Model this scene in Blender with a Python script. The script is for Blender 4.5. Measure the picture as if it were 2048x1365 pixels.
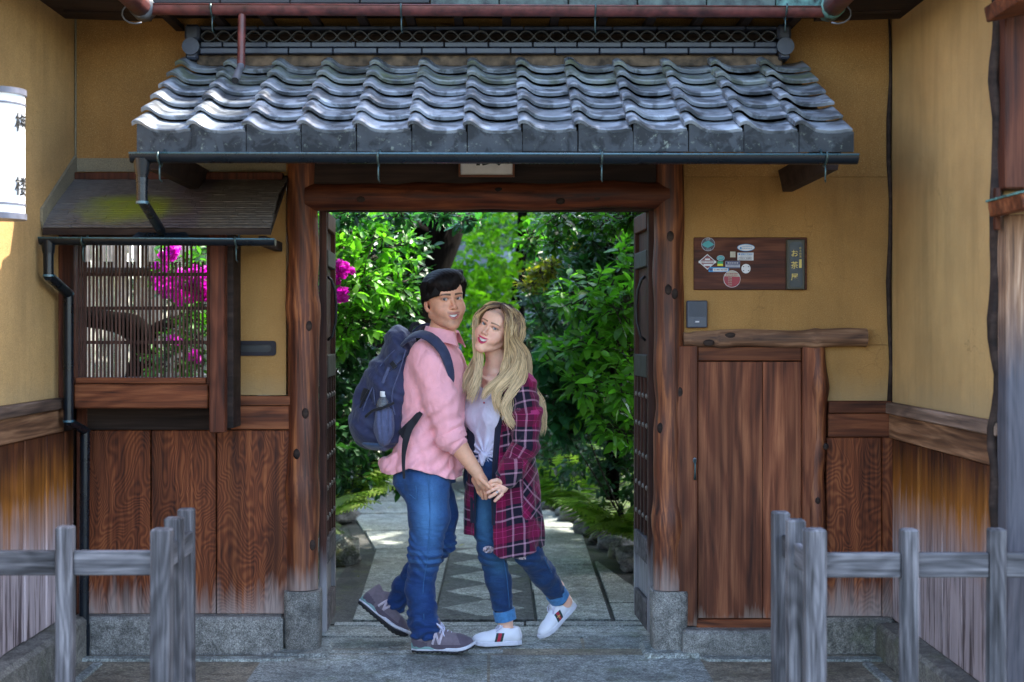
import bpy, bmesh, math, random
import numpy as np
from mathutils import Vector, Matrix, noise as mnoise
for _o in list(bpy.data.objects): bpy.data.objects.remove(_o)
SC=bpy.context.scene; COL=SC.collection
R=math.radians; PI=math.pi
# ---------------------------------------------------------------- camera
F=2844.0; CX=1000.0; CY=665.0; EYE=1.5
cd=bpy.data.cameras.new('camera'); cam=bpy.data.objects.new('camera',cd); COL.objects.link(cam); SC.camera=cam
cam.location=(0,0,EYE); cam.rotation_euler=(R(90),0,0)
cd.sensor_width=36; cd.lens=F/2048*36; cd.shift_x=24/2048; cd.shift_y=-17.5/2048
cd.clip_start=.1; cd.clip_end=500
cd.dof.use_dof=True; cd.dof.focus_distance=6.72; cd.dof.aperture_fstop=2.2
# ---------------------------------------------------------------- world, sun, exposure
SUN_EL=50; SUN_AZ=62     # azimuth from +Y towards +X
w=bpy.data.worlds.new("World"); SC.world=w; w.use_nodes=True
nt=w.node_tree; bg=nt.nodes['Background']
sky=nt.nodes.new('ShaderNodeTexSky'); sky.sky_type='NISHITA'; sky.sun_disc=False
sky.sun_elevation=R(SUN_EL); sky.sun_rotation=R(SUN_AZ); sky.air_density=1.0; sky.dust_density=1.5; sky.ozone_density=1.0
nt.links.new(sky.outputs[0],bg.inputs[0]); bg.inputs[1].default_value=0.15
sl=bpy.data.lights.new('sun','SUN'); sl.energy=2.2; sl.angle=R(.5); sl.color=(1,.93,.8)
so=bpy.data.objects.new('sun',sl); COL.objects.link(so)
_d=Vector((math.sin(R(SUN_AZ))*math.cos(R(SUN_EL)),math.cos(R(SUN_AZ))*math.cos(R(SUN_EL)),math.sin(R(SUN_EL))))
so.rotation_euler=_d.to_track_quat('Z','Y').to_euler(); so.location=(3,4,9)
SC.view_settings.view_transform='Standard'; SC.view_settings.look='None'; SC.view_settings.gamma=1.0
SC.view_settings.exposure=2.78; SC.view_settings.use_curve_mapping=False
SC.render.engine='CYCLES'
cy=SC.cycles; cy.use_denoising=True; cy.max_bounces=8; cy.diffuse_bounces=4; cy.glossy_bounces=3
cy.transmission_bounces=5; cy.transparent_max_bounces=6; cy.caustics_reflective=False; cy.caustics_refractive=False
cy.sample_clamp_indirect=6
# ---------------------------------------------------------------- measuring helpers
def P(px,py,Y): return Vector(((px-CX)/F*Y, Y, EYE-(py-CY)/F*Y))
def XP(px,Y): return (px-CX)/F*Y
def ZP(py,Y): return EYE-(py-CY)/F*Y
def G(px,py): Y=EYE*F/(py-CY); return ((px-CX)/F*Y, Y)
rnd=random.Random(7); nr=np.random.default_rng(7)
# ---------------------------------------------------------------- object helpers
def link(o,parent=None):
    COL.objects.link(o)
    if parent is not None: o.parent=parent
    return o
def tag(o,label=None,cat=None,group=None,kind=None):
    if label: o['label']=label
    if cat: o['category']=cat
    if group: o['group']=group
    if kind: o['kind']=kind
    return o
def thing(name,label,cat,loc=(0,0,0),group=None,rz=0):
    o=bpy.data.objects.new(name,None); link(o); o.location=loc; o.rotation_euler=(0,0,rz); o.empty_display_size=.1
    return tag(o,label,cat,group)
def part_empty(name,parent,label=None):
    o=bpy.data.objects.new(name,None); link(o,parent); 
    if label: o['label']=label
    return o
def mesh(name,verts,faces,smooth=False):
    me=bpy.data.meshes.new(name)
    if isinstance(verts,np.ndarray): verts=verts.tolist()
    if isinstance(faces,np.ndarray): faces=faces.tolist()
    me.from_pydata(verts,[],faces); me.update()
    if smooth: me.shade_smooth()
    return me
def ob(name,me,mat=None,parent=None,smooth=None):
    if mat is not None and not me.materials: me.materials.append(mat)
    o=bpy.data.objects.new(name,me); link(o,parent); return o
class MB:
    "collects shapes, becomes one mesh object"
    def __init__(s): s.v=[]; s.f=[]; s.n=0
    def add(s,v,f):
        v=np.asarray(v,float).reshape(-1,3); s.v.append(v)
        for q in f: s.f.append(tuple(int(i)+s.n for i in q))
        s.n+=len(v); return s
    def box(s,a,b,bev=.003,M=None,jit=0):
        lo=np.minimum(a,b)*1.0; hi=np.maximum(a,b)*1.0
        x0,y0,z0=lo; x1,y1,z1=hi
        e=min(bev,(x1-x0)*.45,(y1-y0)*.45,(z1-z0)*.45)
        V=[];ix={}
        for i,(x,sx) in enumerate(((x0,1),(x1,-1))):
            for j,(y,sy) in enumerate(((y0,1),(y1,-1))):
                for k,(z,sz) in enumerate(((z0,1),(z1,-1))):
                    ix[i,j,k]=len(V)
                    V+= [(x,y+sy*e,z+sz*e),(x+sx*e,y,z+sz*e),(x+sx*e,y+sy*e,z)]
        Fc=[]
        for i in (0,1):
            q=[ix[i,0,0],ix[i,1,0],ix[i,1,1],ix[i,0,1]]; Fc.append(q if i else q[::-1])
            q=[ix[0,i,0]+1,ix[0,i,1]+1,ix[1,i,1]+1,ix[1,i,0]+1]; Fc.append(q if i else q[::-1])
            q=[ix[0,0,i]+2,ix[1,0,i]+2,ix[1,1,i]+2,ix[0,1,i]+2]; Fc.append(q if i else q[::-1])
        for i in (0,1):
            for j in (0,1):
                A,B=ix[i,j,0],ix[i,j,1]; q=[A,A+1,B+1,B]; Fc.append(q if (i^j) else q[::-1])
                A,B=ix[i,0,j],ix[i,1,j]; q=[A,B,B+2,A+2]; Fc.append(q if (i^j) else q[::-1])
                A,B=ix[0,i,j],ix[1,i,j]; q=[A+1,A+2,B+2,B+1]; Fc.append(q if (i^j) else q[::-1])
        for (i,j,k),A in ix.items():
            q=[A,A+1,A+2]; Fc.append(q if (i+j+k)%2 else q[::-1])
        V=np.array(V)
        if jit: V=V+nr.normal(0,jit,V.shape)
        if M is not None: V=xf(M,V)
        return s.add(V,Fc)
    def tube(s,pts,rad,n=10,caps=True,wob=0,seed=0,ell=None):
        pts=np.asarray(pts,float); m=len(pts); rad=np.broadcast_to(np.asarray(rad,float),(m,))
        T=np.gradient(pts,axis=0); T/=np.linalg.norm(T,axis=1)[:,None]+1e-9
        up=np.array([0,0,1.]) if abs(T[0,2])<.9 else np.array([1.,0,0])
        V=[];u=None
        for i in range(m):
            if u is None: u=np.cross(T[i],up)
            u=u-T[i]*np.dot(u,T[i]); u/=np.linalg.norm(u)+1e-9; v=np.cross(T[i],u)
            a=np.arange(n)*2*PI/n; rr=rad[i]*np.ones(n)
            if wob:
                for k in range(n): rr[k]*=1+wob*mnoise.noise((math.cos(a[k])*1.3+seed,math.sin(a[k])*1.3,i*.35+seed*3))
            e=1. if ell is None else ell
            V.append(pts[i]+(rr*np.cos(a))[:,None]*u+(rr*np.sin(a)*e)[:,None]*v)
        V=np.concatenate(V); Fc=[]
        for i in range(m-1):
            for k in range(n):
                a=i*n+k;b=i*n+(k+1)%n; Fc.append((a,b,b+n,a+n))
        if caps: Fc+= [tuple(range(n))[::-1],tuple(range((m-1)*n,m*n))]
        return s.add(V,Fc)
    def build(s,name,mat=None,parent=None,smooth=False,sharp=None):
        me=mesh(name,np.concatenate(s.v) if s.v else [],s.f,smooth)
        if smooth and sharp: me.set_sharp_from_angle(angle=R(sharp))
        return ob(name,me,mat,parent)
def xf(M,V): V=np.asarray(V,float); M=np.array(M); return V@M[:3,:3].T+M[:3,3]
def box(name,a,b,mat,parent=None,bev=.003,jit=0): return MB().box(a,b,bev,jit=jit).build(name,mat,parent)
def bxc(name,c,d,mat,parent=None,bev=.003,rot=None):
    M=Matrix.Translation(c)
    if rot is not None: M=M@rot
    h=np.array(d)/2; return MB().box(-h,h,bev,M).build(name,mat,parent)
def log(name,a,b,r,mat,parent=None,n=20,m=26,wob=.12,bend=.01,seed=1,knots=()):
    a=np.array(a,float);b=np.array(b,float); t=np.linspace(0,1,m)[:,None]; pts=a+(b-a)*t
    L=np.linalg.norm(b-a)
    off=np.array([[mnoise.noise((seed*5.1,i*.16*L*26/m*1.2,0)),mnoise.noise((seed*9.3,0,i*.16*L*26/m*1.2)),0] for i in range(m)])*bend*2
    if abs((b-a)[0])>abs((b-a)[2]): off=off[:,[2,0,1]]
    r=np.linspace(r[0],r[1],m) if isinstance(r,(tuple,list)) else np.full(m,r)
    for kt,kr in knots: r=r+kr*np.exp(-((t[:,0]-kt)/.03)**2)
    return MB().tube(pts+off,r,n,True,wob,seed).build(name,mat,parent,smooth=True,sharp=50)
def ico(sub=2):
    bm=bmesh.new(); bmesh.ops.create_icosphere(bm,subdivisions=sub,radius=1); 
    v=np.array([x.co[:] for x in bm.verts]); f=[[q.index for q in p.verts] for p in bm.faces]; bm.free(); return v,f
ICO2=ico(2); ICO3=ico(3)
# ---------------------------------------------------------------- material helpers
class NT:
    def __init__(s,name):
        s.m=bpy.data.materials.new(name); s.m.use_nodes=True; s.t=s.m.node_tree; s.b=s.t.nodes['Principled BSDF']; s.o=s.t.nodes['Material Output']
        s._tc=None
    def nd(s,t,**k):
        x=s.t.nodes.new(t)
        for a,b in k.items(): setattr(x,a,b)
        return x
    def L(s,a,b): s.t.links.new(a,b); return s
    def co(s,which='Object',scale=None,rndoff=False,rot=None):
        if s._tc is None: s._tc=s.nd('ShaderNodeTexCoord')
        v=s.nd('ShaderNodeNewGeometry').outputs['Position'] if which=='World' else s._tc.outputs[which]
        if rndoff:
            oi=s.nd('ShaderNodeObjectInfo'); a=s.nd('ShaderNodeVectorMath',operation='MULTIPLY_ADD'); 
            c=s.nd('ShaderNodeCombineXYZ'); s.L(oi.outputs['Random'],c.inputs[0]); s.L(oi.outputs['Random'],c.inputs[1]); s.L(oi.outputs['Random'],c.inputs[2])
            s.L(c.outputs[0],a.inputs[0]); a.inputs[1].default_value=(37,53,71); s.L(v,a.inputs[2]); v=a.outputs[0]
        if scale is not None or rot is not None:
            mp=s.nd('ShaderNodeMapping'); s.L(v,mp.inputs[0])
            if scale is not None: mp.inputs['Scale'].default_value=scale
            if rot is not None: mp.inputs['Rotation'].default_value=rot
            v=mp.outputs[0]
        return v
    def noise(s,v,scale,detail=3,rough=.55,dist=0,out=0):
        x=s.nd('ShaderNodeTexNoise'); s.L(v,x.inputs['Vector']); x.inputs['Scale'].default_value=scale; x.inputs['Detail'].default_value=detail
        x.inputs['Roughness'].default_value=rough; x.inputs['Distortion'].default_value=dist; return x.outputs[out]
    def vor(s,v,scale,feature='F1',out='Distance',rand=1):
        x=s.nd('ShaderNodeTexVoronoi',feature=feature); s.L(v,x.inputs['Vector']); x.inputs['Scale'].default_value=scale; x.inputs['Randomness'].default_value=rand; return x.outputs[out]
    def ramp(s,f,stops,interp='LINEAR'):
        x=s.nd('ShaderNodeValToRGB'); x.color_ramp.interpolation=interp; el=x.color_ramp.elements
        while len(el)<len(stops): el.new(.5)
        for e,(p,c) in zip(el,stops):
            e.position=p; e.color=(c,c,c,1) if isinstance(c,(int,float)) else (*c,1)
        s.L(f,x.inputs[0]); return x.outputs[0]
    def mth(s,op,a,b=None,c=None,clamp=False):
        x=s.nd('ShaderNodeMath',operation=op,use_clamp=clamp)
        for i,q in enumerate((a,b,c)):
            if q is None: continue
            if isinstance(q,(int,float)): x.inputs[i].default_value=q
            else: s.L(q,x.inputs[i])
        return x.outputs[0]
    def mix(s,f,a,b,mode='MIX'):
        x=s.nd('ShaderNodeMix',data_type='RGBA',blend_type=mode)
        for i,q in ((0,f),(6,a),(7,b)):
            if isinstance(q,(int,float)): x.inputs[i].default_value=q if i==0 else (q,q,q,1)
            elif isinstance(q,tuple): x.inputs[i].default_value=(*q,1)
            else: s.L(q,x.inputs[i])
        return x.outputs[2]
    def mr(s,f,a,b,c=0,d=1):
        x=s.nd('ShaderNodeMapRange'); s.L(f,x.inputs[0])
        for i,q in enumerate((a,b,c,d)): x.inputs[i+1].default_value=q
        return x.outputs[0]
    def z(s,which='World',i=2):
        x=s.nd('ShaderNodeSeparateXYZ'); s.L(s.co(which),x.inputs[0]); return x.outputs[i]
    def rand(s): return s.nd('ShaderNodeObjectInfo').outputs['Random']
    def bump(s,h,strength=.4,dist=.01,prev=None):
        x=s.nd('ShaderNodeBump'); s.L(h,x.inputs['Height']); x.inputs['Strength'].default_value=strength; x.inputs['Distance'].default_value=dist
        if prev is not None: s.L(prev,x.inputs['Normal'])
        return x.outputs[0]
    def fin(s,col=None,rough=.7,spec=.5,normal=None,metal=0,**k):
        b=s.b
        for n_,q in (('Base Color',col),('Roughness',rough),('Specular IOR Level',spec),('Metallic',metal),('Normal',normal)):
            if q is None: continue
            if isinstance(q,(int,float)): b.inputs[n_].default_value=q
            elif isinstance(q,tuple): b.inputs[n_].default_value=(*q,1)
            else: s.L(q,b.inputs[n_])
        for n_,q in k.items():
            b.inputs[n_.replace('_',' ')].default_value=q
        return s.m
def plain(name,col,rough=.6,metal=0,spec=.5,nz=.12,sc=30,bump=.1,**k):
    n=NT(name); v=n.co(rndoff=True); a=n.noise(v,sc,4)
    c=n.mix(1.0,col,n.ramp(a,[(.3,1-nz*2),(.7,1+nz)]),'MULTIPLY')
    rr=n.mr(a,.3,.7,max(0.02,rough-.08),min(1,rough+.08))
    return n.fin(c,rr,spec,n.bump(n.noise(v,sc*6,3),bump,.002),metal,**k)
def wood(name,cd,cm,cl,axis=2,figure='stripe',silver=None,sc=1.,rough=.6,orange=None,spec=.22,streak=0,bstr=.5,freq=13):
    n=NT(name); s=[38*sc]*3; s[axis]=1.6*sc; v=n.co(scale=tuple(s),rndoff=True)
    fine=n.noise(v,1.0,5,.65,.4)
    s2=[9*sc]*3; s2[axis]=.7*sc; v2=n.co(scale=tuple(s2),rndoff=True); broad=n.noise(v2,1.0,3,.5,.3)
    if figure=='topo':
        s3=[4.2*sc]*3; s3[axis]=1.9*sc; s3[1]=.01; v3=n.co(scale=tuple(s3),rndoff=True)
        f=n.noise(v3,1.0,2,.45,.5)
        f=n.mth('MULTIPLY',f,freq*3.4); f=n.mth('SINE',n.mth('MULTIPLY',f,6.283)); f=n.mth('MULTIPLY_ADD',f,.5,.5)
        g=n.mth('ADD',n.mth('MULTIPLY',f,.14),n.mth('MULTIPLY',fine,.86))
    else:
        s3=[5.*sc]*3; s3[axis]=.8*sc; s3[1]=.5; v3=n.co(scale=tuple(s3),rndoff=True)
        f=n.noise(v3,1.0,2,.5,.6); f=n.mth('MULTIPLY_ADD',n.mth('SINE',n.mth('MULTIPLY',f,60)),.5,.5)
        g=n.mth('ADD',n.mth('MULTIPLY',f,.10),n.mth('MULTIPLY',fine,.90))
    c=n.ramp(g,[(.30,cd),(.5,cm),(.70,cl)])
    c=n.mix(.75,c,n.ramp(broad,[(.3,.38),(.5,1.),(.72,1.5)]),'MULTIPLY')
    zz=n.z('World')
    if orange is not None:
        z0,z1,oc=orange; wob=n.mth('MULTIPLY_ADD',n.noise(n.co('World',scale=(22,22,1.5)),1,3),.3,zz)
        k=n.mr(wob,z0+.15,z1+.15,1,0); c=n.mix(n.mth('MULTIPLY',k,.85),c,n.mix(1.,oc,n.ramp(g,[(.2,.45),(.8,1.25)]),'MULTIPLY'))
    if silver is not None:
        z0,z1,scol=silver; wob=n.mth('MULTIPLY_ADD',n.noise(n.co('World',scale=(30,30,2)),1,4,.6),.35,zz)
        k=n.mr(wob,z0+.17,z1+.17,1,0)
        sv=n.mix(1.,scol,n.ramp(g,[(.2,.4),(.5,.9),(.8,1.2)]),'MULTIPLY')
        if streak:
            st=n.ramp(n.noise(n.co('World',scale=(26,26,1.6)),1,4,.7),[(.5,0),(.6,1)]); zk=n.mr(zz,.25,.85,1,.25)
            sv=n.mix(n.mth('MULTIPLY',n.mth('MULTIPLY',st,zk),streak),sv,(.04,.035,.045))
        c=n.mix(n.mth('MULTIPLY',k,.92),c,sv)
    rd=n.mth('MULTIPLY_ADD',n.rand(),.35,.82); c=n.mix(1.,c,rd,'MULTIPLY')
    return n.fin(c,n.mr(fine,.2,.8,rough-.12,rough+.15),spec,n.bump(g,bstr,.004))
# ---------------------------------------------------------------- materials of the setting
def plaster(name='ochre_plaster',c=(.46,.30,.095)):
    n=NT(name); v=n.co('World'); big=n.noise(v,1.6,3,.5); mid=n.noise(v,9,4,.6); fine=n.noise(v,260,3,.6); sp=n.noise(v,520,1,.5)
    col=n.mix(1.,c,n.ramp(big,[(.3,.82),(.7,1.12)]),'MULTIPLY'); col=n.mix(1.,col,n.ramp(mid,[(.3,.93),(.7,1.05)]),'MULTIPLY')
    col=n.mix(1.,col,n.ramp(fine,[(.3,.72),(.7,1.25)]),'MULTIPLY')
    col=n.mix(n.ramp(sp,[(.66,0),(.72,.55)]),col,(.8,.62,.3))
    st=n.noise(n.co('World',scale=(7,7,.8)),1,4,.65); col=n.mix(1.,col,n.ramp(st,[(.34,.88),(.5,1.),(.7,1.04)]),'MULTIPLY')
    cv=n.nd('ShaderNodeVectorMath',operation='MULTIPLY_ADD'); nn=n.nd('ShaderNodeTexNoise'); nn.inputs['Scale'].default_value=4; nn.inputs['Detail'].default_value=4; n.L(v,nn.inputs['Vector']); n.L(nn.outputs['Color'],cv.inputs[0]); cv.inputs[1].default_value=(.5,.5,.5); n.L(v,cv.inputs[2])
    ck=n.vor(cv.outputs[0],.9,'DISTANCE_TO_EDGE'); ckm=n.mth('MULTIPLY',n.mr(ck,.0,.0035,1,0),n.ramp(big,[(.47,0),(.57,.3)])); col=n.mix(ckm,col,(.09,.05,.02))
    zz=n.z(); wob=n.mth('MULTIPLY_ADD',mid,.1,zz); k=n.mr(wob,1.24,1.36,.35,0); col=n.mix(k,col,(.33,.27,.16))
    return n.fin(col,.85,.25,n.bump(fine,.5,.004,n.bump(mid,.25,.02)))
M_PL=plaster(c=(.345,.182,.058))
M_PLS=plaster('lit_ochre_plaster',(.52,.315,.125))  # paler plaster copy: the side walls' brighter light put into the colour
M_GREYPL=plaster('grey_lime_render',(.24,.21,.145))
def granite(name,base=(.30,.29,.27),moss=0,sc=1,dark=.25):
    n=NT(name); v=n.co('World'); f=n.noise(v,190*sc,4,.75); c=n.noise(v,75*sc,2,.6); b=n.noise(v,3,4,.6)
    col=n.mix(1.,base,n.ramp(f,[(.32,dark),(.5,.9),(.68,1.9)]),'MULTIPLY'); col=n.mix(1.,col,n.ramp(c,[(.3,.8),(.7,1.2)]),'MULTIPLY')
    col=n.mix(1.,col,n.ramp(b,[(.3,.55),(.7,1.22)]),'MULTIPLY'); col=n.mix(1.,col,n.ramp(n.noise(v,14,5,.7,.8),[(.40,.62),(.56,1.1)]),'MULTIPLY')
    if moss: col=n.mix(n.ramp(n.noise(v,5,5,.65),[(.55,0),(.7,moss)]),col,(.10,.12,.03))
    r=n.mth('MULTIPLY_ADD',n.rand(),.3,.85); col=n.mix(1.,col,r,'MULTIPLY')
    return n.fin(col,n.mr(b,.3,.7,.5,.85),.45,n.bump(f,.7,.004,n.bump(c,.5,.01)))
M_GRAN=granite('granite_block',(.22,.205,.175),.3)
M_GRAN2=granite('granite_footing',(.25,.24,.22),0)
M_PAVE=granite('granite_paving',(.29,.31,.29),.35,.6,.12)
M_PATH=granite('garden_path_stone',(.33,.355,.32),.3,.55,.16)
M_COBBLE=granite('dark_cobble',(.085,.09,.085),.3,.35,.1)
M_ROCK=granite('rough_rock',(.12,.115,.11),.9,.3,.2)
M_EARTH=granite('damp_earth',(.095,.10,.08),.6,.5,.5)
M_CONC=granite('worn_concrete',(.22,.19,.14),.35,.6,.5)
M_MORTAR=granite('joint_mortar',(.06,.06,.055),.6,.6,.4)
BR=(.115,.04,.018); 
M_POST=wood('cedar_post',(.018,.0045,.003),(.125,.034,.013),(.36,.125,.042),2,'stripe',silver=(.30,.42,(.30,.22,.19)),sc=.9,rough=.55,spec=.4,bstr=.8)
M_LINTEL=wood('lintel_log_wood',(.022,.006,.004),(.10,.026,.011),(.21,.066,.025),0,'stripe',sc=.9,rough=.55,bstr=.7)
M_LOGH=wood('branch_log_wood',(.05,.028,.02),(.16,.08,.045),(.34,.19,.11),0,'stripe',sc=1.,rough=.65,bstr=.8)
M_BOARD=wood('figured_board',(.034,.009,.004),(.125,.032,.011),(.26,.082,.028),2,'topo',silver=(.17,.34,(.34,.26,.23)),rough=.6,bstr=.6,freq=12)
M_DOOR=wood('door_board',(.036,.010,.005),(.14,.042,.019),(.30,.112,.052),2,'stripe',silver=(.14,.2,(.27,.19,.15)),sc=.8,rough=.6)
M_RAIL=wood('dark_rail_wood',(.032,.009,.004),(.13,.037,.014),(.25,.085,.033),0,'stripe',rough=.6)
M_RAILY=wood('side_rail_wood',(.05,.035,.03),(.16,.10,.07),(.30,.20,.15),1,'stripe',rough=.65)
M_RAILY2=wood('side_board_wood',(.04,.018,.011),(.17,.08,.04),(.36,.19,.10),1,'stripe',rough=.65)
M_FRAME=wood('frame_wood',(.024,.007,.004),(.082,.023,.011),(.145,.048,.024),2,'stripe',rough=.6)
M_DARKW=wood('dark_wood',(.012,.007,.006),(.03,.018,.014),(.055,.035,.027),0,'stripe',rough=.75)  # very dark brown wood with plain grain
M_SLAT=wood('lattice_wood',(.03,.014,.011),(.07,.032,.024),(.11,.055,.04),2,'stripe',rough=.65)
M_LEAFLOW=wood('leaf_low_rail_wood',(.04,.034,.034),(.10,.088,.088),(.17,.15,.15),1,'stripe',rough=.8)
M_PLANK=wood('side_plank',(.022,.007,.004),(.085,.026,.010),(.17,.06,.022),2,'stripe',silver=(.52,.80,(.55,.46,.47)),orange=(.7,.98,(.55,.19,.022)),sc=1.1,streak=.9,rough=.7)
M_GREYW=wood('weathered_grey_wood',(.030,.027,.027),(.10,.093,.098),(.215,.20,.205),2,'stripe',rough=.8,sc=1.7,bstr=.5)
M_GREYX=wood('weathered_grey_rail',(.030,.027,.027),(.095,.09,.095),(.20,.185,.19),0,'stripe',rough=.8,sc=1.7,bstr=.5)
M_GREYY=wood('weathered_grey_rail_deep',(.030,.027,.027),(.095,.09,.095),(.20,.185,.19),1,'stripe',rough=.8,sc=.9,bstr=.5)
M_BIGPOST=wood('big_weathered_post',(.07,.04,.03),(.22,.12,.07),(.42,.27,.18),2,'stripe',silver=(1.30,1.62,(.070,.072,.088)),sc=1.6,rough=.75,streak=1.)
M_LATB=wood('leaf_batten_wood',(.015,.006,.005),(.05,.018,.012),(.09,.035,.022),2,'stripe',silver=(.32,.5,(.27,.26,.27)),rough=.6)
M_LATG=plain('aged_green_grey_wood',(.030,.024,.015),.7,sc=12)
def tilemat(name='glazed_roof_tile',kk=1.45,spc=.8,r0=.27):
    n=NT(name); v=n.co('World'); b=n.noise(v,7,4,.6); f=n.noise(v,90,3,.6); 
    col=n.mix(1.,(.145*kk,.16*kk,.18*kk),n.ramp(b,[(.3,.5),(.7,1.35)]),'MULTIPLY'); col=n.mix(1.,col,n.ramp(n.noise(v,11,4,.6,.6),[(.44,.42),(.52,1.12)]),'MULTIPLY')
    y=n.z('World',1); k=n.mr(n.mth('MULTIPLY_ADD',n.noise(v,5,3),.25,y),6.38,6.6,0,1); k2=n.mr(y,6.47,6.51,1,0)
    lich=n.mth('MULTIPLY',n.mth('MULTIPLY',k,k2),n.ramp(n.noise(v,16,4,.7),[(.35,.15),(.65,.9)]))
    col=n.mix(lich,col,(.20,.23,.10)); 
    sp=n.mth('MULTIPLY',n.ramp(n.noise(v,38,5,.75),[(.58,0),(.68,.6)]),n.ramp(b,[(.4,.2),(.6,1)])); col=n.mix(sp,col,(.30,.33,.26))
    r=n.mth('MULTIPLY_ADD',n.rand(),.5,.72); col=n.mix(1.,col,r,'MULTIPLY')
    return n.fin(col,n.mth('ADD',n.mr(b,.3,.7,r0,r0+.18),n.mth('MULTIPLY',lich,.3)),spc,n.bump(f,.12,.003,n.bump(n.noise(v,22,2),.2,.004)))
M_TILE=tilemat(kk=1.6); M_TILEF=tilemat('shaded_eave_tile_front',.26,.25,.5)  # plates: same tile, weaker sky light than the tops painted into the colour
M_RIDGE=plain('ridge_tile_clay',(.032,.040,.062),.38,nz=.3,sc=14,bump=.2,spec=.6)
M_RIDGE_D=plain('ridge_lattice_clay',(.06,.065,.07),.6,nz=.3,sc=30,bump=.2)
M_CLAYBED=plain('mud_bedding',(.16,.11,.07),.9,nz=.4,sc=20,bump=.5)
M_PVC=plain('dark_gutter_metal',(.004,.008,.013),.3,nz=.15,sc=10,bump=.05,spec=.4)
M_PVCRIM=plain('gutter_rim',(.05,.13,.17),.3,nz=.1,spec=.7)
M_COPPER=plain('aged_brown_copper',(.13,.035,.032),.42,nz=.35,sc=18,bump=.1,spec=.6)
M_VERD=plain('verdigris_copper',(.10,.22,.19),.6,nz=.6,sc=26,bump=.2)
M_PIPE=plain('grey_zinc_pipe',(.16,.17,.19),.4,metal=.3,nz=.2)
M_HOOK=plain('hook_metal',(.06,.10,.10),.4,metal=.5)
M_IRON=plain('black_iron',(.012,.011,.012),.45,metal=.3)
M_NAIL=plain('aged_nail_head',(.15,.13,.11),.5,metal=.2)
def barkroof():
    n=NT('thin_bark_shingle'); v=n.co('World'); f=n.noise(n.co('World',scale=(3,18,18)),8,4,.7); b=n.noise(v,5,4,.6)
    col=n.ramp(f,[(.3,(.06,.05,.045)),(.55,(.13,.11,.095)),(.8,(.24,.21,.18))])
    x=n.z('World',0); y=n.z('World',1)
    dx=n.mth('DIVIDE',n.mth('SUBTRACT',x,-1.66),.26); dy=n.mth('DIVIDE',n.mth('SUBTRACT',y,6.36),.14)
    dd=n.mth('ADD',n.mth('MULTIPLY',dx,dx),n.mth('MULTIPLY',dy,dy)); m=n.mr(n.mth('MULTIPLY_ADD',b,1.6,dd),.7,1.9,.95,0)
    col=n.mix(m,col,(.22,.25,.012)); 
    x2=n.mr(x,-2.0,-1.72,.6,0); col=n.mix(n.mth('MULTIPLY',x2,n.ramp(b,[(.4,.3),(.6,1)])),col,(.16,.16,.16))
    pk=n.mth('MULTIPLY',n.mr(x,-1.5,-1.47,0,1),n.mr(x,-1.34,-1.31,1,0)); col=n.mix(n.mth('MULTIPLY',pk,.5),col,(.08,.055,.085))
    return n.fin(col,.8,.3,n.bump(f,.5,.006))
M_BARK_SH=barkroof()
# ---------------------------------------------------------------- ground and paving
def structure(o,label=None): 
    o['kind']='structure'
    if label: o['label']=label
    return o
gm=MB(); gm.add([(-60,-60,-.03),(60,-60,-.03),(60,60,-.03),(-60,60,-.03)],[(0,1,2,3)])
structure(gm.build('ground',M_EARTH),'dark damp earth ground under the whole place')
pv=box('pavement',(-8,-3.,-.028),(8,7.0,-.006),M_CONC,bev=.001); structure(pv,'street pavement of worn concrete and granite slabs in front of the gate')
def slab(name,poly,z,mat,parent,th=.03,bev=.006,jit=.002):
    bm=bmesh.new(); vs=[bm.verts.new((x,y,z)) for x,y in poly]; f=bm.faces.new(vs)
    if f.normal.z<0: f.normal_flip()
    r=bmesh.ops.inset_region(bm,faces=[f],thickness=bev,use_even_offset=True)
    for v in vs: v.co.z=z-bev*.8
    ed=[e for e in bm.edges if e.verts[0] in vs and e.verts[1] in vs]
    e=bmesh.ops.extrude_edge_only(bm,edges=ed)
    for v in [g for g in e['geom'] if isinstance(g,bmesh.types.BMVert)]: v.co.z=z-th
    bmesh.ops.recalc_face_normals(bm,faces=bm.faces)
    me=bpy.data.meshes.new(name); bm.to_mesh(me); bm.free(); o=ob(name,me,mat,parent)
    return o
def rectpoly(x0,x1,y0,y1,j=.006,n=1):
    q=lambda: rnd.uniform(-j,j)
    return [(x0+q(),y0+q()),(x1+q(),y0+q()),(x1+q(),y1+q()),(x0+q(),y1+q())]
g=.008
XL,XR=-.93,.86
for (y0,y1,xs) in ((7.30,7.405,(-.86,.13,.78)),(7.035,7.29,(-.90,.01,.83)),(6.76,7.025,(-.92,.0,.40,.86)),(6.655,6.75,(-.95,.02,.78,.87))):
    for a,b in zip(xs[:-1],xs[1:]): slab('paving_slab',rectpoly(a+g,b-g,y0+g,y1-g,.003),rnd.uniform(-.002,.002),M_PAVE,pv)
for (y0,y1,xs) in ((6.03,6.64,(-1.10,-.05,.93)),(5.4,6.02,(-1.15,-.5,.45,1.0)),(4.7,5.39,(-1.1,-.1,.95)),(3.9,4.69,(-1.1,-.4,.4,1.0))):
    for a,b in zip(xs[:-1],xs[1:]): slab('paving_slab',rectpoly(a+g,b-g,y0+g,y1-g,.004),rnd.uniform(-.002,.002),M_PAVE,pv)
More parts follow.
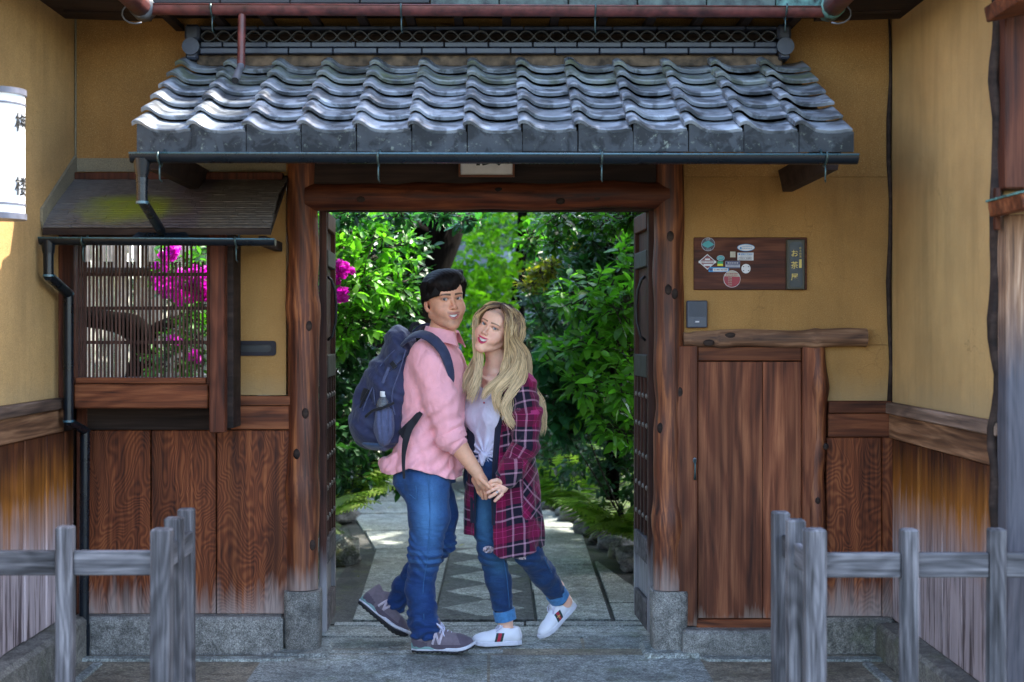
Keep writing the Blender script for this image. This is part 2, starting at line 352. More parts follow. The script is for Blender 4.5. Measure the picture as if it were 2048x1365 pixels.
# thin grey kerb strips at the foot of the walls
slab('kerb_strip',[(-1.93,6.50),(-.97,6.50),(-.93,6.56),(-1.93,6.56)],.012,M_PAVE,pv,.04)
slab('kerb_strip',[(.95,6.50),(1.75,6.50),(1.77,6.56),(.92,6.56)],.010,M_PAVE,pv,.04)
slab('kerb_strip',[(-1.84,4.6),(-1.80,4.6),(-1.80,6.44),(-1.84,6.44)],.010,M_PAVE,pv,.04)
slab('kerb_strip',[(1.64,4.6),(1.68,4.6),(1.68,6.44),(1.64,6.44)],.010,M_PAVE,pv,.04)
# garden path
gp=box('garden_path',(-1.0,7.42,-.028),(1.0,10.0,-.024),M_MORTAR,bev=.0005); structure(gp,'stone garden path with a sawtooth centre strip')
fm=MB(); fm.add([(-1.0,10,-.0245),(.75,10,-.0245),(.7,11.2,-.0245),(.3,13.5,-.0245),(-.6,16.4,-.0245),(-2.3,16.4,-.0245),(-1.5,12.9,-.0245)],[(0,1,2,3,4,5,6)])
fm.build('path_bed',M_MORTAR,gp)
def prow(xa,xb,ys,z=-.004,mat=M_PATH,lean=lambda y:0,leanr=lambda y:0):
    for y0,y1 in zip(ys[:-1],ys[1:]):
        slab('path_slab',[(xa(y0)+g+rnd.uniform(-.006,.006),y0+g),(xb(y0)-g,y0+g),(xb(y1)-g,y1-g),(xa(y1)+g+rnd.uniform(-.006,.006),y1-g)],z+rnd.uniform(-.003,.003),mat,gp,.035,.008)
prow(lambda y:-.776-.04*(y-7.48),lambda y:-.345,(7.47,7.95,10.0))
prow(lambda y:.185,lambda y:.59+.01*(y-7.5),(7.47,8.35,9.25,9.95,11.0))
prow(lambda y:.60+.01*(y-7.5),lambda y:.60+.25*min(1,(9.6-y)/1.6)+.02,(7.47,7.95,8.6,9.4))
sc_b=box('dark_cobble_strip',(-.34,7.47,-.0235),(.18,9.95,-.008),M_COBBLE,gp,bev=.002)
for i,y in enumerate(np.arange(7.77,9.9,.5)):
    slab('sawtooth_stone',[(-.315,y),(-.08,y-.235),(.135,y),(-.08,y+.235)],-.002,M_PATH,gp,.03,.004)
# far slabs bending to the left
far=[[(-.87,9.93),(.17,9.97),(.12,10.9),(-1.02,10.8)],[(.2,11.05),(.60,11.05),(.42,12.1),(.14,12.0)],[(-1.04,10.84),(.11,10.94),(.02,11.9),(-1.22,11.8)],[(-1.24,11.85),(.0,11.95),(.3,12.15),(-.2,12.8),(-1.42,12.65)],
     [(-1.45,12.7),(-.24,12.85),(-.45,13.7),(-1.75,13.5)],[(-1.78,13.55),(-.5,13.75),(-.8,14.8),(-2.1,14.6)],[(-.2,12.86),(.28,12.2),(.1,13.2),(-.4,13.7)],[(-2.1,14.7),(-.83,14.85),(-.9,16),(-2.2,16)]]
for q in far: slab('path_slab',q,rnd.uniform(-.006,0),M_PATH,gp,.035,.01)
structure(slab('stone_landing',[(.3,17),(1.9,17),(1.9,20),(.3,20)],.02,M_PATH,None,.06,.01),'pale flat stone landing far back in the garden')
# ---------------------------------------------------------------- side and back walls
YW=6.72; XLW=-2.01; XRW=1.85
# left side wall
lw=thing('side_wall','ochre plaster side wall with wood wainscot behind the white lantern','wall',(XLW,5.6,0))
lw.matrix_world
def side(parent,s,X,y0,zb,z1,z2,z3,zt,pk,poff):
    # s=+1 wall faces +x (left wall) ; X plane
    o=parent.location
    def bx_(n,a,b,m,bev=.003,**k): 
        ob_=box(n,a,b,m,parent,bev,**k); ob_.location=(-o.x,-o.y,-o.z); return ob_
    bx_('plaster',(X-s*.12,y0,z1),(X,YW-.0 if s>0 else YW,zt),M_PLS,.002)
    bx_('rail',(X-s*.05,y0,z2+.002),(X+s*.035,6.50 if s>0 else 6.715,z1),M_RAILY,.006)
    bx_('rail_board',(X-s*.05,y0,z3+.002),(X+s*.018,6.50 if s>0 else 6.70,z2),M_RAILY2,.004)
    ys=[yy for yy in pk]
    for a,b in zip(ys[:-1],ys[1:]): bx_('plank',(X-s*.04,a+.0035,zb+.001),(X+s*rnd.uniform(-.004,.005),b-.0035,z3),M_PLANK,.006)
    bx_('stone_base',(X-s*.1,y0,-.02),(X+s*.10,YW-(.1 if s>0 else .078),zb),M_GRAN,.018)
YP=[F/sx for sx in (433,451.7,473.6,494.5,517,541,567,596)]
yl=[4.35,4.62,4.9,5.2,5.49,5.75,6.01,6.29,6.56,6.70]
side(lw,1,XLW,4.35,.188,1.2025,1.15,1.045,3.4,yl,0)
rw=thing('side_wall','ochre plaster side wall at the right with silver and orange planks','wall',(XRW,5.6,0))
yr=[5.22,5.42,5.70,5.96,6.275,6.56,6.71]
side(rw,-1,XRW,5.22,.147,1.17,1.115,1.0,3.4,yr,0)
# back wall panels
bw=thing('plaster_wall','ochre plaster wall around the gate, with wood panels along its foot','wall',(0,YW,0))
def bwp(n,a,b,m,bev=.003,parent=bw,smooth=False):
    q=box(n,a,b,m,parent,bev); q.location=(0,-YW,0); return q
zt=3.4
bwp('plaster',(XLW,YW,2.235),(XRW,YW+.12,zt),M_PL,.001)
bwp('plaster',(XP(463,YW),YW-.001,ZP(791,YW)),(XP(572,YW),YW+.11,2.234),M_PL,.001)
bwp('plaster',(XP(1350,YW),YW-.001,ZP(690,YW)),(XRW,YW+.11,2.234),M_PL,.001)
bwp('plaster',(XP(1640,YW),YW-.001,ZP(802,YW)),(XRW,YW+.11,ZP(690,YW)-.001),M_PL,.001)
# strip of grey render above the window canopy + sloped fillet along the side wall
bwp('grey_render',(XLW,YW-.004,ZP(344,YW)),(XP(572,YW),YW-.001,ZP(317,YW)),M_GREYPL,.0005)
# left wood: rail, board
bwp('rail',(XP(463,YW),YW-.03,ZP(811,YW)),(XP(590,YW),YW+.05,ZP(792,YW)),M_RAIL)
bwp('rail_board',(XP(463,YW),YW-.018,ZP(859,YW)),(XP(590,YW),YW+.05,ZP(811,YW)-.002),M_RAIL)
# lower left boards
for a,b in ((176,302),(302,433),(433,592)):
    bwp('board',(XP(a,YW)+.003,YW-.012+rnd.uniform(-.004,.004),.171),(XP(b,YW)-.003,YW+.03,ZP(861,YW)),M_BOARD,.004)
bwp('board',(-2.00,YW-.012,.171),(XP(176,YW)-.0015,YW+.03,1.17),M_FRAME,.004)
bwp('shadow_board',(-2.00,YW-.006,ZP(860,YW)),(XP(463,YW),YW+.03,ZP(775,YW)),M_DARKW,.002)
bwp('stone_base',(XP(150,YW),YW-.085,-.02),(XP(570,YW),YW+.05,.17),M_GRAN2,.014)
mk=bwp('stone_base',(XP(1366,6.6),YW-.13,-.02),(XP(1565,6.6),YW+.05,ZP(1262,6.6)),M_GRAN2,.014)
bwp('stone_base',(XP(1567,6.65),YW-.075,-.02),(XRW-.002,YW+.05,ZP(1237,6.65)),M_GRAN,.016)
# right lower wood
bwp('rail',(XP(1655,YW),YW-.03,ZP(826,YW)),(XP(1780,YW),YW+.05,ZP(802,YW)),M_RAIL)
bwp('rail_board',(XP(1655,YW),YW-.018,ZP(874,YW)),(XP(1778,YW),YW+.05,ZP(826,YW)-.002),M_RAIL)
bwp('board',(XP(1652,YW),YW-.010,.149),(XP(1762,YW),YW+.03,ZP(875,YW)),M_BOARD,.004)
bwp('corner_board',(XP(1763,YW),YW-.03,.149),(XP(1783,YW),YW+.03,ZP(875,YW)),M_BOARD,.004)
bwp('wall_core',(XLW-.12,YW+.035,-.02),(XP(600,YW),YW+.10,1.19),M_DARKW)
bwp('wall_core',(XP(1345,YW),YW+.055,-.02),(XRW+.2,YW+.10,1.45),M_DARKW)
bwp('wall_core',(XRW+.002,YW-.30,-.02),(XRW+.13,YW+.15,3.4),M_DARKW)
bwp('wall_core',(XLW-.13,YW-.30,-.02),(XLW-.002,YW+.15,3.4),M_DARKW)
# crooked corner pole between the back and right walls
pts=[(XRW-.012+.006*math.sin(i*1.7),YW-.012,1.17+i*.19) for i in range(11)]
q=MB().tube(pts,[.012,.008,.010,.012,.010,.008,.011,.012,.008,.006,.005],10).build('corner_pole',M_DARKW,bw,smooth=True); q.location=(0,-YW,0)
pts=[(XLW+.006,YW-.006,2.26+i*.12) for i in range(9)]
q=MB().tube(pts,[.005]*9,6).build('corner_strip',M_GREYPL,bw,smooth=True); q.location=(0,-YW,0)
# dark board added behind the sign in place of the shade above the lintel
bwp('shade_board',(XP(628,6.70),YW-.03,ZP(386,6.7)),(XP(1312,6.7),YW-.002,2.42),M_DARKW,.001)
# side-wall fillet of render following the canopy slope
fl=MB(); a=XLW+.0015
fl.add([(a,6.71,2.233),(a,6.23,1.95),(a,6.21,1.985),(a,6.21,2.04),(a,6.71,2.335),(a+.012,6.71,2.233),(a+.012,6.23,1.95),(a+.012,6.21,1.985),(a+.012,6.21,2.04),(a+.012,6.71,2.335)],
  [(4,3,2,1,0),(5,6,7,8,9),(0,1,6,5),(1,2,7,6),(2,3,8,7),(3,4,9,8)])
q=fl.build('grey_render',M_GREYPL,lw); q.location=(-XLW,-5.6,0)
# ---------------------------------------------------------------- gate: posts, lintel, roof, leaves
gate=thing('gate','roofed timber gate with round log posts and two opened leaves','gate',(0,0,0))
def gpost(pxl,pxr,seed,knots):
    Yc=6.735; r=.5*(pxr-pxl)/F*6.66; xc=XP((pxl+pxr)/2,6.66)
    p=log('post',(xc,Yc,.285),(xc,Yc,2.42),(r*1.0,r*.98),M_POST,gate,28,44,.05,.005,seed,knots)
    f=MB(); rr=XP(1000+38.5,6.64)
    prof=[(0,rr*.92),(.012,rr*.95),(.05,rr*.98),(.2,rr),(.27,rr),(.284,rr*.97)]
    V=[];n=28
    for z,q in prof:
        for k in range(n):
            a=2*PI*k/n; e=5; c_,s_=math.cos(a),math.sin(a); rad=q/((abs(c_)**e+abs(s_)**e)**(1/e))*.96; V.append((xc+rad*c_,Yc+rad*s_,z))
    Fc=[(i*n+k,i*n+(k+1)%n,(i+1)*n+(k+1)%n,(i+1)*n+k) for i in range(len(prof)-1) for k in range(n)]+[tuple(range((len(prof)-1)*n,len(prof)*n))]
    f.add(V,Fc).build('stone_footing',M_GRAN2,p,True,40)
    box('base_stone',(xc-.13,Yc-.17,-.02),(xc+.135,Yc+.12,.014),M_PAVE,p,.014)
    # knots as raised ovals
    return p,xc,Yc,r
for pl,pr,sd,kn,kz in ((570,634,3,((.22,.012),(.62,.010)),((.035,1.53),(-.02,.93),(.02,1.12),(-.045,.74),(.05,.5))),(1310,1372,8,((.4,-.008),(.15,.012)),((.02,1.68),(.045,1.22),(-.045,1.05),(0,1.95),(-.01,1.7)))):
    p,xc,Yc,r=gpost(pl,pr,sd,kn)
    for dx,z in kz:
        v,f=ICO2; v=v*np.array([.017,.007,.026]); d=math.sqrt(max(r*r-dx*dx,0)); 
        v=v+np.array([xc+dx,Yc-d-.000,z]); MB().add(v,f).build('knot',M_DARKW,p,True)
log('lintel',(XP(612,6.7),6.72,ZP(391,6.66)),(XP(1338,6.7),6.72,ZP(389,6.66)),.066,M_LINTEL,gate,24,40,.06,.006,5,((.3,.004),))
for t,dz in ((.15,-.02),(.33,.005),(.53,.02),(.80,-.01),(.70,-.03)):
    v,f=ICO2; x=XP(615,6.7)+t*1.7; MB().add(v*np.array([.022,.007,.016])+np.array([x,6.657+abs(dz)*.1,ZP(390,6.66)+dz]),f).build('knot',M_DARKW,gate,True)
box('head_beam',(XP(640,6.86),6.82,ZP(424,6.86)),(XP(1316,6.86),6.90,ZP(402,6.86)),M_DARKW,gate)
# gate leaves
def leaf(x0,y0,x1,y1,s):
    L=part_empty('leaf_door',gate); d=Vector((x1-x0,y1-y0,0)); W=d.length; ang=math.atan2(d.y,d.x)
    L.location=(x0,y0,0); L.rotation_euler=(0,0,ang)      # local x along leaf, y = thickness; s: side of the faces towards the opening
    zb=.06; ztp=ZP(424,6.9)
    def b(n,x0,x1,z0,z1,t0,t1,m,bev=.003): return box(n,(x0,s*t0,z0),(x1,s*t1,z1),m,L,bev)
    b('stile',0,.045,zb,ztp,0,.036,M_LATB); b('stile',W-.045,W,zb,ztp,0,.036,M_LATB)
    b('panel',.046,W-.046,zb,ztp,.006,.016,M_LATB,.001)
    for z0,z1,m in ((2.0,ztp,M_FRAME),(1.82,1.90,M_LATG),(1.28,1.39,M_LATG),(.38,.50,M_LEAFLOW),(.06,.20,M_LEAFLOW)): b('crossrail',.047,W-.047,z0,z1,0.017,.040,m,.004)
    for k in range(4):
        x=.075+(W-.15)*k/3; b('batten',x-.016,x+.016,.502,1.278,.017,.030,M_LATB)
        for z in (1.19,1.045,.895,.745,.60):
            v,f=ICO2; MB().add(v*np.array([.013,.008,.013])+np.array([x,s*.033,z]),f).build('nail',M_NAIL,L,True)
    hx=W*.45
    MB().tube([(hx-.02,s*.02,1.46),(hx-.02,s*.045,1.48),(hx,s*.06,1.55),(hx+.01,s*.062,1.63),(hx,s*.055,1.71),(hx-.02,s*.04,1.76),(hx-.02,s*.02,1.775)],.007,8).build('handle',M_IRON,L,True)
leaf(-.868,6.82,-.884,7.34,-1)
leaf(.748,6.82,.722,7.30,1)
# gate roof
roof=part_empty('roof',gate)
YB,YT=5.74,6.66; ZB,ZT=2.305,2.765; NC,NR=13,6
XS0=-1.485; TW=(1.41+1.485)/NC
def prof(u): # wave profile height
    if u<.30: return .030*math.cos((u-.10)/.20*PI/2*.9)**1 if u>=0 else 0
    return -.019*math.sin(min(1,(u-.30)/.36)*PI/2) if u<.66 else -.019+.012*((u-.66)/.34)**2
def tile_h(u):
    if u<.29: return .027*math.cos((u-.105)/.185*PI/2)
    if u<.52: return -.0145*math.sin((u-.29)/.23*PI/2)
    if u<.78: return -.0145-.0015*math.sin((u-.52)/.26*PI)
    return -.0145+.013*min(1,(u-.78)/.28)**1.6
def tile_mesh(extra=.0,name='roof_tile',front=0):
    us=[0,.03,.07,.12,.18,.25,.33,.42,.52,.62,.72,.84,.95,1.05]; n=len(us); th=.017
    L=math.hypot(YT-YB,ZT-ZB)/NR+.035
    hs=[tile_h(u) for u in us]; V=[];Fc=[]
    for (y,dz) in ((0,.026),(.006,.030),(L*.5,.014),(L,-.004)):
        for k,u in enumerate(us): V.append((u*TW,y,hs[k]+dz*(1 if u<.98 else .6)))
    m=4*n
    for (y,dz) in ((0.003,.028-th),(L,-.004-th)):
        for k,u in enumerate(us): V.append((u*TW,y,hs[k]+dz*(1 if u<.98 else .6)))
    for r in range(3):
        for k in range(n-1): a=r*n+k; Fc.append((a,a+1,a+1+n,a+n))
    for k in range(n-1): Fc.append((m+k,m+k+1,k+1,k))
    for k in range(n-1): Fc.append((m+n+k,m+n+k+1,m+k+1,m+k)[::-1])
    Fc.append((0,n,2*n,3*n,m+n,m)); Fc.append((n-1,2*n-1,3*n-1,4*n-1,m+2*n-1,m+n-1)[::-1])
    nb_=len(V)
    if front:
        D=front; uf=[.085,.12,.18,.25,.33,.42,.52,.62,.72,.84,.95,1.03,1.07]; c=len(uf)
        for y in (-.002,.014):
            for u in uf: V.append((u*TW,y,tile_h(u)+.012 if u<1 else tile_h(1)+.010))
            for u in uf: V.append((u*TW,y,-D))
        for k in range(c-1):
            b0=nb_
            Fc.append((b0+c+k,b0+c+k+1,b0+k+1,b0+k)); Fc.append((b0+3*c+k,b0+3*c+k+1,b0+2*c+k+1,b0+2*c+k)[::-1])
            Fc.append((b0+c+k,b0+3*c+k,b0+3*c+k+1,b0+c+k+1)); Fc.append((b0+k,b0+k+1,b0+2*c+k+1,b0+2*c+k))
        Fc.append((b0,b0+2*c,b0+3*c,b0+c)[::-1]); Fc.append((b0+c-1,b0+3*c-1,b0+4*c-1,b0+2*c-1)[::-1])
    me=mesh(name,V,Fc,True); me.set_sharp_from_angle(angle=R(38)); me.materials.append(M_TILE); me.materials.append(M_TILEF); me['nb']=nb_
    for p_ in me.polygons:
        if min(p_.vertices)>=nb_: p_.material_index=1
    return me
TM=tile_mesh(); sl_=math.atan2(ZT-ZB,YT-YB); SL=math.hypot(YT-YB,ZT-ZB)
EM=tile_mesh(front=.078,name='eave_tile')
for r in range(NR):
    for c in range(NC):
        if r==0: continue
        o=bpy.data.objects.new('roof_tile',TM); link(o,roof); t=r/NR
        o.location=(XS0+c*TW+rnd.uniform(-.002,.002),YB+(YT-YB)*t,ZB+(ZT-ZB)*t+rnd.uniform(-.002,.003)); o.rotation_euler=(sl_+rnd.uniform(-.012,.012),rnd.uniform(-.01,.01),rnd.uniform(-.006,.006))
for c in range(NC):
    # eave tile keeps its plate vertical: own mesh rotated into place
    V=np.array([v.co[:] for v in EM.vertices]); nf=EM['nb']
    ca,sa=math.cos(sl_),math.sin(sl_); A=V[:nf].copy(); y=A[:,1].copy(); z=A[:,2].copy(); A[:,1]=y*ca-z*sa; A[:,2]=y*sa+z*ca; V[:nf]=A
    V[nf:,1]+= -.006
    if c==0: EM2=mesh('eave_tile',V,[list(p.vertices) for p in EM.polygons],True); EM2.set_sharp_from_angle(angle=R(42)); EM2.materials.append(M_TILE); EM2.materials.append(M_TILEF); [setattr(p_,'material_index',1) for p_ in EM2.polygons if min(p_.vertices)>=nf]
    o=bpy.data.objects.new('eave_tile',EM2); link(o,roof); o.location=(XS0+c*TW+rnd.uniform(-.002,.002),YB,ZB+rnd.uniform(-.002,.002))
# roof deck, rafters, brackets under tiles
dk=MB(); dk.add([(XS0+.02,YB+.05,ZB-.04),(1.39,YB+.05,ZB-.04),(1.39,YT+.05,ZT-.04),(XS0+.02,YT+.05,ZT-.04),(XS0+.02,YB+.05,ZB-.065),(1.39,YB+.05,ZB-.065),(1.39,YT+.05,ZT-.065),(XS0+.02,YT+.05,ZT-.065)],
 [(0,1,2,3),(7,6,5,4),(0,4,5,1),(1,5,6,2),(3,7,4,0),(2,6,7,3)]); dk.build('roof_deck',M_DARKW,roof)
for i in range(9):
    x=-1.36+i*.335; 
    if abs(x)<10: 
        m=Matrix.Translation((x,(YB+YT)/2+.08,(ZB+ZT)/2-.075+.02))@Matrix.Rotation(sl_,4,'X'); MB().box((-.022,-.42,-.028),(.022,.46,.022),.003,m).build('rafter',M_DARKW,roof)
box('purlin',(-1.40,5.95,2.262),(1.34,6.0,2.308),M_DARKW,roof)
for x0 in (XP(309,5.95),XP(1632,5.95)):
    mm=MB(); z1=2.262; z0=2.262-.10; V=[(x0-.012,5.80,z1),(x0+.075,5.80,z1),(x0+.055,5.80,z0),(x0+.01,5.80,z0)]; 
    V+= [(a,6.70,c) for a,b,c in V]; mm.add(V,[(3,2,1,0),(4,5,6,7),(0,1,5,4),(1,2,6,5),(2,3,7,6),(3,0,4,7)]); mm.build('bracket_arm',M_DARKW,roof)
# ridge
rg=part_empty('ridge',gate); YR=6.60
def rrow(z0,z1,yf,n,x0,x1,off,mat,nm,rr=.004):
    w_=(x1-x0)/n
    xs=[x0]+[x0+off*w_+i*w_ for i in range(0 if off>0 else 1,n+1)]; xs=[x for x in xs if x<x1-.02]+[x1]
    for a,b in zip(xs[:-1],xs[1:]): box(nm,(a+.0012,yf+rnd.uniform(-.0015,.0015),z0+.0015),(b-.0012,6.719,z1-.0015),mat,rg,rr)
rx0,rx1=XP(402,YR),XP(1552,YR)
box('ridge_bed',(rx0-.02,6.60,2.735),(rx1+.03,6.719,ZP(110,6.6)-.001),M_CLAYBED,rg,.004)
rrow(ZP(111,YR),ZP(98,YR),6.565,13,rx0,rx1,.0,M_RIDGE,'ridge_tile'); rrow(ZP(97.5,YR),ZP(85,YR),6.58,13,rx0,rx1,.5,M_RIDGE,'ridge_tile')
rrow(ZP(62,YR),ZP(54,YR),6.575,13,rx0,rx1,.3,M_RIDGE,'ridge_tile')
box('ridge_core',(rx0,6.665,ZP(84.5,YR)),(rx1,6.718,ZP(62.5,YR)),M_DARKW,rg,.001)
# lattice tiles between (quatrefoil cut-outs as curved strips)
nl=38; zz0,zz1=ZP(84.5,YR),ZP(62.5,YR); lw_=(rx1-rx0)/nl
def lat_mesh():
    m_=MB(); h=zz1-zz0
    for sgn in (1,-1):
        pts=[]
        for i in range(11):
            t=i/10; x=t*lw_; y=(abs(math.cos(t*PI))*-.5+.5)*.9 ; z=(.5+sgn*(.5*math.sin(t*PI)**.8*.95)) ; pts.append((x,0,z*h))
        for a,b in zip(pts[:-1],pts[1:]): m_.box((-.0,-.008,-.0028),(math.dist(a,b)+.001,.02,.0028),.0008,Matrix.Translation(a)@Matrix.Rotation(-math.atan2(b[2]-a[2],b[0]-a[0]),4,'Y'))
    for sgn in (1,-1):
        pts=[]
        for i in range(7): t=i/6; pts.append((( .5+.0)*lw_+(t-.5)*lw_*.5,0,(.5+sgn*(.42-.16*math.sin(t*PI)))*h))
    me=mesh('lattice_tile',np.concatenate(m_.v),m_.f); me.materials.append(M_RIDGE_D); return me
LM=lat_mesh()
for i in range(nl): o=bpy.data.objects.new('lattice_tile',LM); link(o,rg); o.location=(rx0+i*lw_,6.60,zz0)
for xa,xb,sg in ((XP(372,YR),rx0,1),(rx1,XP(1580,YR),-1)):
    e=MB(); e.box((xa,6.56,ZP(84,YR)),(xb,6.719,ZP(52,YR)),.012); e.build('ridge_end_tile',M_RIDGE,rg)
    e=MB(); xm=(xa+xb)/2; e.tube([(xm,6.535,ZP(98,YR)),(xm,6.72,ZP(98,YR))],.040,16); e.build('ridge_end_roll',M_RIDGE,rg,True,40)
    box('ridge_end_foot',(xa+.008,6.55,ZP(122,YR)),(xb-.008,6.719,ZP(106,YR)),M_RIDGE,rg,.008)
# sign plate hung above the lintel
def text(name,s,size,mat,parent=None,ext=.0015,M=None,ax='CENTER',ay='CENTER',bold=0):
    cu=bpy.data.curves.new(name,'FONT'); cu.body=s; cu.size=size; cu.extrude=ext; cu.align_x=ax; cu.align_y=ay; cu.offset=bold; cu.resolution_u=4
    o=bpy.data.objects.new(name,cu); COL.objects.link(o); bpy.context.view_layer.update()
    me=bpy.data.meshes.new_from_object(o.evaluated_get(bpy.context.evaluated_depsgraph_get())); bpy.data.objects.remove(o)
    me.materials.clear(); me.name=name
    if M is not None: me.transform(M)
    return ob(name,me,mat,parent)
RX=Matrix.Rotation(R(90),4,'X')
M_WHITE=plain('white_sign_enamel',(.72,.72,.74),.4,nz=.04); M_INK=plain('black_ink',(.008,.008,.009),.5); M_SIGNFR=plain('sign_frame_wood',(.16,.055,.025),.6)
sg=thing('name_sign','white framed name sign with black brush characters above the gate lintel','sign',(XP(973,6.6),6.64,2.31))
box('plate',(-.122,.012,-.075),(.122,.020,.095),M_WHITE,sg,.001); 
for a,b in (((-.131,0,-.084),(-.122,.022,.104)),((.122,0,-.084),(.131,.022,.104)),((-.122,0,-.084),(.122,.022,-.075)),((-.122,0,.095),(.122,.022,.104))): box('frame',a,b,M_SIGNFR,sg,.002)
text('character','桜',.15,M_INK,sg,.001,Matrix.Translation((.0,.011,.03))@RX,bold=.003)
# ---------------------------------------------------------------- gutters
def gutter(name,label,x0,x1,y,z,r,mat,rim,group,hooks,mats_hook=M_HOOK,slope=0):
    t=thing(name,label,'gutter',((x0+x1)/2,y,z),group)
    n=12; V=[];Fc=[]; L=(x1-x0)/2; th=.003
    prof_=[(math.cos(PI+PI*k/n),math.sin(PI+PI*k/n)) for k in range(n+1)]
    for x in (-L,L):
        for c_,s_ in prof_: V.append((x,c_*r,s_*r-slope*x))
        for c_,s_ in prof_: V.append((x,c_*(r-th),s_*(r-th)-slope*x))
    m=n+1
    for k in range(n): Fc+= [(k,k+1,2*m+k+1,2*m+k)[::-1],(m+k,m+k+1,3*m+k+1,3*m+k),(k,k+1,m+k+1,m+k),(2*m+k,2*m+k+1,3*m+k+1,3*m+k)[::-1]]
    MB().add(V,Fc).build('trough',mat,t,True,30)
    MB().tube([(-L,-r,0+slope*L),(L,-r,0-slope*L)],.004,6).build('bead',rim,t,True)
    for x in (-L,L): MB().tube([(x-.002,0,-slope*x),(x+.002,0,-slope*x)],.0001,3).add([(x,c_*(r-.001),s_*(r-.001)-slope*x) for c_,s_ in prof_],[tuple(range(m))]).build('end_cap',mat,t)
    for hx in hooks:
        q=hx-(x0+x1)/2
        pts=[(q,-r-.004,.006),(q,-r-.007,-.012),(q,-r*.7-.006,-r*.75),(q,0,-r-.005),(q,r*.5,-r-.008),(q,r+.01,-.01),(q,r+.06,.05)]
        MB().tube(pts,.0045,6).build('hook',mats_hook,t,True)
        MB().tube([(q,-.004,-r),(q,-.01,-r-.03),(q,-.004,-r-.062),(q+.004,.01,-r-.07)],.0035,6).build('hook_tail',mats_hook,t,True)
    return t
Yg=5.655
gt=gutter('roof_gutter','long dark gutter along the eave of the tiled gate roof',XP(262,Yg),XP(1714,Yg),Yg,ZP(310,Yg),.036,M_PVC,M_PVCRIM,None,[XP(320,Yg),XP(757,Yg),XP(1203,Yg),XP(1650,Yg)],slope=.0022)
def dpipe(name,segs,r,mat,parent,loc,cuffs=()):
    for a,b in zip(segs[:-1],segs[1:]):
        o=MB().tube([np.array(a)-loc,np.array(b)-loc],r,14).build(name,mat,parent,True,50)
    return
L0=np.array(gt.location); xg=XP(284,Yg)
hp=MB(); hp.tube(np.array([(xg,Yg,ZP(318,Yg)),(xg,Yg,ZP(335,Yg)),(xg,Yg,ZP(352,Yg)),(xg,Yg,ZP(358,Yg))])-L0,[.036,.031,.024,.023],14).build('outlet_funnel',M_PVC,gt,True,50)
d1=(xg,Yg,ZP(350,Yg)); d2=(xg,Yg,ZP(405,Yg)); Ye=6.18; d3=(XP(322,Ye),Ye,ZP(462,Ye))
dpipe('downpipe',[d1,d2],.0225,M_PVC,gt,L0); dpipe('downpipe',[(d2[0],d2[1]-.0,d2[2]+.008),d3],.0205,M_PVC,gt,L0)
MB().tube(np.array([(d2[0],d2[1],d2[2]+.004),(d2[0],d2[1],d2[2]-.006)])-L0,.0245,16).build('pipe_collar',M_PVCRIM,gt,True,40)
MB().tube(np.array([(xg,Yg,ZP(356,Yg)),(xg,Yg,ZP(366,Yg))])-L0,.0245,16).build('pipe_collar',M_PVC,gt,True,40)
# upper copper gutter
Yu=6.32
ug=gutter('roof_gutter','rusty brown copper gutter running under the upper eave',XP(285,Yu),XP(1662,Yu),Yu,ZP(15,Yu),.040,M_COPPER,M_COPPER,None,[XP(425,Yu),XP(803,Yu),XP(1190,Yu),XP(1570,Yu)],slope=.004)
L1=np.array(ug.location)
MB().tube(np.array([(XP(484,Yu),Yu,ZP(28,Yu)),(XP(482,Yu),Yu,ZP(135,Yu))])-L1,.0175,14).build('downpipe',M_COPPER,ug,True,50)
MB().tube(np.array([(XP(482,Yu),Yu,ZP(131,Yu)),(XP(470,6.18),6.18,ZP(162,6.18))])-L1,.0165,14,caps=False).build('pipe_spout',M_PIPE,ug,True,50)
MB().tube(np.array([(XP(470.4,6.19),6.19,ZP(160.5,6.19)),(XP(470,6.18),6.183,ZP(161.5,6.18))])-L1,.0145,14).build('pipe_mouth',M_INK,ug,True,50)
for x0,sx,lab in ((XP(285,Yu),-1,'short side gutter with verdigris joint at the top left corner'),(XP(1662,Yu),1,'short side gutter with verdigris joint at the top right corner')):
    t=thing('roof_gutter',lab,'gutter',(x0,Yu,ZP(10,Yu)))
    MB().tube([(0,.03,-.015),(0,-.35,-.01),(0,-1.4,.0)],.048,12).build('trough',M_COPPER,t,True)
    MB().tube([(-.002,.045,-.012),(.002,-.05,-.01)],.056,12).build('corner_joint',M_VERD if sx>0 else M_PIPE,t,True)
    pts=[(-sx*.0+.09*sx*(-1 if sx<0 else 1)*0+.06*math.sin(a)*sx,-.12,-.045+.045*math.cos(a)-.02) for a in np.linspace(-.6,3.6,10)]
    MB().tube(pts,.004,6).build('hook',M_PIPE,t,True)
# ---------------------------------------------------------------- upper house roof (U-shaped eaves)
hr=thing('house_roof','dark eaves of the upper house roof with copper edging, above the gate','roof',(0,6.4,2.95))
def hb(n,pts,faces,m): q=MB().add(np.array(pts,float),faces).build(n,m,hr); q.location=(0,-6.4,-2.95); return q
ze=ZP(18,6.38)+.03
def slabq(n,a,b,c,d,th,m):
    A=[a,b,c,d]; B=[(x,y,z-th) for x,y,z in A]; return hb(n,A+B,[(0,1,2,3),(7,6,5,4),(0,4,5,1),(1,5,6,2),(2,6,7,3),(3,7,4,0)],m)
ye=6.375; sl2=math.tan(R(27)); rp=7.35; zr=ze+(rp-ye)*sl2+.05
eL=XLW+.40; eR=XRW-.40
M_ROOFD=plain('dark_roofing',(.035,.037,.04),.6,nz=.3,sc=10)
slabq('roof_slope',(eL-.3,ye,ze+.03),(eR+.3,ye,ze+.03),(eR+1.6,rp,zr+.4),(eL-1.6,rp,zr+.4),.06,M_ROOFD)
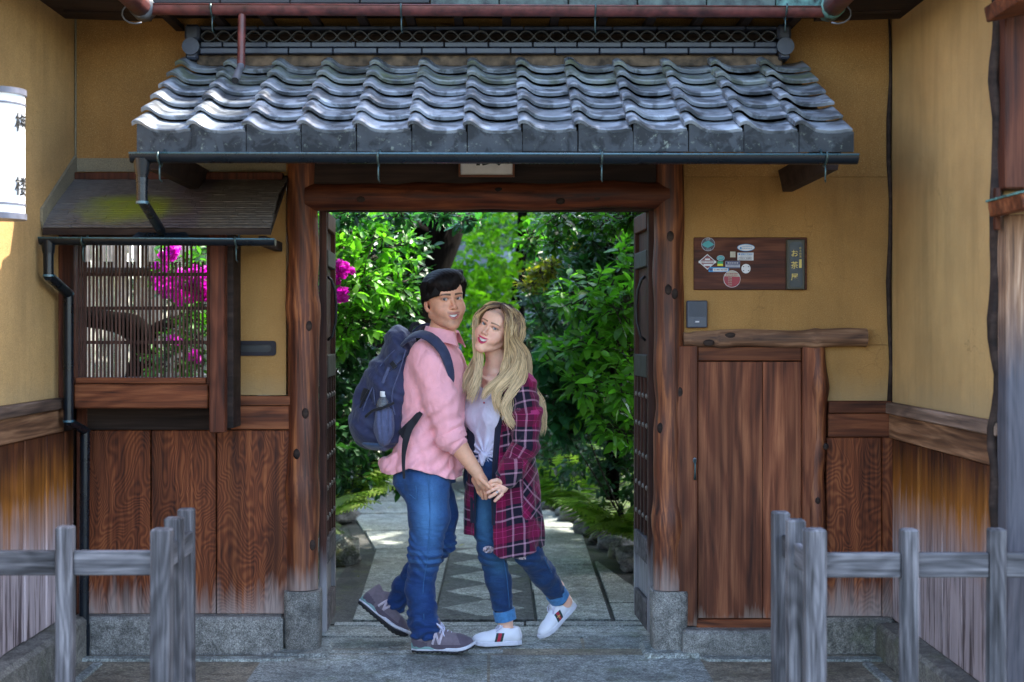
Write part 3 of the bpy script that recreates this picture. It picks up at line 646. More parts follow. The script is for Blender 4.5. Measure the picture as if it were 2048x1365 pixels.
slabq('rear_slope',(eL-1.6,rp,zr+.4),(eR+1.6,rp,zr+.4),(eR+1.6,7.75,zr+.15),(eL-1.6,7.75,zr+.15),.06,M_ROOFD)
slabq('soffit',(eL-.35,ye+.01,ze-.03),(eR+.35,ye+.01,ze-.03),(eR+.35,YW+.1,ze+.03),(eL-.35,YW+.1,ze+.03),.015,M_DARKW)
box('fascia',(eL,ye-.01,ze-.045),(eR,ye+.012,ze+.032),M_DARKW,hr,.003).location=(0,-6.4,-2.95)
for i in range(14):
    x=eL+.1+i*(eR-eL-.2)/13; box('rafter',(x-.02,ye+.015,ze-.06),(x+.02,YW-.001,ze-.032),M_DARKW,hr,.002).location=(0,-6.4,-2.95)
# copper edge plates seen along the very top
xa,xb=XP(860,6.34),XP(1690,6.34)
for i in range(6):
    a=xa+(xb-xa)*i/6; b=xa+(xb-xa)*(i+1)/6
    q=MB(); z0=ZP(13,6.34)+.006+ -.0015*i; q.box((a+.002,6.335,z0),(b-.002,6.35,z0+.12),.003); q.build('edge_plate',M_VERD if i in (5,) else plain('green_copper_plate',(.07,.10,.085),.5,nz=.5,sc=20),hr).location=(0,-6.4,-2.95)
for i in range(4):
    a=XP(300+140*i,6.35); b=XP(300+140*(i+1),6.35)
    q=box('edge_plate',(a+.002,6.345,ZP(6,6.34)),(b-.002,6.36,ZP(-30,6.34)),M_ROOFD,hr,.003); q.location=(0,-6.4,-2.95)
# side eaves
for s,e in ((-1,eL),(1,eR)):
    slabq('side_slope',(e,ye+.2,ze+.03),(e,4.5,ze+.03),(e+s*2.5,4.5,ze+.03+2.5*sl2),(e+s*2.5,ye+.2,ze+.03+2.5*sl2),.06,M_ROOFD)
    slabq('side_soffit',(e-s*.0,ye+.2,ze-.03),(e,4.5,ze-.03),(e+s*.6,4.5,ze-.01),(e+s*.6,ye+.2,ze-.01),.015,M_DARKW)
# house bodies behind the side walls (close off the light)
hbody=MB(); hbody.box((XLW-4,4.4,0),(XLW-.13,6.6,3.9),.01); q=hbody.build('house_block',M_PL,lw); q.location=(-XLW,-5.6,0)
hbody=MB(); hbody.box((XRW+.13,5.3,0),(XRW+4,6.85,3.9),.01); q=hbody.build('house_block',M_PL,rw); q.location=(-XRW,-5.6,0)
# ---------------------------------------------------------------- window bay
wb=thing('lattice_window','dark wooden lattice window bay under a mossy bark canopy','window',(XP(290,6.5),6.5,1.6))
WO=Vector(wb.location)
YF=6.47
def wbx(n,a,b,m,bev=.003): q=box(n,a,b,m,wb,bev); q.location=-WO; return q
sF=F/YF
wbx('frame_post',(XLW+.0,YF,1.15),(XP(146,YF),YF+.20,1.95),M_FRAME)
wbx('frame_post',(XP(412,YF),YF+.01,1.2),(XP(432,YF),YF+.12,1.95),M_FRAME)
wbx('frame_post',(XP(418,6.43),6.43,ZP(866,6.43)),(XP(449,6.43),6.50,1.95),M_FRAME,.004)
wbx('frame_post',(XP(449,YF)+.001,YF+.03,ZP(858,YF)),(XP(464,YF),YW-.03,1.95),M_DARKW)
wbx('sill_rail',(XP(149,YF),YF+.01,ZP(768,YF)),(XP(411,YF),YF+.14,ZP(756,YF)),M_RAIL)
wbx('sill_board',(XP(149,YF),YF-.01,ZP(817,YF)),(XP(417,YF),YF+.14,ZP(769,YF)),M_RAIL,.005)
wbx('bay_floor',(XLW+.01,YF+.14,1.16),(XP(449,YF),YW-.01,1.19),M_DARKW)
wbx('head_rail',(XLW+.02,YF+.02,ZP(486,YF)+.005),(XP(449,YF),YF+.12,2.0),M_DARKW)
x0=XP(154,YF); pitch=.01722; ph=0
i=0; x=XP(167,YF)
zb_=ZP(757,YF); 
seq=[0,0]+[1,1,1,0,0,0]*6
ZS_,ZTALL=ZP(523,YF),1.94
def slatmesh(h):
    m_=MB().box((-.0041,0,0),(.0041,.012,h),.0008); me=mesh('lattice_slat',np.concatenate(m_.v),m_.f); me.materials.append(M_SLAT); return me
SA,SB=slatmesh(ZS_-zb_),slatmesh(ZTALL-zb_)
for k in range(33):
    if x>XP(409,YF): break
    o=bpy.data.objects.new('lattice_slat',SB if seq[k] else SA); link(o,wb); o.location=Vector((x+rnd.uniform(-.0008,.0008),YF+.03,zb_))-WO; o.rotation_euler=(0,rnd.uniform(-.002,.002),0); x+=pitch
for yy in (548,616,685): wbx('lattice_rail',(XP(152,YF),YF+.0435,ZP(yy+4,YF)),(XP(411,YF),YF+.054,ZP(yy-3,YF)),M_SLAT,.001)
for k in range(3): wbx('lattice_slat',(XP(152+k*5,YF),YF+.03,zb_),(XP(155+k*5,YF),YF+.042,1.94),M_SLAT,.0008)
# canopy of thin bark shingles
cn=thing('window_canopy','small mossy canopy of layered bark shingles over the lattice window','canopy',(XP(330,6.4),6.4,2.1))
CO=Vector(cn.location); ya,yb_,za,zb2=6.205,6.70,1.955,2.225; NL=26
cx0,cx1=XLW+.014,-1.0
for r in range(NL):
    t=r/NL; y=ya+(yb_-ya)*t; zc=za+(zb2-za)*(t**.86); dzdy=(zb2-za)/(yb_-ya)
    xs=[cx0]; 
    while xs[-1]<cx1-.0: xs.append(min(cx1,xs[-1]+rnd.uniform(.06,.15)))
    mm=MB()
    for a,b in zip(xs[:-1],xs[1:]):
        if b-a<.004: continue
        jy=rnd.uniform(-.0022,.0022); jz=rnd.uniform(-.001,.0012); xr=b-.0008
        if b>=cx1-.001: xr=cx1-.02*math.sin(t*PI)*.5+rnd.uniform(-.004,.004)
        mm.box((0,0,-.0035),(xr-a,.05,.0020),.0008,Matrix.Translation((a,y+jy,zc+jz+.0035))@Matrix.Rotation(math.atan(dzdy)*.93,4,'X'))
    q=mm.build('shingle_course',M_BARK_SH,cn); q.location=-CO
def cbx(n,a,b,m,bev=.003): q=box(n,a,b,m,cn,bev); q.location=-CO; return q
q=MB().add([(cx0,ya,za-.03),(cx1,ya,za-.03),(cx1,yb_,zb2-.02),(cx0,yb_,zb2-.02),(cx0,ya,za-.003),(cx1,ya,za-.003),(cx1,yb_,zb2-.004),(cx0,yb_,zb2-.004)],[(3,2,1,0),(4,5,6,7),(0,1,5,4),(1,2,6,5),(2,3,7,6),(3,0,4,7)]).build('canopy_deck',M_DARKW,cn); q.location=-CO
cbx('canopy_ridge',(cx0,6.665,ZP(361,6.69)),(cx1-.02,6.72,ZP(346,6.69)),M_FRAME,.004)
cbx('canopy_rafter',(cx1-.06,6.24,za-.075),(cx1-.025,6.7,za-.032),M_DARKW)
Yc2=6.15
g2=gutter('roof_gutter','short dark gutter hanging under the bark canopy above the lattice window',XP(80,Yc2),XP(551,Yc2),Yc2,ZP(478,Yc2),.030,M_PVC,M_PVCRIM,None,[XP(167,Yc2),XP(473,Yc2)],slope=.006)
L2=np.array(g2.location); xg=XP(97,Yc2)
MB().tube(np.array([(xg,Yc2,ZP(480,Yc2)),(xg,Yc2,ZP(500,Yc2)),(xg,Yc2,ZP(507,Yc2))])-L2,[.030,.027,.025],14).build('outlet_funnel',M_PVC,g2,True,50)
# plate behind the spout of the upper downpipe
bp=MB(); a=XP(322,Yc2+.04); V=[];
for k in range(15):
    t=-1+2*k/14; V.append((a+t*.128,0,(.055*(1-abs(t)**3.2))))
V=[(x,Yc2+.035+z*.7,ZP(475,Yc2)+z) for x,_,z in V]+[(x,Yc2+.038,ZP(477,Yc2)) for x,_,z in V]
bp.add(V,[(k,k+1,k+16,k+15)[::-1] for k in range(14)]); q=bp.build('splash_plate',M_PVC,g2,True); q.location=-Vector(L2)
pp=[(xg,Yc2,ZP(503,Yc2)),(xg,Yc2,ZP(552,Yc2))]; Y3=6.40
p3=(XP(137,Y3),Y3,ZP(588,Y3)); p4=(XP(137,Y3),Y3,ZP(843,Y3)); Y4=6.585; p5=(XP(170,Y4),Y4,ZP(862,Y4)); p6=(XP(168,Y4),Y4,.06)
for a,b in ((pp[0],pp[1]),(pp[1],p3),(p3,p4),(p4,p5),(p5,p6)):
    A=np.array(a);B=np.array(b); dd=(B-A)/np.linalg.norm(B-A)
    MB().tube([A-dd*.004-L2,B+dd*.006-L2],.0225 if b is not p5 else .02,14).build('downpipe',M_PVC,g2,True,50)
for c_ in (pp[1],p3,p4): MB().tube([np.array(c_)-L2+np.array((0,0,.005)),np.array(c_)-L2-np.array((0,0,.004))],.0245,16).build('pipe_collar',M_PVCRIM,g2,True,40)
MB().tube([np.array(p6)-L2+np.array((0,0,.09)),np.array(p6)-L2,np.array(p6)-L2-np.array((0,0,.055))],[.027,.027,.025],14).build('pipe_shoe',M_PVC,g2,True,50)
# ---------------------------------------------------------------- lantern on the left wall
LX,LY=-1.86,5.30; lt=thing('wall_lantern','tall white cylindrical paper lantern with black characters on the left wall','lantern',(LX,LY,ZP(310,LY)))
M_LAN=plain('white_lantern_paper',(.80,.82,.86),.5,nz=.04); M_LANG=plain('lantern_grey_metal',(.16,.165,.21),.45,nz=.15)
hh=130/F*LY
def cyl(n,z0,z1,r,m): return MB().tube([(0,0,z0),(0,0,z1)],r,40).build(n,m,lt,True,40)
cyl('shade',-hh+.012,hh-.012,.086,M_LAN); cyl('cap',hh-.022,hh,.092,M_LANG); cyl('cap',-hh,-hh+.022,.092,M_LANG)
cyl('band',hh-.06,hh-.053,.0885,M_LANG); cyl('band',-hh+.052,-hh+.059,.0885,M_LANG)
box('bracket',(-.15,-.012,-.01),(-.08,.012,.01),M_IRON,lt); 
for ch,zc in (('梅',.11),('楼',-.125)):
    o=text('character',ch,.075,M_INK,lt,.0,bold=.0012)
    me=o.data; bmx=bmesh.new(); bmx.from_mesh(me); bmesh.ops.subdivide_edges(bmx,edges=[e for e in bmx.edges if e.calc_length()>.008],cuts=2); bmx.to_mesh(me); bmx.free()
    for v in me.vertices:
        x_,y_=v.co.x,v.co.y; a=R(-90+76)+x_/.088; v.co=(.0885*math.cos(a),.0885*math.sin(a),y_+zc)
# ---------------------------------------------------------------- letter slot, notice board, intercom
M_SLOT=plain('slot_metal',(.016,.012,.017),.55,nz=.2,spec=.25)
ls=thing('letter_slot','dark metal letter slot plate set in the narrow plaster panel','letter slot',(XP(512,YW),YW-.004,ZP(697,YW)))
def rr_ring(w,h,r,w2,h2,r2,y0,y1):
    def rp(w,h,r,n=6):
        out=[]
        for cx_,cz_,a0 in ((w-r,h-r,0),(-w+r,h-r,90),(-w+r,-h+r,180),(w-r,-h+r,270)):
            for k in range(n+1): a=R(a0+90*k/n); out.append((cx_+r*math.cos(a),cz_+r*math.sin(a)))
        return out
    A=rp(w,h,r);B=rp(w2,h2,r2); n=len(A); V=[(x,y0,z) for x,z in A]+[(x,y0,z) for x,z in B]+[(x,y1,z) for x,z in A]+[(x,y1,z) for x,z in B]
    Fc=[]
    for k in range(n):
        j=(k+1)%n; Fc+= [(k,j,n+j,n+k)[::1],(k,2*n+k,2*n+j,j),(n+k,n+j,3*n+j,3*n+k)]
    return V,Fc,[(x,y1-.002,z) for x,z in B]
V,Fc,inn=rr_ring(.096,.0355,.016,.074,.017,.014,-.008,.004); MB().add(V,Fc).build('plate',M_SLOT,ls)
MB().add(inn,[tuple(range(len(inn)))[::-1]]).build('flap',M_INK,ls)
nb=thing('notice_board','wooden board with registration stickers and a black name plate on the plaster wall','notice board',(XP(1500,YW),YW-.004,ZP(528,YW)))
bw_,bh_=113/423,52.5/423
box('board',(-bw_,-.008,-bh_),(bw_,.004,bh_),wood('notice_board_wood',(.03,.009,.007),(.085,.026,.015),(.17,.062,.034),0,'stripe',sc=1.),nb,.003)
def S(px,py): return ((px-1500)/423,(528-py)/423)
def ell(cx_,cy_,rx,ry,n=28,sh=0): return [(cx_+rx*math.cos(2*PI*k/n),cy_+ry*math.sin(2*PI*k/n)) for k in range(n)]
def rect(x0,y0,x1,y1): return [(x0,y0),(x1,y0),(x1,y1),(x0,y1)]
def flat(name,poly,y,m,parent,label=None):
    a=sum(poly[i][0]*poly[(i+1)%len(poly)][1]-poly[(i+1)%len(poly)][0]*poly[i][1] for i in range(len(poly)))
    if a<0: poly=poly[::-1]
    n=len(poly); V=[(x,y,z) for x,z in poly]+[(x,y+.0012,z) for x,z in poly]
    o=MB().add(V,[tuple(range(n))]+[(k,k+n,(k+1)%n+n,(k+1)%n) for k in range(n)]).build(name,m,parent)
    if label: o['label']=label
    return o
def col(n,c,r=.5): return plain('print_'+n,c,r,nz=.08)
cW=col('white',(.65,.63,.65)); cB=col('blue',(.02,.22,.5)); cT=col('teal',(.05,.30,.32)); cR=col('red',(.30,.015,.03)); cN=col('navy',(.025,.03,.12)); cM=col('maroon',(.20,.05,.055)); cG=col('green',(.02,.3,.12)); cY=col('yellow',(.65,.6,.03)); cC=col('cream',(.45,.40,.31)); cP=col('pale',(.42,.42,.48)); cK=col('dark_ring',(.05,.045,.06)); cGold=plain('gold_letters',(.42,.30,.08),.35,metal=.4)
def stk(pts_list,label):
    e=None
    for i,(poly,m) in enumerate(pts_list):
        if i==0: e=flat('sticker',poly,-.0095,m,nb,label)
        else: flat('print',poly,-.0095-.0012*i,m,e)
    return e
def E_(px,py,rx,ry): x,y=S(px,py); return ell(x,y,rx/423,ry/423)
def Q(x0,y0,x1,y1): a=S(x0,y1);b=S(x1,y0); return rect(a[0],a[1],b[0],b[1])
def lines(e,x0,x1,ys,m,h=1.2,y=-.0125,seed=1):
    r_=random.Random(seed); mm=MB()
    for py in ys:
        x=x0
        while x<x1:
            w_=r_.uniform(1.2,3.2); a=S(x,py+h/2); b=S(min(x+w_,x1),py-h/2); mm.box((a[0],y-.0006,a[1]),(b[0],y,b[1]),.0001); x+=w_+r_.uniform(.6,1.2)
    mm.build('print',m,e)
def stext(e,s,px,py,sz,m,y=-.0125): x,z=S(px,py); return text('print',s,sz/423,m,e,.0004,Matrix.Translation((x,y,z))@RX)
e=stk([(E_(1415.5,489.5,13.5,13.5),cP),(E_(1415.5,489.5,12.7,12.7),cK),([S(1403,490),S(1409,485),S(1416,482),S(1422,486),S(1428,490),S(1422,493),S(1415,497),S(1408,494)],cT)],'round dark sticker with a teal emblem'); stext(e,'1212',1416,500,5,cP,-.0135); stext(e,'協会',1415,480,5,cP,-.0135)
e=stk([([S(1396,524.5),S(1414,509),S(1432,524.5),S(1414,540)],cW),([S(1398,524.5),S(1414,511),S(1430,524.5),S(1414,538)],cM),(Q(1396.5,522.5,1431.5,527),cW),(Q(1409,518,1419,521),cW),(Q(1406,529,1423,532.5),cW)],'maroon diamond sticker with white bars'); lines(e,1400,1428,(524.7,),cM,1.6,-.016,3)
e=stk([(E_(1440.5,517,8,5.5),cP),(E_(1440.5,517,7.2,4.7),cT)],'small teal oval sticker'); lines(e,1435,1446,(515.5,518),cP,.8,-.0122,8)
stk([(Q(1434,523.5,1445,532.5),cY),(Q(1434,523.5,1445,528.5),cG)],'small green and yellow sticker')
e=stk([(E_(1491,496,17.5,7.2),cB),(E_(1491,496,16.6,6.2),cW)],'white oval sticker with blue rim'); lines(e,1484,1503,(493.5,497.5),cB,1,-.0122,4); flat('print',[S(1478,497),S(1480.5,494.5),S(1483,497),S(1480.5,499.5)],-.0122,cB,e)
stk([(Q(1459.5,504,1470,515.5),cC)],'plain beige square sticker')
e=stk([(Q(1474,506,1506,521.5),cW)],'white rectangular sticker with blue lettering'); stext(e,'■ 御菓子司協会',1490,509.5,4,cB,-.0115); lines(e,1480,1500,(513,),cK,.7,-.0115,5)
for a,b,s in ((1476.5,1486.5,'103'),(1488,1502.5,'41000')): flat('print',Q(a,515.3,b,520.3),-.0112,cK,e); flat('print',Q(a+.5,515.8,b-.5,519.8),-.0124,cW,e); stext(e,s,(a+b)/2,517.8,4,cK,-.014)
e=stk([(Q(1450,523,1479,537),cP),(Q(1450.5,523.5,1478.5,530),cN),(Q(1450.5,535.3,1478.5,536.7),cN)],'navy and grey rectangular sticker'); lines(e,1454,1476,(526.8,),cW,2,-.0135,6); lines(e,1453,1476,(532.6,),cN,1.1,-.0135,7)
e=stk([(E_(1491,538,9.2,9.4),cW)],'round white sticker'); 
for a,b in ((1486,534),(1496,534),(1486,542),(1496,542)): flat('print',E_(a,b,1.2,1.0),-.0112,cK,e)
e=stk([(E_(1463,558.5,17,17),cW),(E_(1463,558.5,16.2,16.2),cR),([S(1463+16*math.cos(R(a)),558.5-16*math.sin(R(a))) for a in range(16,165,8)],cC)],'round red and cream sticker'); lines(e,1451,1475,(548,551),cR,1.4,-.0135,9)
for i,s in enumerate(('22年','42年','55年','25年')): stext(e,s,1459,556.5+i*4.7,4.2,cC,-.0128)
e=stk([(Q(1416.5,535,1457,544.5),cB),(Q(1425,537.2,1455,543.5),cW)],'long blue and white sticker with a heart'); stext(e,'01.9067.42.1230',1440,540.3,3.9,cK,-.0135)
flat('print',[S(1421,543),S(1417.6,539.6),S(1418,537.6),S(1419.8,537.2),S(1421,538.6),S(1422.2,537.2),S(1424,537.6),S(1424.4,539.6)],-.0122,cN,e)
npl=MB().box((S(1570,580)[0],-.030,S(1570,580)[1]),(S(1607,480)[0],-.0085,S(1607,480)[1]),.004).build('name_plate',plain('bronze_plate_rim',(.05,.045,.03),.5,metal=.2),nb)
pol=[]; a=S(1576.5,575.5); b=S(1602,485.5); c_=.011
pol=[(a[0]+c_,a[1]),(b[0]-c_,a[1]),(b[0],a[1]+c_),(b[0],b[1]-c_),(b[0]-c_,b[1]),(a[0]+c_,b[1]),(a[0],b[1]-c_),(a[0],a[1]+c_)]
flat('plate_face',pol,-.0315,plain('black_lacquer',(.008,.012,.016),.35),npl)
for s,py in (('お',509),('茶',532.5),('屋',556)): x,z=S(1586,py); text('letter',s,15/423,cGold,npl,.0008,Matrix.Translation((x,-.0325,z))@RX,bold=.0003)
for k,s in enumerate('京の和菓'): x,z=S(1597.5,498+k*5.6); text('letter',s,4.8/423,cGold,npl,.0004,Matrix.Translation((x,-.0322,z))@RX)
flat('print',Q(1595,520,1600,537),-.0325,cGold,npl)
ic=thing('intercom','slate grey intercom box on the plaster above the horizontal log','intercom',(XP(1392.5,YW),YW-.002,ZP(629,YW)))
M_IC=plain('slate_plastic',(.045,.052,.075),.42,nz=.06); box('case',(-.049,-.030,-.064),(.049,0,.064),M_IC,ic,.005)
for k in range(15): box('speaker_rib',(-.040+k*.0055,-.0325,-.012),(-.0375+k*.0055,-.0302,.056),M_IC,ic,.0006)
box('button_plate',(-.012,-.033,-.042),(.012,-.0302,-.026),plain('button_grey',(.10,.11,.15),.4),ic,.001); box('light_window',(-.009,-.0345,-.038),(.009,-.0332,-.034),cW,ic,.0004)
# ---------------------------------------------------------------- small side door with its log frame
sd=thing('side_door','small brown wooden side door framed by crooked logs','door',(XP(1500,YW),YW,0)); SO=Vector(sd.location)
def sdx(n,a,b,m,bev=.003): q=box(n,a,b,m,sd,bev); q.location=-SO; return q
X=lambda px: XP(px,6.70); Z=lambda py: ZP(py,6.70)
sdx('frame_post',(X(1352),6.675,.12),(X(1394),6.79,Z(692)),M_DOOR,.004); sdx('frame_post',(X(1603),6.675,.12),(X(1632),6.79,Z(692)),M_DOOR,.004)
sdx('top_rail',(X(1395),6.690,Z(722)),(X(1602),6.78,Z(694)),M_RAIL,.004)
sdx('bottom_rail',(X(1392),6.672,.065),(X(1603),6.78,Z(1238)),M_RAIL,.004)
sdx('door_panel',(X(1396),6.700,Z(1237)),(X(1525),6.74,Z(724)),M_DOOR,.002); sdx('door_panel',(X(1526),6.700,Z(1237)),(X(1602),6.74,Z(724)),M_DOOR,.002)
h=MB(); h.tube(np.array([(X(1388),6.668,Z(918)),(X(1388),6.66,Z(930)),(X(1387.5),6.655,Z(945)),(X(1388),6.668,Z(958))])-np.array(SO),[.007,.004,.004,.007],8); h.build('handle',M_HOOK,sd,True)
v,f=ICO2
MB().add(v*np.array([.010,.006,.014])+np.array([X(1388),6.672,Z(920)])-np.array(SO),f).build('handle_plate',M_PIPE,sd,True)
q=log('head_log',(X(1366),6.70,Z(679)),(X(1731),6.69,Z(676)),(.040,.044),M_LOGH,sd,18,30,.08,.006,11,((.22,.006),(.72,.008),(.02,-.012))); q.location=-SO
for xx,zz in ((1458,672),(1635,676),(1415,686)): MB().add(v*np.array([.028,.008,.016])+np.array([X(xx),6.66,Z(zz)])-np.array(SO),f).build('knot',M_DARKW,sd,True)
q=log('side_log',(X(1634),6.705,.12),(X(1635),6.71,Z(690)),(.046,.040),M_POST,sd,18,40,.06,.008,17,((.3,.008),(.68,-.004),(.85,.008))); q.location=-SO
for xx,zz in ((1632,1000),(1648,892)): MB().add(v*np.array([.013,.008,.017])+np.array([X(xx),6.662,Z(zz)])-np.array(SO),f).build('knot',M_DARKW,sd,True)
# ---------------------------------------------------------------- big post at the right edge
bpx=thing('corner_post','tall weathered timber post with dark log edge beside the right plaster wall','post',(1.86,5.2,0)); BO=Vector(bpx.location)
q=log('log_edge',(XP(1999,5.2),5.23,0),(XP(2001,5.2),5.23,3.3),.022,M_DARKW,bpx,14,50,.3,.014,23,((.5,.006),(.35,-.005))); q.location=-BO
q=box('post_board',(XP(2007,5.15),5.12,0),(XP(2007,5.15)+.22,5.22,ZP(430,5.15)),M_BIGPOST,bpx,.006); q.location=-BO
q=box('post_board',(XP(2009,5.15),5.14,ZP(378,5.15)),(XP(2009,5.15)+.22,5.24,3.3),M_FRAME,bpx,.006); q.location=-BO
q=MB().box((-.0,-.3,-.028),(.35,.035,.028),.004,Matrix.Translation((XP(1983,5.1),5.10,ZP(418,5.1)))@Matrix.Rotation(R(-9),4,'Y')).build('cross_beam',M_RAIL,bpx); q.location=-BO
q=MB().box((-.005,-.31,-.004),(.36,.04,.004),.001,Matrix.Translation((XP(1981,5.1),5.10,ZP(401,5.1)))@Matrix.Rotation(R(-9),4,'Y')).build('copper_cap',M_VERD,bpx); q.location=-BO
q=MB().box((-.0,-.3,-.028),(.35,.035,.028),.004,Matrix.Translation((XP(1996,5.0),5.10,ZP(14,5.0)))@Matrix.Rotation(R(-12),4,'Y')).build('cross_beam',M_RAIL,bpx); q.location=-BO
q=box('peg',(XP(1990,5.15),5.14,ZP(460,5.15)),(XP(1999,5.15),5.17,ZP(376,5.15)),M_FRAME,bpx,.002); q.location=-BO
# ---------------------------------------------------------------- barriers in the foreground
def barrier(label,sgn,posts,Yf,XC,railx):
    t=thing('barrier_fence',label,'fence',(XC,Yf,0),'low grey wooden barriers before the gate'); o=np.array(t.location)
    for (x,y,zt_,w_) in posts:
        q=MB().box((-w_/2,-w_/2,-.01),(w_/2,w_/2,zt_),.006).build('post',M_GREYW,t); q.location=Vector((x,y,0))-t.location
        q.rotation_euler=(rnd.uniform(-.004,.004),rnd.uniform(-.006,.006),rnd.uniform(-.03,.03))
    return t
B1=barrier('low grey wooden barrier at the left, before the downpipe',1,[(-1.455,4.76,.852,.056),(-1.13,4.74,.846,.066),(-1.147,5.00,.850,.062),(-1.155,5.24,.851,.058),(-1.80,4.76,.85,.056)],4.74,-1.13,0)
B2=barrier('low grey wooden barrier at the right, before the side door',1,[(1.044,4.72,.848,.068),(1.030,4.95,.850,.060),(1.018,5.16,.850,.060),(1.362,4.74,.845,.054),(1.655,4.75,.845,.054),(1.95,4.75,.845,.054)],4.72,1.04,0)
def rail(t,a,b,h,d,m,ax):
    a=np.array(a);b=np.array(b); q=MB()
    if ax==0: q.box((a[0],a[1]-d/2,a[2]-h/2),(b[0],a[1]+d/2,a[2]+h/2),.004)
    else: q.box((a[0]-d/2,a[1],a[2]-h/2),(a[0]+d/2,b[1],a[2]+h/2),.004)
    q=q.build('rail',m,t); q.location=-t.location; return q
zr_=.728
for a,b in ((-2.0,-1.83),(-1.771,-1.484),(-1.426,-1.164)): rail(B1,(a,4.765,zr_),(b,0,0),.082,.030,M_GREYX,0)
for a,b in ((4.775,4.968),(5.032,5.21)): rail(B1,(-1.138,a,zr_+.005),(0,b,0),.078,.026,M_GREYY,1)
for a,b in ((1.079,1.334),(1.390,1.627),(1.683,1.922),(1.978,2.4)): rail(B2,(a,4.745,zr_-.004),(b,0,0),.082,.030,M_GREYX,0)
for a,b in ((4.755,4.919),(4.981,5.129)): rail(B2,(1.030,a,zr_+.004),(0,b,0),.078,.026,M_GREYY,1)


# ---------------------------------------------------------------- tall unseen houses added to hold off sun and sky light
nh=thing('added_house','two storey ochre and timber house added out of view beyond the right side wall to block the sun','house',(4.6,6.5,0))
box('upper_storey',(-2.0,-2.1,3.4),(2.4,3.0,6.6),M_PL,nh,.01); box('roof',(-2.4,-2.5,6.62),(2.8,3.2,6.85),M_ROOFD,nh,.01)
box('ground_storey',(-2.0,.40,0),(2.4,3.0,3.38),M_PL,nh,.01)
nh2=thing('added_house','two storey ochre and timber house added out of view beyond the left side wall','house',(-4.8,5.5,0))
box('upper_storey',(-2.4,-1.1,3.95),(2.0,1.1,6.4),M_PL,nh2,.01); box('roof',(-2.8,-1.5,6.42),(2.4,1.5,6.65),M_ROOFD,nh2,.01)
# ---------------------------------------------------------------- garden
def leafmat(name,c1,c2,trans=.45,rough=.40,tt=(1.5,1.9,.55)):
    n=NT(name); r=n.rand(); at=n.nd('ShaderNodeAttribute'); at.attribute_name='tint'; t=n.mth('FRACT',n.mth('ADD',at.outputs['Fac'],r))
    c=n.ramp(t,[(0,c1),(.6,c2),(1,tuple(min(1,x*1.45) for x in c2))]); 
    c=n.mix(1.,c,n.ramp(n.noise(n.co('World'),40,3),[(.3,.8),(.7,1.15)]),'MULTIPLY')
    n.fin(c,rough,.5)
    tr=n.nd('ShaderNodeBsdfTranslucent'); tc=n.mix(1.,c,tt,'MULTIPLY'); n.L(tc,tr.inputs[0])
    mx=n.nd('ShaderNodeMixShader'); mx.inputs[0].default_value=trans; n.L(n.b.outputs[0],mx.inputs[1]); n.L(tr.outputs[0],mx.inputs[2]); n.L(mx.outputs[0],n.o.inputs[0])
    return n.m
ML_CAM=leafmat('glossy_bright_leaf',(.020,.075,.018),(.060,.19,.028),.42,.40)
ML_LIT=leafmat('lit_camellia_leaf',(.045,.15,.02),(.12,.32,.04),.45,.38)  # brighter leaf copy with sunlight put into its colour
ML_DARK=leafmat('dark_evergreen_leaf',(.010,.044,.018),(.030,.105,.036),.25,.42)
ML_LIME=leafmat('lime_maple_leaf',(.06,.16,.012),(.16,.32,.02),.6,.4)
ML_BLUE=leafmat('cool_green_leaf',(.012,.06,.035),(.035,.14,.065),.4,.42)
ML_OLIVE=leafmat('bronze_new_leaf',(.10,.12,.015),(.22,.20,.03),.5,.35)
ML_FERN=leafmat('fern_frond_green',(.11,.21,.04),(.30,.40,.10),.45,.5)
ML_MOSS=plain('moss_green',(.045,.075,.012),.95,nz=.7,sc=14,bump=1.)
M_TRUNK=wood('dark_bark',(.002,.0016,.0016),(.005,.004,.0035),(.012,.010,.009),2,'stripe',rough=.95,bstr=1.,spec=.05)
M_TWIG=plain('brown_twig',(.03,.022,.016),.8)
M_PETAL=leafmat('magenta_azalea_petal',(.55,.006,.42),(.68,.012,.56),.45,.5,(1.1,1.,1.2))
def leaf_geo(L=1,W=.42,seg=4,fold=.18,curl=.22):
    V=[];Fc=[]
    for i in range(seg+1):
        t=i/seg; w_=W*.5*math.sin(PI*t**.92)**.62 if 0<i<seg else W*.06
        z=-curl*t*t; V+= [(-w_,t*L,z+fold*w_),(0,t*L,z),(w_,t*L,z+fold*w_)]
    for i in range(seg):
        a=i*3; Fc+= [(a,a+1,a+4,a+3),(a+1,a+2,a+5,a+4)]
    return np.array(V),Fc
LG=leaf_geo(); LG2=leaf_geo(seg=3,W=.46)
def rotm(d,roll,n):
    d=d/np.linalg.norm(d,axis=1)[:,None]; up=np.tile([0,0,1.],(n,1)); x=np.cross(d,up); x/=np.linalg.norm(x,axis=1)[:,None]+1e-6; z=np.cross(x,d)
    c,s_=np.cos(roll)[:,None],np.sin(roll)[:,None]; return x*c+z*s_, d, -x*s_+z*c
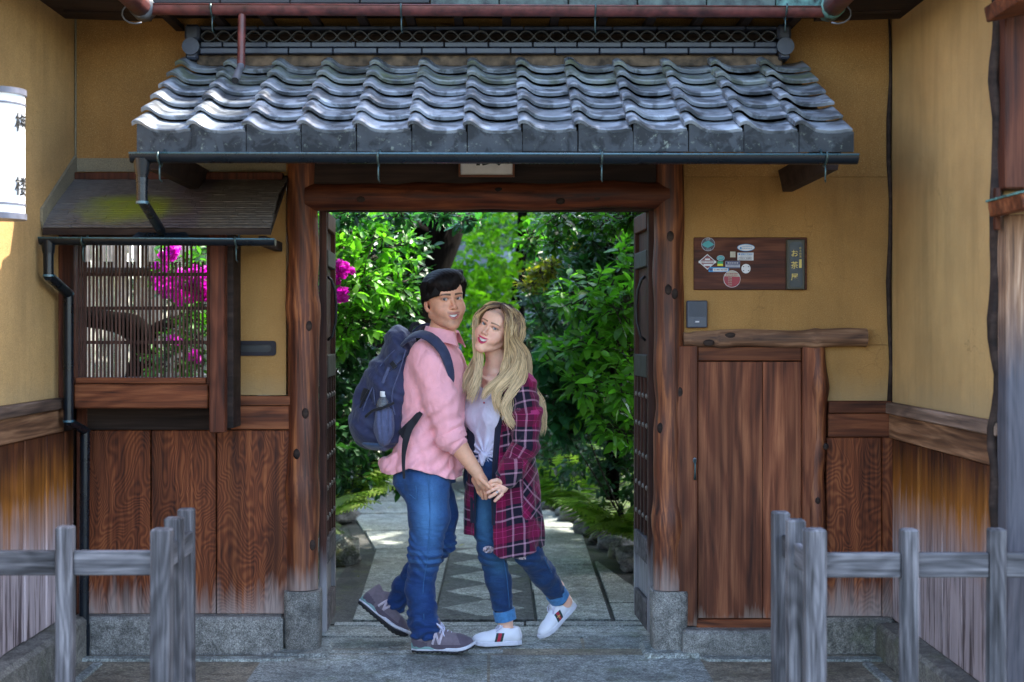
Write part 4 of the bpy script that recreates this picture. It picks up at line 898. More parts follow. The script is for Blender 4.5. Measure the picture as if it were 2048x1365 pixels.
def scatter_mesh(name,pos,dirs,size,roll,geo=LG2,mat=None,parent=None):
    n=len(pos); V0,F0=geo; X_,Y_,Z_=rotm(dirs,roll,n)
    V=(V0[None,:,0:1]*X_[:,None]+V0[None,:,1:2]*Y_[:,None]+V0[None,:,2:3]*Z_[:,None])*size[:,None,None]+pos[:,None]
    F0=np.array(F0); Fc=(F0[None]+ (np.arange(n)*len(V0))[:,None,None]).reshape(-1,4)
    me=bpy.data.meshes.new(name); me.vertices.add(n*len(V0)); me.vertices.foreach_set('co',V.reshape(-1)); me.loops.add(Fc.size); me.polygons.add(len(Fc))
    me.loops.foreach_set('vertex_index',Fc.reshape(-1).astype(np.int32)); me.polygons.foreach_set('loop_start',np.arange(0,Fc.size,4,dtype=np.int32)); me.polygons.foreach_set('use_smooth',np.ones(len(Fc),bool))
    me.update(); at=me.attributes.new('tint','FLOAT','FACE'); at.data.foreach_set('value',np.repeat(nr.random(n),len(F0)).astype(np.float32))
    o=ob(name,me,mat,parent); return o
def twig_leaves(tips,dirs,per=7,L=.06,jit=.3,spread=1.0,droop=.25,stem=.09):
    "rosettes and rows of leaves along the last bit of each twig"
    n=len(tips); k=per; pos=[];dr=[];sz=[]
    for i in range(k):
        a=2*PI*i*.382*1.0+nr.random(n)*1.2; t=(i/k)
        d=dirs/np.linalg.norm(dirs,axis=1)[:,None]; up=np.tile([0,0,1.],(n,1)); x=np.cross(d,up)+1e-3; x/=np.linalg.norm(x,axis=1)[:,None]; y=np.cross(x,d)
        lat=x*np.cos(a)[:,None]+y*np.sin(a)[:,None]*.55
        dd=d*(.25+.6*(1-t))[...] if np.isscalar(t) is False else d*(.25+.6*(1-t))
        q=lat*spread+dd+nr.normal(0,jit,(n,3)); q[:,2]-=droop*nr.random(n)
        pos.append(tips-d*stem*t+lat*.004); dr.append(q); sz.append(L*(.6+.6*nr.random(n)))
    return np.concatenate(pos),np.concatenate(dr),np.concatenate(sz)
def bush_tips(blobs,n,out=.8):
    "points near the surface of ellipsoids, directed outward"
    P_=[];D=[]; vol=np.array([b[1][0]*b[1][2]+b[1][1]*b[1][2] for b in blobs]); cnt=(n*vol/vol.sum()).astype(int)
    for (c,r),m in zip(blobs,cnt):
        u=nr.normal(size=(m,3)); u/=np.linalg.norm(u,axis=1)[:,None]; rad=.45+.55*nr.random(m)**.5
        p=np.array(c)+u*np.array(r)*rad[:,None]; P_.append(p); d=u*out+np.array([0,-.25,.1])+nr.normal(0,.25,(m,3)); D.append(d)
    return np.concatenate(P_),np.concatenate(D)
def bush(name,label,cat,base,blobs,n,mat,L,nparts=0,per=7,group=None,stems=5,twigmat=None,droop=.25,geo=LG2,trunk=None,extra=None):
    t=thing(name,label,cat,base,group); b=np.array(base)
    tp,td=bush_tips(blobs,n)
    # branches
    mm=MB(); cs=[np.array(c) for c,r in blobs]
    for i,c in enumerate(cs):
        for k in range(max(1,stems) if i in (1,4) else 0):
            u=nr.normal(size=3)*np.array(blobs[i][1])*.5; e=c+u
            s0=b+nr.normal(0,.03,3)*[1,1,0]; mid=(s0+e)/2+nr.normal(0,.05,3); 
            ts=np.linspace(0,1,8)[:,None]; pts=(1-ts)**2*s0+2*ts*(1-ts)*mid+ts**2*e; mm.tube(pts-b,np.linspace(.008,.003,8),5)
    step=max(1,len(tp)//140)
    for p,d in zip(tp[::step],td[::step]):
        c=min(cs,key=lambda q:np.linalg.norm(q-p)); mm.tube(np.array([c+(p-c)*.35,(c+p)/2+nr.normal(0,.02,3),p])-b,[.005,.004,.002],4)
    mm.build('branches',twigmat or M_TWIG,t,True)['kind']='stuff'
    pos,dr,sz=twig_leaves(tp,td,per,L,droop=droop); roll=nr.normal(0,.5,len(pos))
    if nparts:
        # nearest, most visible leaves are parts
        score=pos[:,1]+nr.random(len(pos))*.25; vis=(pos[:,2]>.3); order=np.argsort(np.where(vis,score,99))[:nparts]; mask=np.zeros(len(pos),bool); mask[order]=True
        V0,F0=LG; me=mesh('leaf',V0,F0,True); me.materials.append(mat)
        X_,Y_,Z_=rotm(dr,roll,len(pos))
        for i in np.nonzero(mask)[0]:
            o=bpy.data.objects.new('leaf',me); link(o,t); s_=sz[i]*1.05
            o.matrix_local=Matrix(((X_[i,0]*s_,Y_[i,0]*s_,Z_[i,0]*s_,pos[i,0]-b[0]),(X_[i,1]*s_,Y_[i,1]*s_,Z_[i,1]*s_,pos[i,1]-b[1]),(X_[i,2]*s_,Y_[i,2]*s_,Z_[i,2]*s_,pos[i,2]-b[2]),(0,0,0,1)))
        pos,dr,sz,roll=pos[~mask],dr[~mask],sz[~mask],roll[~mask]
    o=scatter_mesh('foliage',pos-b,dr,sz,roll,geo,mat,t); o['kind']='stuff'
    return t
def C(px,py,Y): return tuple(P(px,py,Y))
# left camellia-like shrub behind the left leaf door
bush('camellia_shrub','glossy bright green leafy shrub just inside the gate at the left','shrub',(-1.35,8.7,-.02),
  [(C(690,500,8.3),(.22,.3,.28)),(C(770,500,8.5),(.22,.28,.25)),(C(790,570,8.5),(.20,.25,.16)),(C(720,570,8.2),(.17,.25,.16)),(C(700,660,8.3),(.15,.25,.20)),(C(735,655,8.3),(.13,.2,.12)),(C(640,560,8.6),(.22,.3,.5)),(C(690,445,8.4),(.3,.3,.12))],240,ML_LIT,.078,nparts=280,per=8,stems=1)
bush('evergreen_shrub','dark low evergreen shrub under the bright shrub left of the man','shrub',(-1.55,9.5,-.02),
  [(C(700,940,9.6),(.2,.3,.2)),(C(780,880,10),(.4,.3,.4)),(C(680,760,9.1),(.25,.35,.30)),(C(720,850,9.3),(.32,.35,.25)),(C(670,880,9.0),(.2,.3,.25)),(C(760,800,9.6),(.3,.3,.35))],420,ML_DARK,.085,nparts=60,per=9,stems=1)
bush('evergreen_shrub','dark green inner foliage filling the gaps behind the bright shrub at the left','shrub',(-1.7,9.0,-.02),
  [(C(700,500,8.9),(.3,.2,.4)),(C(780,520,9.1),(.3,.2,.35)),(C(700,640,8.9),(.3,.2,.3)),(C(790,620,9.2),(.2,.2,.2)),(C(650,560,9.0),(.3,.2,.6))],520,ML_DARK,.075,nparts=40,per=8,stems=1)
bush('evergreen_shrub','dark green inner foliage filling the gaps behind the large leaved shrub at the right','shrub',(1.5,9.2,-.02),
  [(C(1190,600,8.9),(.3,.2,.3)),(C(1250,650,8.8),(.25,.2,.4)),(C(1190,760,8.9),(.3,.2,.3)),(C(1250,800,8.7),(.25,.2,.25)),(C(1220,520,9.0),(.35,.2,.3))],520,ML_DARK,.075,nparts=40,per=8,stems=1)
# azalea seen at the door edge and through the lattice
def blossom_mesh():
    mm=MB(); V0,F0=leaf_geo(L=1,W=.85,seg=3,fold=.25,curl=.35)
    for k in range(5):
        a=2*PI*k/5; M=Matrix.Rotation(a,4,'Y')@Matrix.Rotation(R(50),4,'X'); 
        mm.add(xf(M@Matrix.Scale(.036,4),V0),F0)
    me=mesh('blossom',np.concatenate(mm.v),mm.f,True); me.materials.append(M_PETAL); return me
BM=blossom_mesh()
def azalea(label,base,blobs,n,spots,L=.055,parts=60,sc=1.0,mat=ML_CAM):
    t=bush('azalea_bush',label,'bush',base,blobs,n,mat,L,nparts=parts,per=7,stems=1)
    for (px,py,Y,m,rad) in spots:
        for k in range(m):
            p=P(px+nr.normal()*rad,py+nr.normal()*rad,Y+nr.random()*.1-.05); o=bpy.data.objects.new('blossom',BM); link(o,t); o.location=p-Vector(base); o.scale=[sc*rnd.uniform(.8,1.25)]*3
            o.rotation_euler=(rnd.uniform(-.7,.7),rnd.uniform(0,6),rnd.uniform(-.8,.8))
    return t
azalea('pink flowering azalea with blossoms showing past the left door leaf',(-1.25,8.35,-.02),[(C(655,560,8.15),(.16,.2,.3)),(C(640,650,8.3),(.2,.25,.3))],60,[(680,543,8.0,16,8),(672,590,8.0,16,8),(668,562,8.0,8,6),(684,535,7.98,6,6)],parts=30)
azalea('pink flowering azalea seen through the lattice window',(-2.05,8.5,-.02),[(C(370,550,8.4),(.24,.25,.22)),(C(385,610,8.4),(.2,.25,.2)),(C(350,720,8.5),(.25,.25,.16)),(C(395,690,8.4),(.2,.2,.2)),(C(390,495,8.5),(.12,.2,.1))],150,
   [(345,498,8.1,10,7),(330,525,8.15,7,10),(345,565,8.1,16,14),(385,570,8.1,24,14),(325,580,8.2,9,8),(360,590,8.1,10,12),(400,545,8.1,7,8),(400,595,8.1,9,8),(352,678,8.2,3,5),(388,712,8.2,7,6)],parts=60,sc=1.15)
# bamboo fence behind the lattice
bf=thing('bamboo_fence','pale upright bamboo pole fence seen through the lattice window','fence',(-2.5,9.2,0))
M_BAM=plain('sunlit_bamboo',(.80,.77,.72),.5,nz=.15,sc=20); M_BAMT=plain('bamboo_tie',(.05,.04,.035),.8)  # bamboo whitened: strong sunlight painted into the base colour
x=-3.2
while x<-1.72:
    r_=rnd.uniform(.010,.015); pts=[(x+rnd.uniform(-.004,.004)-(-2.5),rnd.uniform(-.004,.004),z) for z in (0,.5,1.0,1.5,2.0,2.45)]
    m_=MB().tube(pts,r_,7)
    for z in np.arange(rnd.uniform(.1,.4),2.4,.36): m_.tube([(x+2.5,0,z-.003),(x+2.5,0,z),(x+2.5,0,z+.003)],[r_,r_+.002,r_],7,False)
    m_.build('bamboo_pole',M_BAM,bf,True); x+=2*r_+.003
for z in (.4,1.18,1.9): box('cross_pole',(-.75,-.05,z-.018),(.8,-.018,z+.018),M_BAMT,bf,.008)
# dark leaning trunks
def tree_trunk(name,label,pts,rads,base,cat='tree'):
    t=thing(name,label,cat,base); MB().tube(smooth_path(np.array(pts)-np.array(base),20),np.interp(np.linspace(0,1,20),np.linspace(0,1,len(rads)),rads),12,True,.18,5).build('trunk',M_TRUNK,t,True); return t
def smooth_path(p,n):
    p=np.asarray(p,float); m=len(p); t=np.linspace(0,m-1,n); out=[]
    for q in t:
        i=min(int(q),m-2); f=q-i; p0=p[max(i-1,0)];p1=p[i];p2=p[i+1];p3=p[min(i+2,m-1)]
        out.append(.5*((2*p1)+(-p0+p2)*f+(2*p0-5*p1+4*p2-p3)*f*f+(-p0+3*p1-3*p2+p3)*f**3))
    return np.array(out)
tr=tree_trunk('leaning_tree','big dark trunk leaning up to the right behind the man',[C(700,960,10.4),C(745,820,10.4),C(800,690,10.4),C(850,560,10.5),C(885,450,10.6),C(905,330,10.8),C(930,150,11)],[.24,.20,.19,.17,.16,.15,.1],C(700,960,10.4))
b0=np.array(tr.location)
MB().tube(smooth_path(np.array([C(870,480,10.5),C(800,440,10.3),C(730,430,10.0),C(660,425,9.7)])-b0,10),np.linspace(.06,.02,10),8).build('limb',M_TRUNK,tr,True)
MB().tube(smooth_path(np.array([C(860,520,10.5),C(905,400,10.3),C(980,300,10.0)])-b0,10),np.linspace(.07,.03,10),8).build('limb',M_TRUNK,tr,True)
tp,td=bush_tips([(C(760,430,10),(.5,.4,.16)),(C(880,420,9.9),(.45,.35,.13)),(C(840,300,10),(1.2,.8,.4)),(C(700,200,10.5),(1.3,.8,.5))],260)
pos,dr,sz=twig_leaves(tp,td,7,.07); o=scatter_mesh('crown',pos-b0,dr,sz,nr.normal(0,.5,len(pos)),LG2,ML_BLUE,tr); o['kind']='stuff'
tw=tree_trunk('garden_pine','crooked dark trunk seen low through the lattice window',[C(275,790,8.9),C(290,700,8.9),C(265,655,8.8),C(210,640,8.8),C(150,632,8.8),C(60,600,8.8)],[.10,.085,.08,.06,.05,.04],C(275,790,8.9))
b1=np.array(tw.location); MB().tube(smooth_path(np.array([C(275,690,8.85),C(330,650,8.9),C(420,630,9.0)])-b1,8),np.linspace(.05,.03,8),8).build('limb',M_TRUNK,tw,True)
# right side trees and shrubs
rt=tree_trunk('garden_tree','slim upright trunk among the leaves inside the right door leaf',[C(1225,1000,9.3),C(1228,700,9.3),C(1222,560,9.3),C(1215,480,9.3),C(1210,380,9.3),C(1200,250,9.3)],[.045,.04,.036,.036,.03,.02],C(1225,1000,9.3))
bush('camellia_shrub','tall shrub of large glossy leaves just inside the gate at the right','shrub',(1.3,9.1,-.02),
  [(C(1180,590,8.4),(.24,.3,.16)),(C(1240,620,8.3),(.18,.25,.18)),(C(1190,690,8.4),(.22,.3,.16)),(C(1250,700,8.3),(.16,.25,.2)),(C(1240,770,8.1),(.18,.25,.17)),(C(1180,770,8.3),(.2,.25,.12)),(C(1260,560,8.6),(.2,.3,.3)),(C(1245,850,8.4),(.2,.3,.15)),(C(1200,830,8.8),(.2,.3,.12)),(C(1130,700,8.8),(.18,.3,.14))],230,ML_LIT,.092,nparts=280,per=7,stems=1)
bush('evergreen_shrub','dark fine leaved evergreen above the large leaved shrub at the right','shrub',(1.35,10.2,-.02),
  [(C(1130,480,9.6),(.35,.3,.28)),(C(1220,470,9.4),(.3,.3,.25)),(C(1110,590,9.7),(.28,.3,.25)),(C(1120,650,9.8),(.3,.3,.25)),(C(1260,520,9.6),(.3,.3,.5)),(C(1200,720,9.6),(.5,.3,.5)),(C(1110,760,9.9),(.3,.3,.3)),(C(1250,850,9.4),(.4,.3,.4)),(C(1190,900,9.9),(.45,.3,.3)),(C(1120,880,10.6),(.3,.3,.3)),(C(1270,950,9.3),(.3,.3,.3))],1200,ML_DARK,.062,nparts=90,per=7,stems=1)
bush('bronze_shrub','shrub with olive bronze new leaves beside the dark evergreen','shrub',(1.25,9.9,-.02),
  [(C(1085,545,9.3),(.12,.15,.06)),(C(1060,570,9.3),(.11,.15,.05)),(C(1100,530,9.3),(.1,.15,.06)),(C(1160,480,9.2),(.12,.15,.06))],70,ML_OLIVE,.045,nparts=40,per=8,stems=1)
bush('rhododendron','rhododendron with long drooping leaves beside the woman','shrub',(.98,9.4,-.02),
  [(C(1110,790,8.9),(.14,.2,.14)),(C(1150,830,8.9),(.16,.2,.12)),(C(1110,850,9.0),(.12,.2,.12)),(C(1085,730,8.9),(.1,.15,.08))],60,ML_BLUE,.12,nparts=120,per=7,stems=2,droop=.6)
bush('hanging_branches','leafy twigs hanging at the top right of the gate opening','branch',C(1180,380,8.0),
  [(C(1130,440,8.0),(.2,.2,.08)),(C(1220,440,8.0),(.2,.2,.10)),(C(1110,490,8.1),(.1,.12,.08)),(C(1060,480,8.6),(.12,.12,.09)),(C(1265,430,7.9),(.1,.12,.1))],110,ML_CAM,.068,nparts=90,per=6,stems=1)
bush('hanging_branches','blue green leafy twigs hanging at the top left of the gate opening','branch',C(820,380,8.0),
  [(C(800,432,8.0),(.16,.15,.05)),(C(880,428,8.0),(.16,.15,.05)),(C(930,440,8.6),(.12,.12,.07)),(C(700,435,7.9),(.12,.15,.05))],70,ML_BLUE,.06,nparts=60,per=6,stems=1)
# middle distance maples
def far_tree(label,base,blobs,n,mat,L,trunkpts=None,name='maple_tree'):
    t=thing(name,label,'tree',base); b=np.array(base)
    if trunkpts: MB().tube(smooth_path(np.array(trunkpts)-b,12),np.linspace(.08,.03,12),8).build('trunk',M_TRUNK,t,True)
    tp,td=bush_tips(blobs,n); pos,dr,sz=twig_leaves(tp,td,7,L,jit=.5); o=scatter_mesh('crown',pos-b,dr,sz,nr.normal(0,.6,len(pos)),LG2,mat,t); o['kind']='stuff'; return t
far_tree('lime green maple glowing behind the two people',C(1040,760,13),[(C(960,520,12.5),(.45,.4,.3)),(C(990,800,14),(.8,.4,.35)),(C(930,640,12),(.3,.3,.35)),(C(1010,440,13),(.5,.4,.25)),(C(960,600,12.3),(.35,.3,.3)),(C(920,740,12),(.3,.3,.3)),(C(1060,560,13.4),(.3,.3,.2))],620,ML_LIME,.085,[C(1040,760,13),C(1035,600,13),C(1045,450,13),C(1040,300,13)])
far_tree('cool green tree with a forked trunk in the middle distance',C(1090,760,15),[(C(1010,560,14.5),(.7,.4,.22)),(C(1080,430,15),(.9,.5,.3)),(C(960,430,15),(.8,.5,.35)),(C(1000,650,15),(.5,.4,.2))],520,ML_BLUE,.095,[C(1090,760,15),C(1085,600,15),C(1060,480,15),C(1040,380,15)])
far_tree('deep green tree closing the view at the left of the garden',C(800,900,15),[(C(700,500,14),(1.2,.6,.9)),(C(760,750,14.5),(1.2,.6,.8)),(C(560,600,14),(1.5,.6,1.6)),(C(900,840,15.5),(.6,.4,.35)),(C(960,760,16),(1.2,.4,.6))],1100,ML_DARK,.11,[C(800,900,15),C(790,700,15),C(800,500,15)],'evergreen_tree')
far_tree('deep green tree closing the view at the right of the garden',C(1250,900,14),[(C(1250,550,14),(1.4,.6,1.2)),(C(1180,780,14),(1.0,.6,.7)),(C(1330,800,13),(1.2,.6,1)),(C(1080,700,15.5),(.7,.4,.35))],900,ML_DARK,.11,[C(1250,900,14),C(1245,700,14),C(1240,500,14)],'evergreen_tree')
far_tree('tall evergreen mass behind the lattice window fence',(-3.6,11,0),[((-3.4,10.6,2.6),(1.0,.6,.9)),((-2.2,10.8,3.0),(1.0,.6,.6)),((-4.6,10,2),(1,.8,1.2))],400,ML_DARK,.1,[(-3.6,11,0),(-3.5,11,1.5),(-3.4,10.8,3)],'evergreen_tree')
# woods as one mass far behind
tp,td=bush_tips([((-3.0,13.2,2.2),(1.6,.5,2.4)),((-5.5,15,2.4),(2.,.6,2.6)),((3.2,13.5,2.4),(1.6,.5,2.4)),((-1.9,12.7,2.2),(1.0,.4,2.2)),((-7,20,3.2),(4,1.2,4)),((-1,22,4.5),(5,1.2,4.5)),((6,20,3.4),(4,1.2,4)),((1,21,1.3),(3,.8,1.4))],3200); pos,dr,sz=twig_leaves(tp,td,8,.22,jit=.6)
o=scatter_mesh('woods',pos,dr,sz,nr.normal(0,.6,len(pos)),LG2,ML_DARK); o['kind']='stuff'; o['label']='dark woods closing off the far end of the garden'
# unseen crowns added overhead to shade the path
far_tree('broad tree added out of view, its crown placed to shade the garden path',(3.4,10.8,0),[((3.1,10.9,4.2),(1.1,1.8,.35)),((2.1,13.6,4.4),(1.5,1.2,.3)),((2.6,9.7,3.9),(.7,.7,.2))],2600,ML_CAM,.16,[(3.4,10.8,0),(3.3,10.8,2),(3.0,10.8,3.8),(2.6,11.2,4.3)],'added_shade_tree')
far_tree('broad tree added out of view high above the far part of the garden path',(-3.4,13.5,0),[((-1.,13.6,4.8),(2.4,1.6,.6)),((1.8,13.6,5.2),(1.6,1.4,.5))],360,ML_CAM,.15,[(-3.4,13.5,0),(-3.2,13.5,2.6),(-1.5,13.5,4.6)],'added_shade_tree')
# distant grey building glimpsed through the leaves, and a garden wall
gb=thing('garden_house','pale blue grey wall of a house far beyond the trees','house',(0,18.2,0))
box('wall',(-1.2,0,0),(1.6,.2,3.4),plain('blue_grey_wall',(.22,.25,.30),.8,nz=.2,sc=3),gb); box('sill_band',(-1.2,-.06,1.9),(1.6,-.001,2.0),plain('pale_band',(.4,.45,.48),.7),gb)
gw=thing('garden_wall','low dark earthen wall behind the woman','wall',(.9,14.6,0)); box('wall',(-.9,0,0),(1.8,.25,1.6),plain('earthen_wall',(.10,.10,.06),.9,nz=.5,sc=4),gw,.02)
# moss banks
def bank(name,label,poly,h,mat=ML_MOSS):
    bm=bmesh.new(); xs=np.array(poly); x0,y0=xs.min(0);x1,y1=xs.max(0); n=46; V=[];ix={}
    from_in=lambda x,y: sum(((xs[i][1]>y)!=(xs[(i+1)%len(xs)][1]>y)) and (x<(xs[(i+1)%len(xs)][0]-xs[i][0])*(y-xs[i][1])/(xs[(i+1)%len(xs)][1]-xs[i][1])+xs[i][0]) for i in range(len(xs)))%2
    def dist(x,y):
        dm=9
        for i in range(len(xs)):
            a=xs[i];b=xs[(i+1)%len(xs)]; t=max(0,min(1,((x-a[0])*(b[0]-a[0])+(y-a[1])*(b[1]-a[1]))/((b-a)@(b-a)))); dm=min(dm,math.hypot(x-a[0]-t*(b[0]-a[0]),y-a[1]-t*(b[1]-a[1])))
        return dm
    mm=MB(); Fc=[]
    for i in range(n+1):
        for j in range(n+1):
            x=x0+(x1-x0)*i/n; y=y0+(y1-y0)*j/n
            z=-.05 if not from_in(x,y) else -.03+h*min(1,dist(x,y)/.25)**.6*(1+.5*mnoise.noise((x*3,y*3,0)))+.012*mnoise.noise((x*18,y*18,1)); V.append((x,y,z))
    for i in range(n):
        for j in range(n): a=i*(n+1)+j; Fc.append((a,a+n+1,a+n+2,a+1))
    mm.add(V,Fc); o=mm.build(name,mat,None,True); o['kind']='stuff'; o['label']=label; return o
bank('moss','mossy planted bank along the right of the garden path',[(.98,7.6),(.93,9.2),(.80,10.4),(.58,11.6),(.45,12.7),(.3,14),(1.5,15),(3.5,14),(3.5,7.6)],.16)
bank('moss','mossy planted bank at the left of the garden path',[(-1.08,9.1),(-1.12,10.2),(-1.45,12.4),(-1.9,13.6),(-2.6,15),(-4.5,15),(-4.5,8.6),(-1.25,8.4)],.14)
# edging stones
def rock(name,label,p,s,seed,group,mat=M_ROCK,sub=ICO3):
    v,f=sub; v=v.copy(); 
    for i in range(len(v)):
        q=v[i]; k=1+.42*mnoise.noise((q[0]*1.6+seed,q[1]*1.6,q[2]*1.6))+.16*mnoise.noise((q[0]*4+seed,q[1]*5,q[2]*5)); v[i]=q*k
    v=np.sign(v)*np.abs(v)**.85*np.array(s); o=MB().add(v,f).build(name,mat,None,True); o.location=p; o.rotation_euler=(0,0,seed); tag(o,label,'stone',group); return o
es=[(.955,8.75,.10),(.905,9.08,.105),(.87,9.38,.10),(.84,9.66,.085),(.80,9.95,.095),(.75,10.3,.10),(.70,10.65,.09),(.655,11.0,.10),(.60,11.4,.10),(.53,11.8,.10),(.47,12.2,.10),(.41,12.65,.11),(.33,13.1,.11)]
eslab=['nearest rounded edging stone at the foot of the right door leaf','second edging stone along the right of the path','third edging stone along the right of the path','small edging stone, fourth in the right row','dark edging stone, fifth in the right row','edging stone below the near ferns, sixth in the row','edging stone below the ferns, seventh in the row','edging stone eighth in the right row','edging stone ninth in the right row','edging stone tenth in the right row','edging stone near the woman, eleventh in the row','edging stone beside the plaid hem, twelfth in the row','farthest edging stone of the right row']
for i,(x,y,s_) in enumerate(es): rock('edging_stone',eslab[i],(x,y,.02),(s_*.72,s_*1.5,.055+.015*rnd.random()),i*1.7+.3,'stones edging the garden path')
rock('boulder','mossy grey boulder beside the left door leaf',(-1.08,9.40,.04),(.115,.17,.11),4.2,None,granite('mossy_boulder',(.22,.23,.21),.95,.4,.35))
rock('boulder','dark boulder at the bend of the path behind the man',(-1.85,13.6,.10),(.32,.3,.22),9.2,None)
rock('boulder','low dark boulder under the fern at the left',(-1.38,11.4,.05),(.16,.24,.10),7.2,None)
# ferns
def frond_geo(L=1,n=15,W=.34):
    mm=MB(); mm.tube([(0,t*L,.30*math.sin(t*PI*.62)-.12*t*t) for t in np.linspace(0,1,9)],.006,4)
    V0,F0=leaf_geo(L=1,W=.27,seg=2,fold=.1,curl=.15)
    for i in range(2,n):
        t=i/n; w_=W*math.sin(PI*min(1,(t*.92+.12)))**.75; y=t*L; z=.30*math.sin(t*PI*.62)-.12*t*t
        for s_ in (1,-1):
            M=Matrix.Translation((0,y,z))@Matrix.Rotation(-s_*R(62),4,'Z')@Matrix.Rotation(R(-8),4,'X')@Matrix.Scale(w_,4); mm.add(xf(M,V0),F0)
    me=mesh('frond',np.concatenate(mm.v),mm.f,True); me.materials.append(ML_FERN); return me
FR=frond_geo()
def fern(label,base,n,L,az=(0,360),seed=0,tilt=(0,25)):
    t=thing('fern',label,'fern',base,'ferns in the garden'); r_=random.Random(seed)
    for k in range(n):
        o=bpy.data.objects.new('frond',FR); link(o,t); s_=L*r_.uniform(.7,1.1); o.scale=(s_,s_,s_); o.location=(r_.uniform(-.03,.03),r_.uniform(-.03,.03),0)
        o.rotation_euler=(R(r_.uniform(*tilt)),R(r_.uniform(-12,12)),R(r_.uniform(*az)))
    return t
fern('largest yellow green fern spreading over the right bank',(.80,9.55,.14),20,.62,(60,300),1,(0,35))
fern('fern reaching over the path beside the woman',(.58,10.7,.16),15,.62,(50,200),2,(5,40))
fern('shaded fern at the back of the right bank',(1.05,10.5,.35),12,.6,(0,360),3)
fern('small fern close behind the right door leaf',(1.0,9.3,.12),10,.42,(0,360),4)
fern('fern with a long arching yellow frond left of the man',(-1.12,9.7,.34),10,.60,(-130,10),5,(0,20))
fern('green fern drooping beside the boulder at the left',(-1.18,9.3,.30),9,.42,(-180,0),6,(-10,20))
fern('fern under the dark shrub at the far left bank',(-1.3,10.9,.25),9,.5,(0,360),7)
fern('fern in shade under the camellia at the right',(1.15,9.7,.40),9,.45,(0,360),8)
# fallen leaves on the path
for i,(x,y) in enumerate((G(760,1005),G(785,1015),G(700,1120),G(715,1155),G(930,1090))):
    o=ob('fallen_leaf',mesh('fallen_leaf',LG[0]*.045,LG[1],True),ML_OLIVE); o.location=(x,y,.006); o.rotation_euler=(0,0,i*2.1); tag(o,['dry leaf lying on the far path slab beside the jeans of the man','farther dry leaf on the path slabs behind the man','dry leaf on the earth above the mossy boulder','dry leaf on the dark earth left of the path edge','dry leaf on the path between the two people'][i],'leaf','fallen leaves on the path')
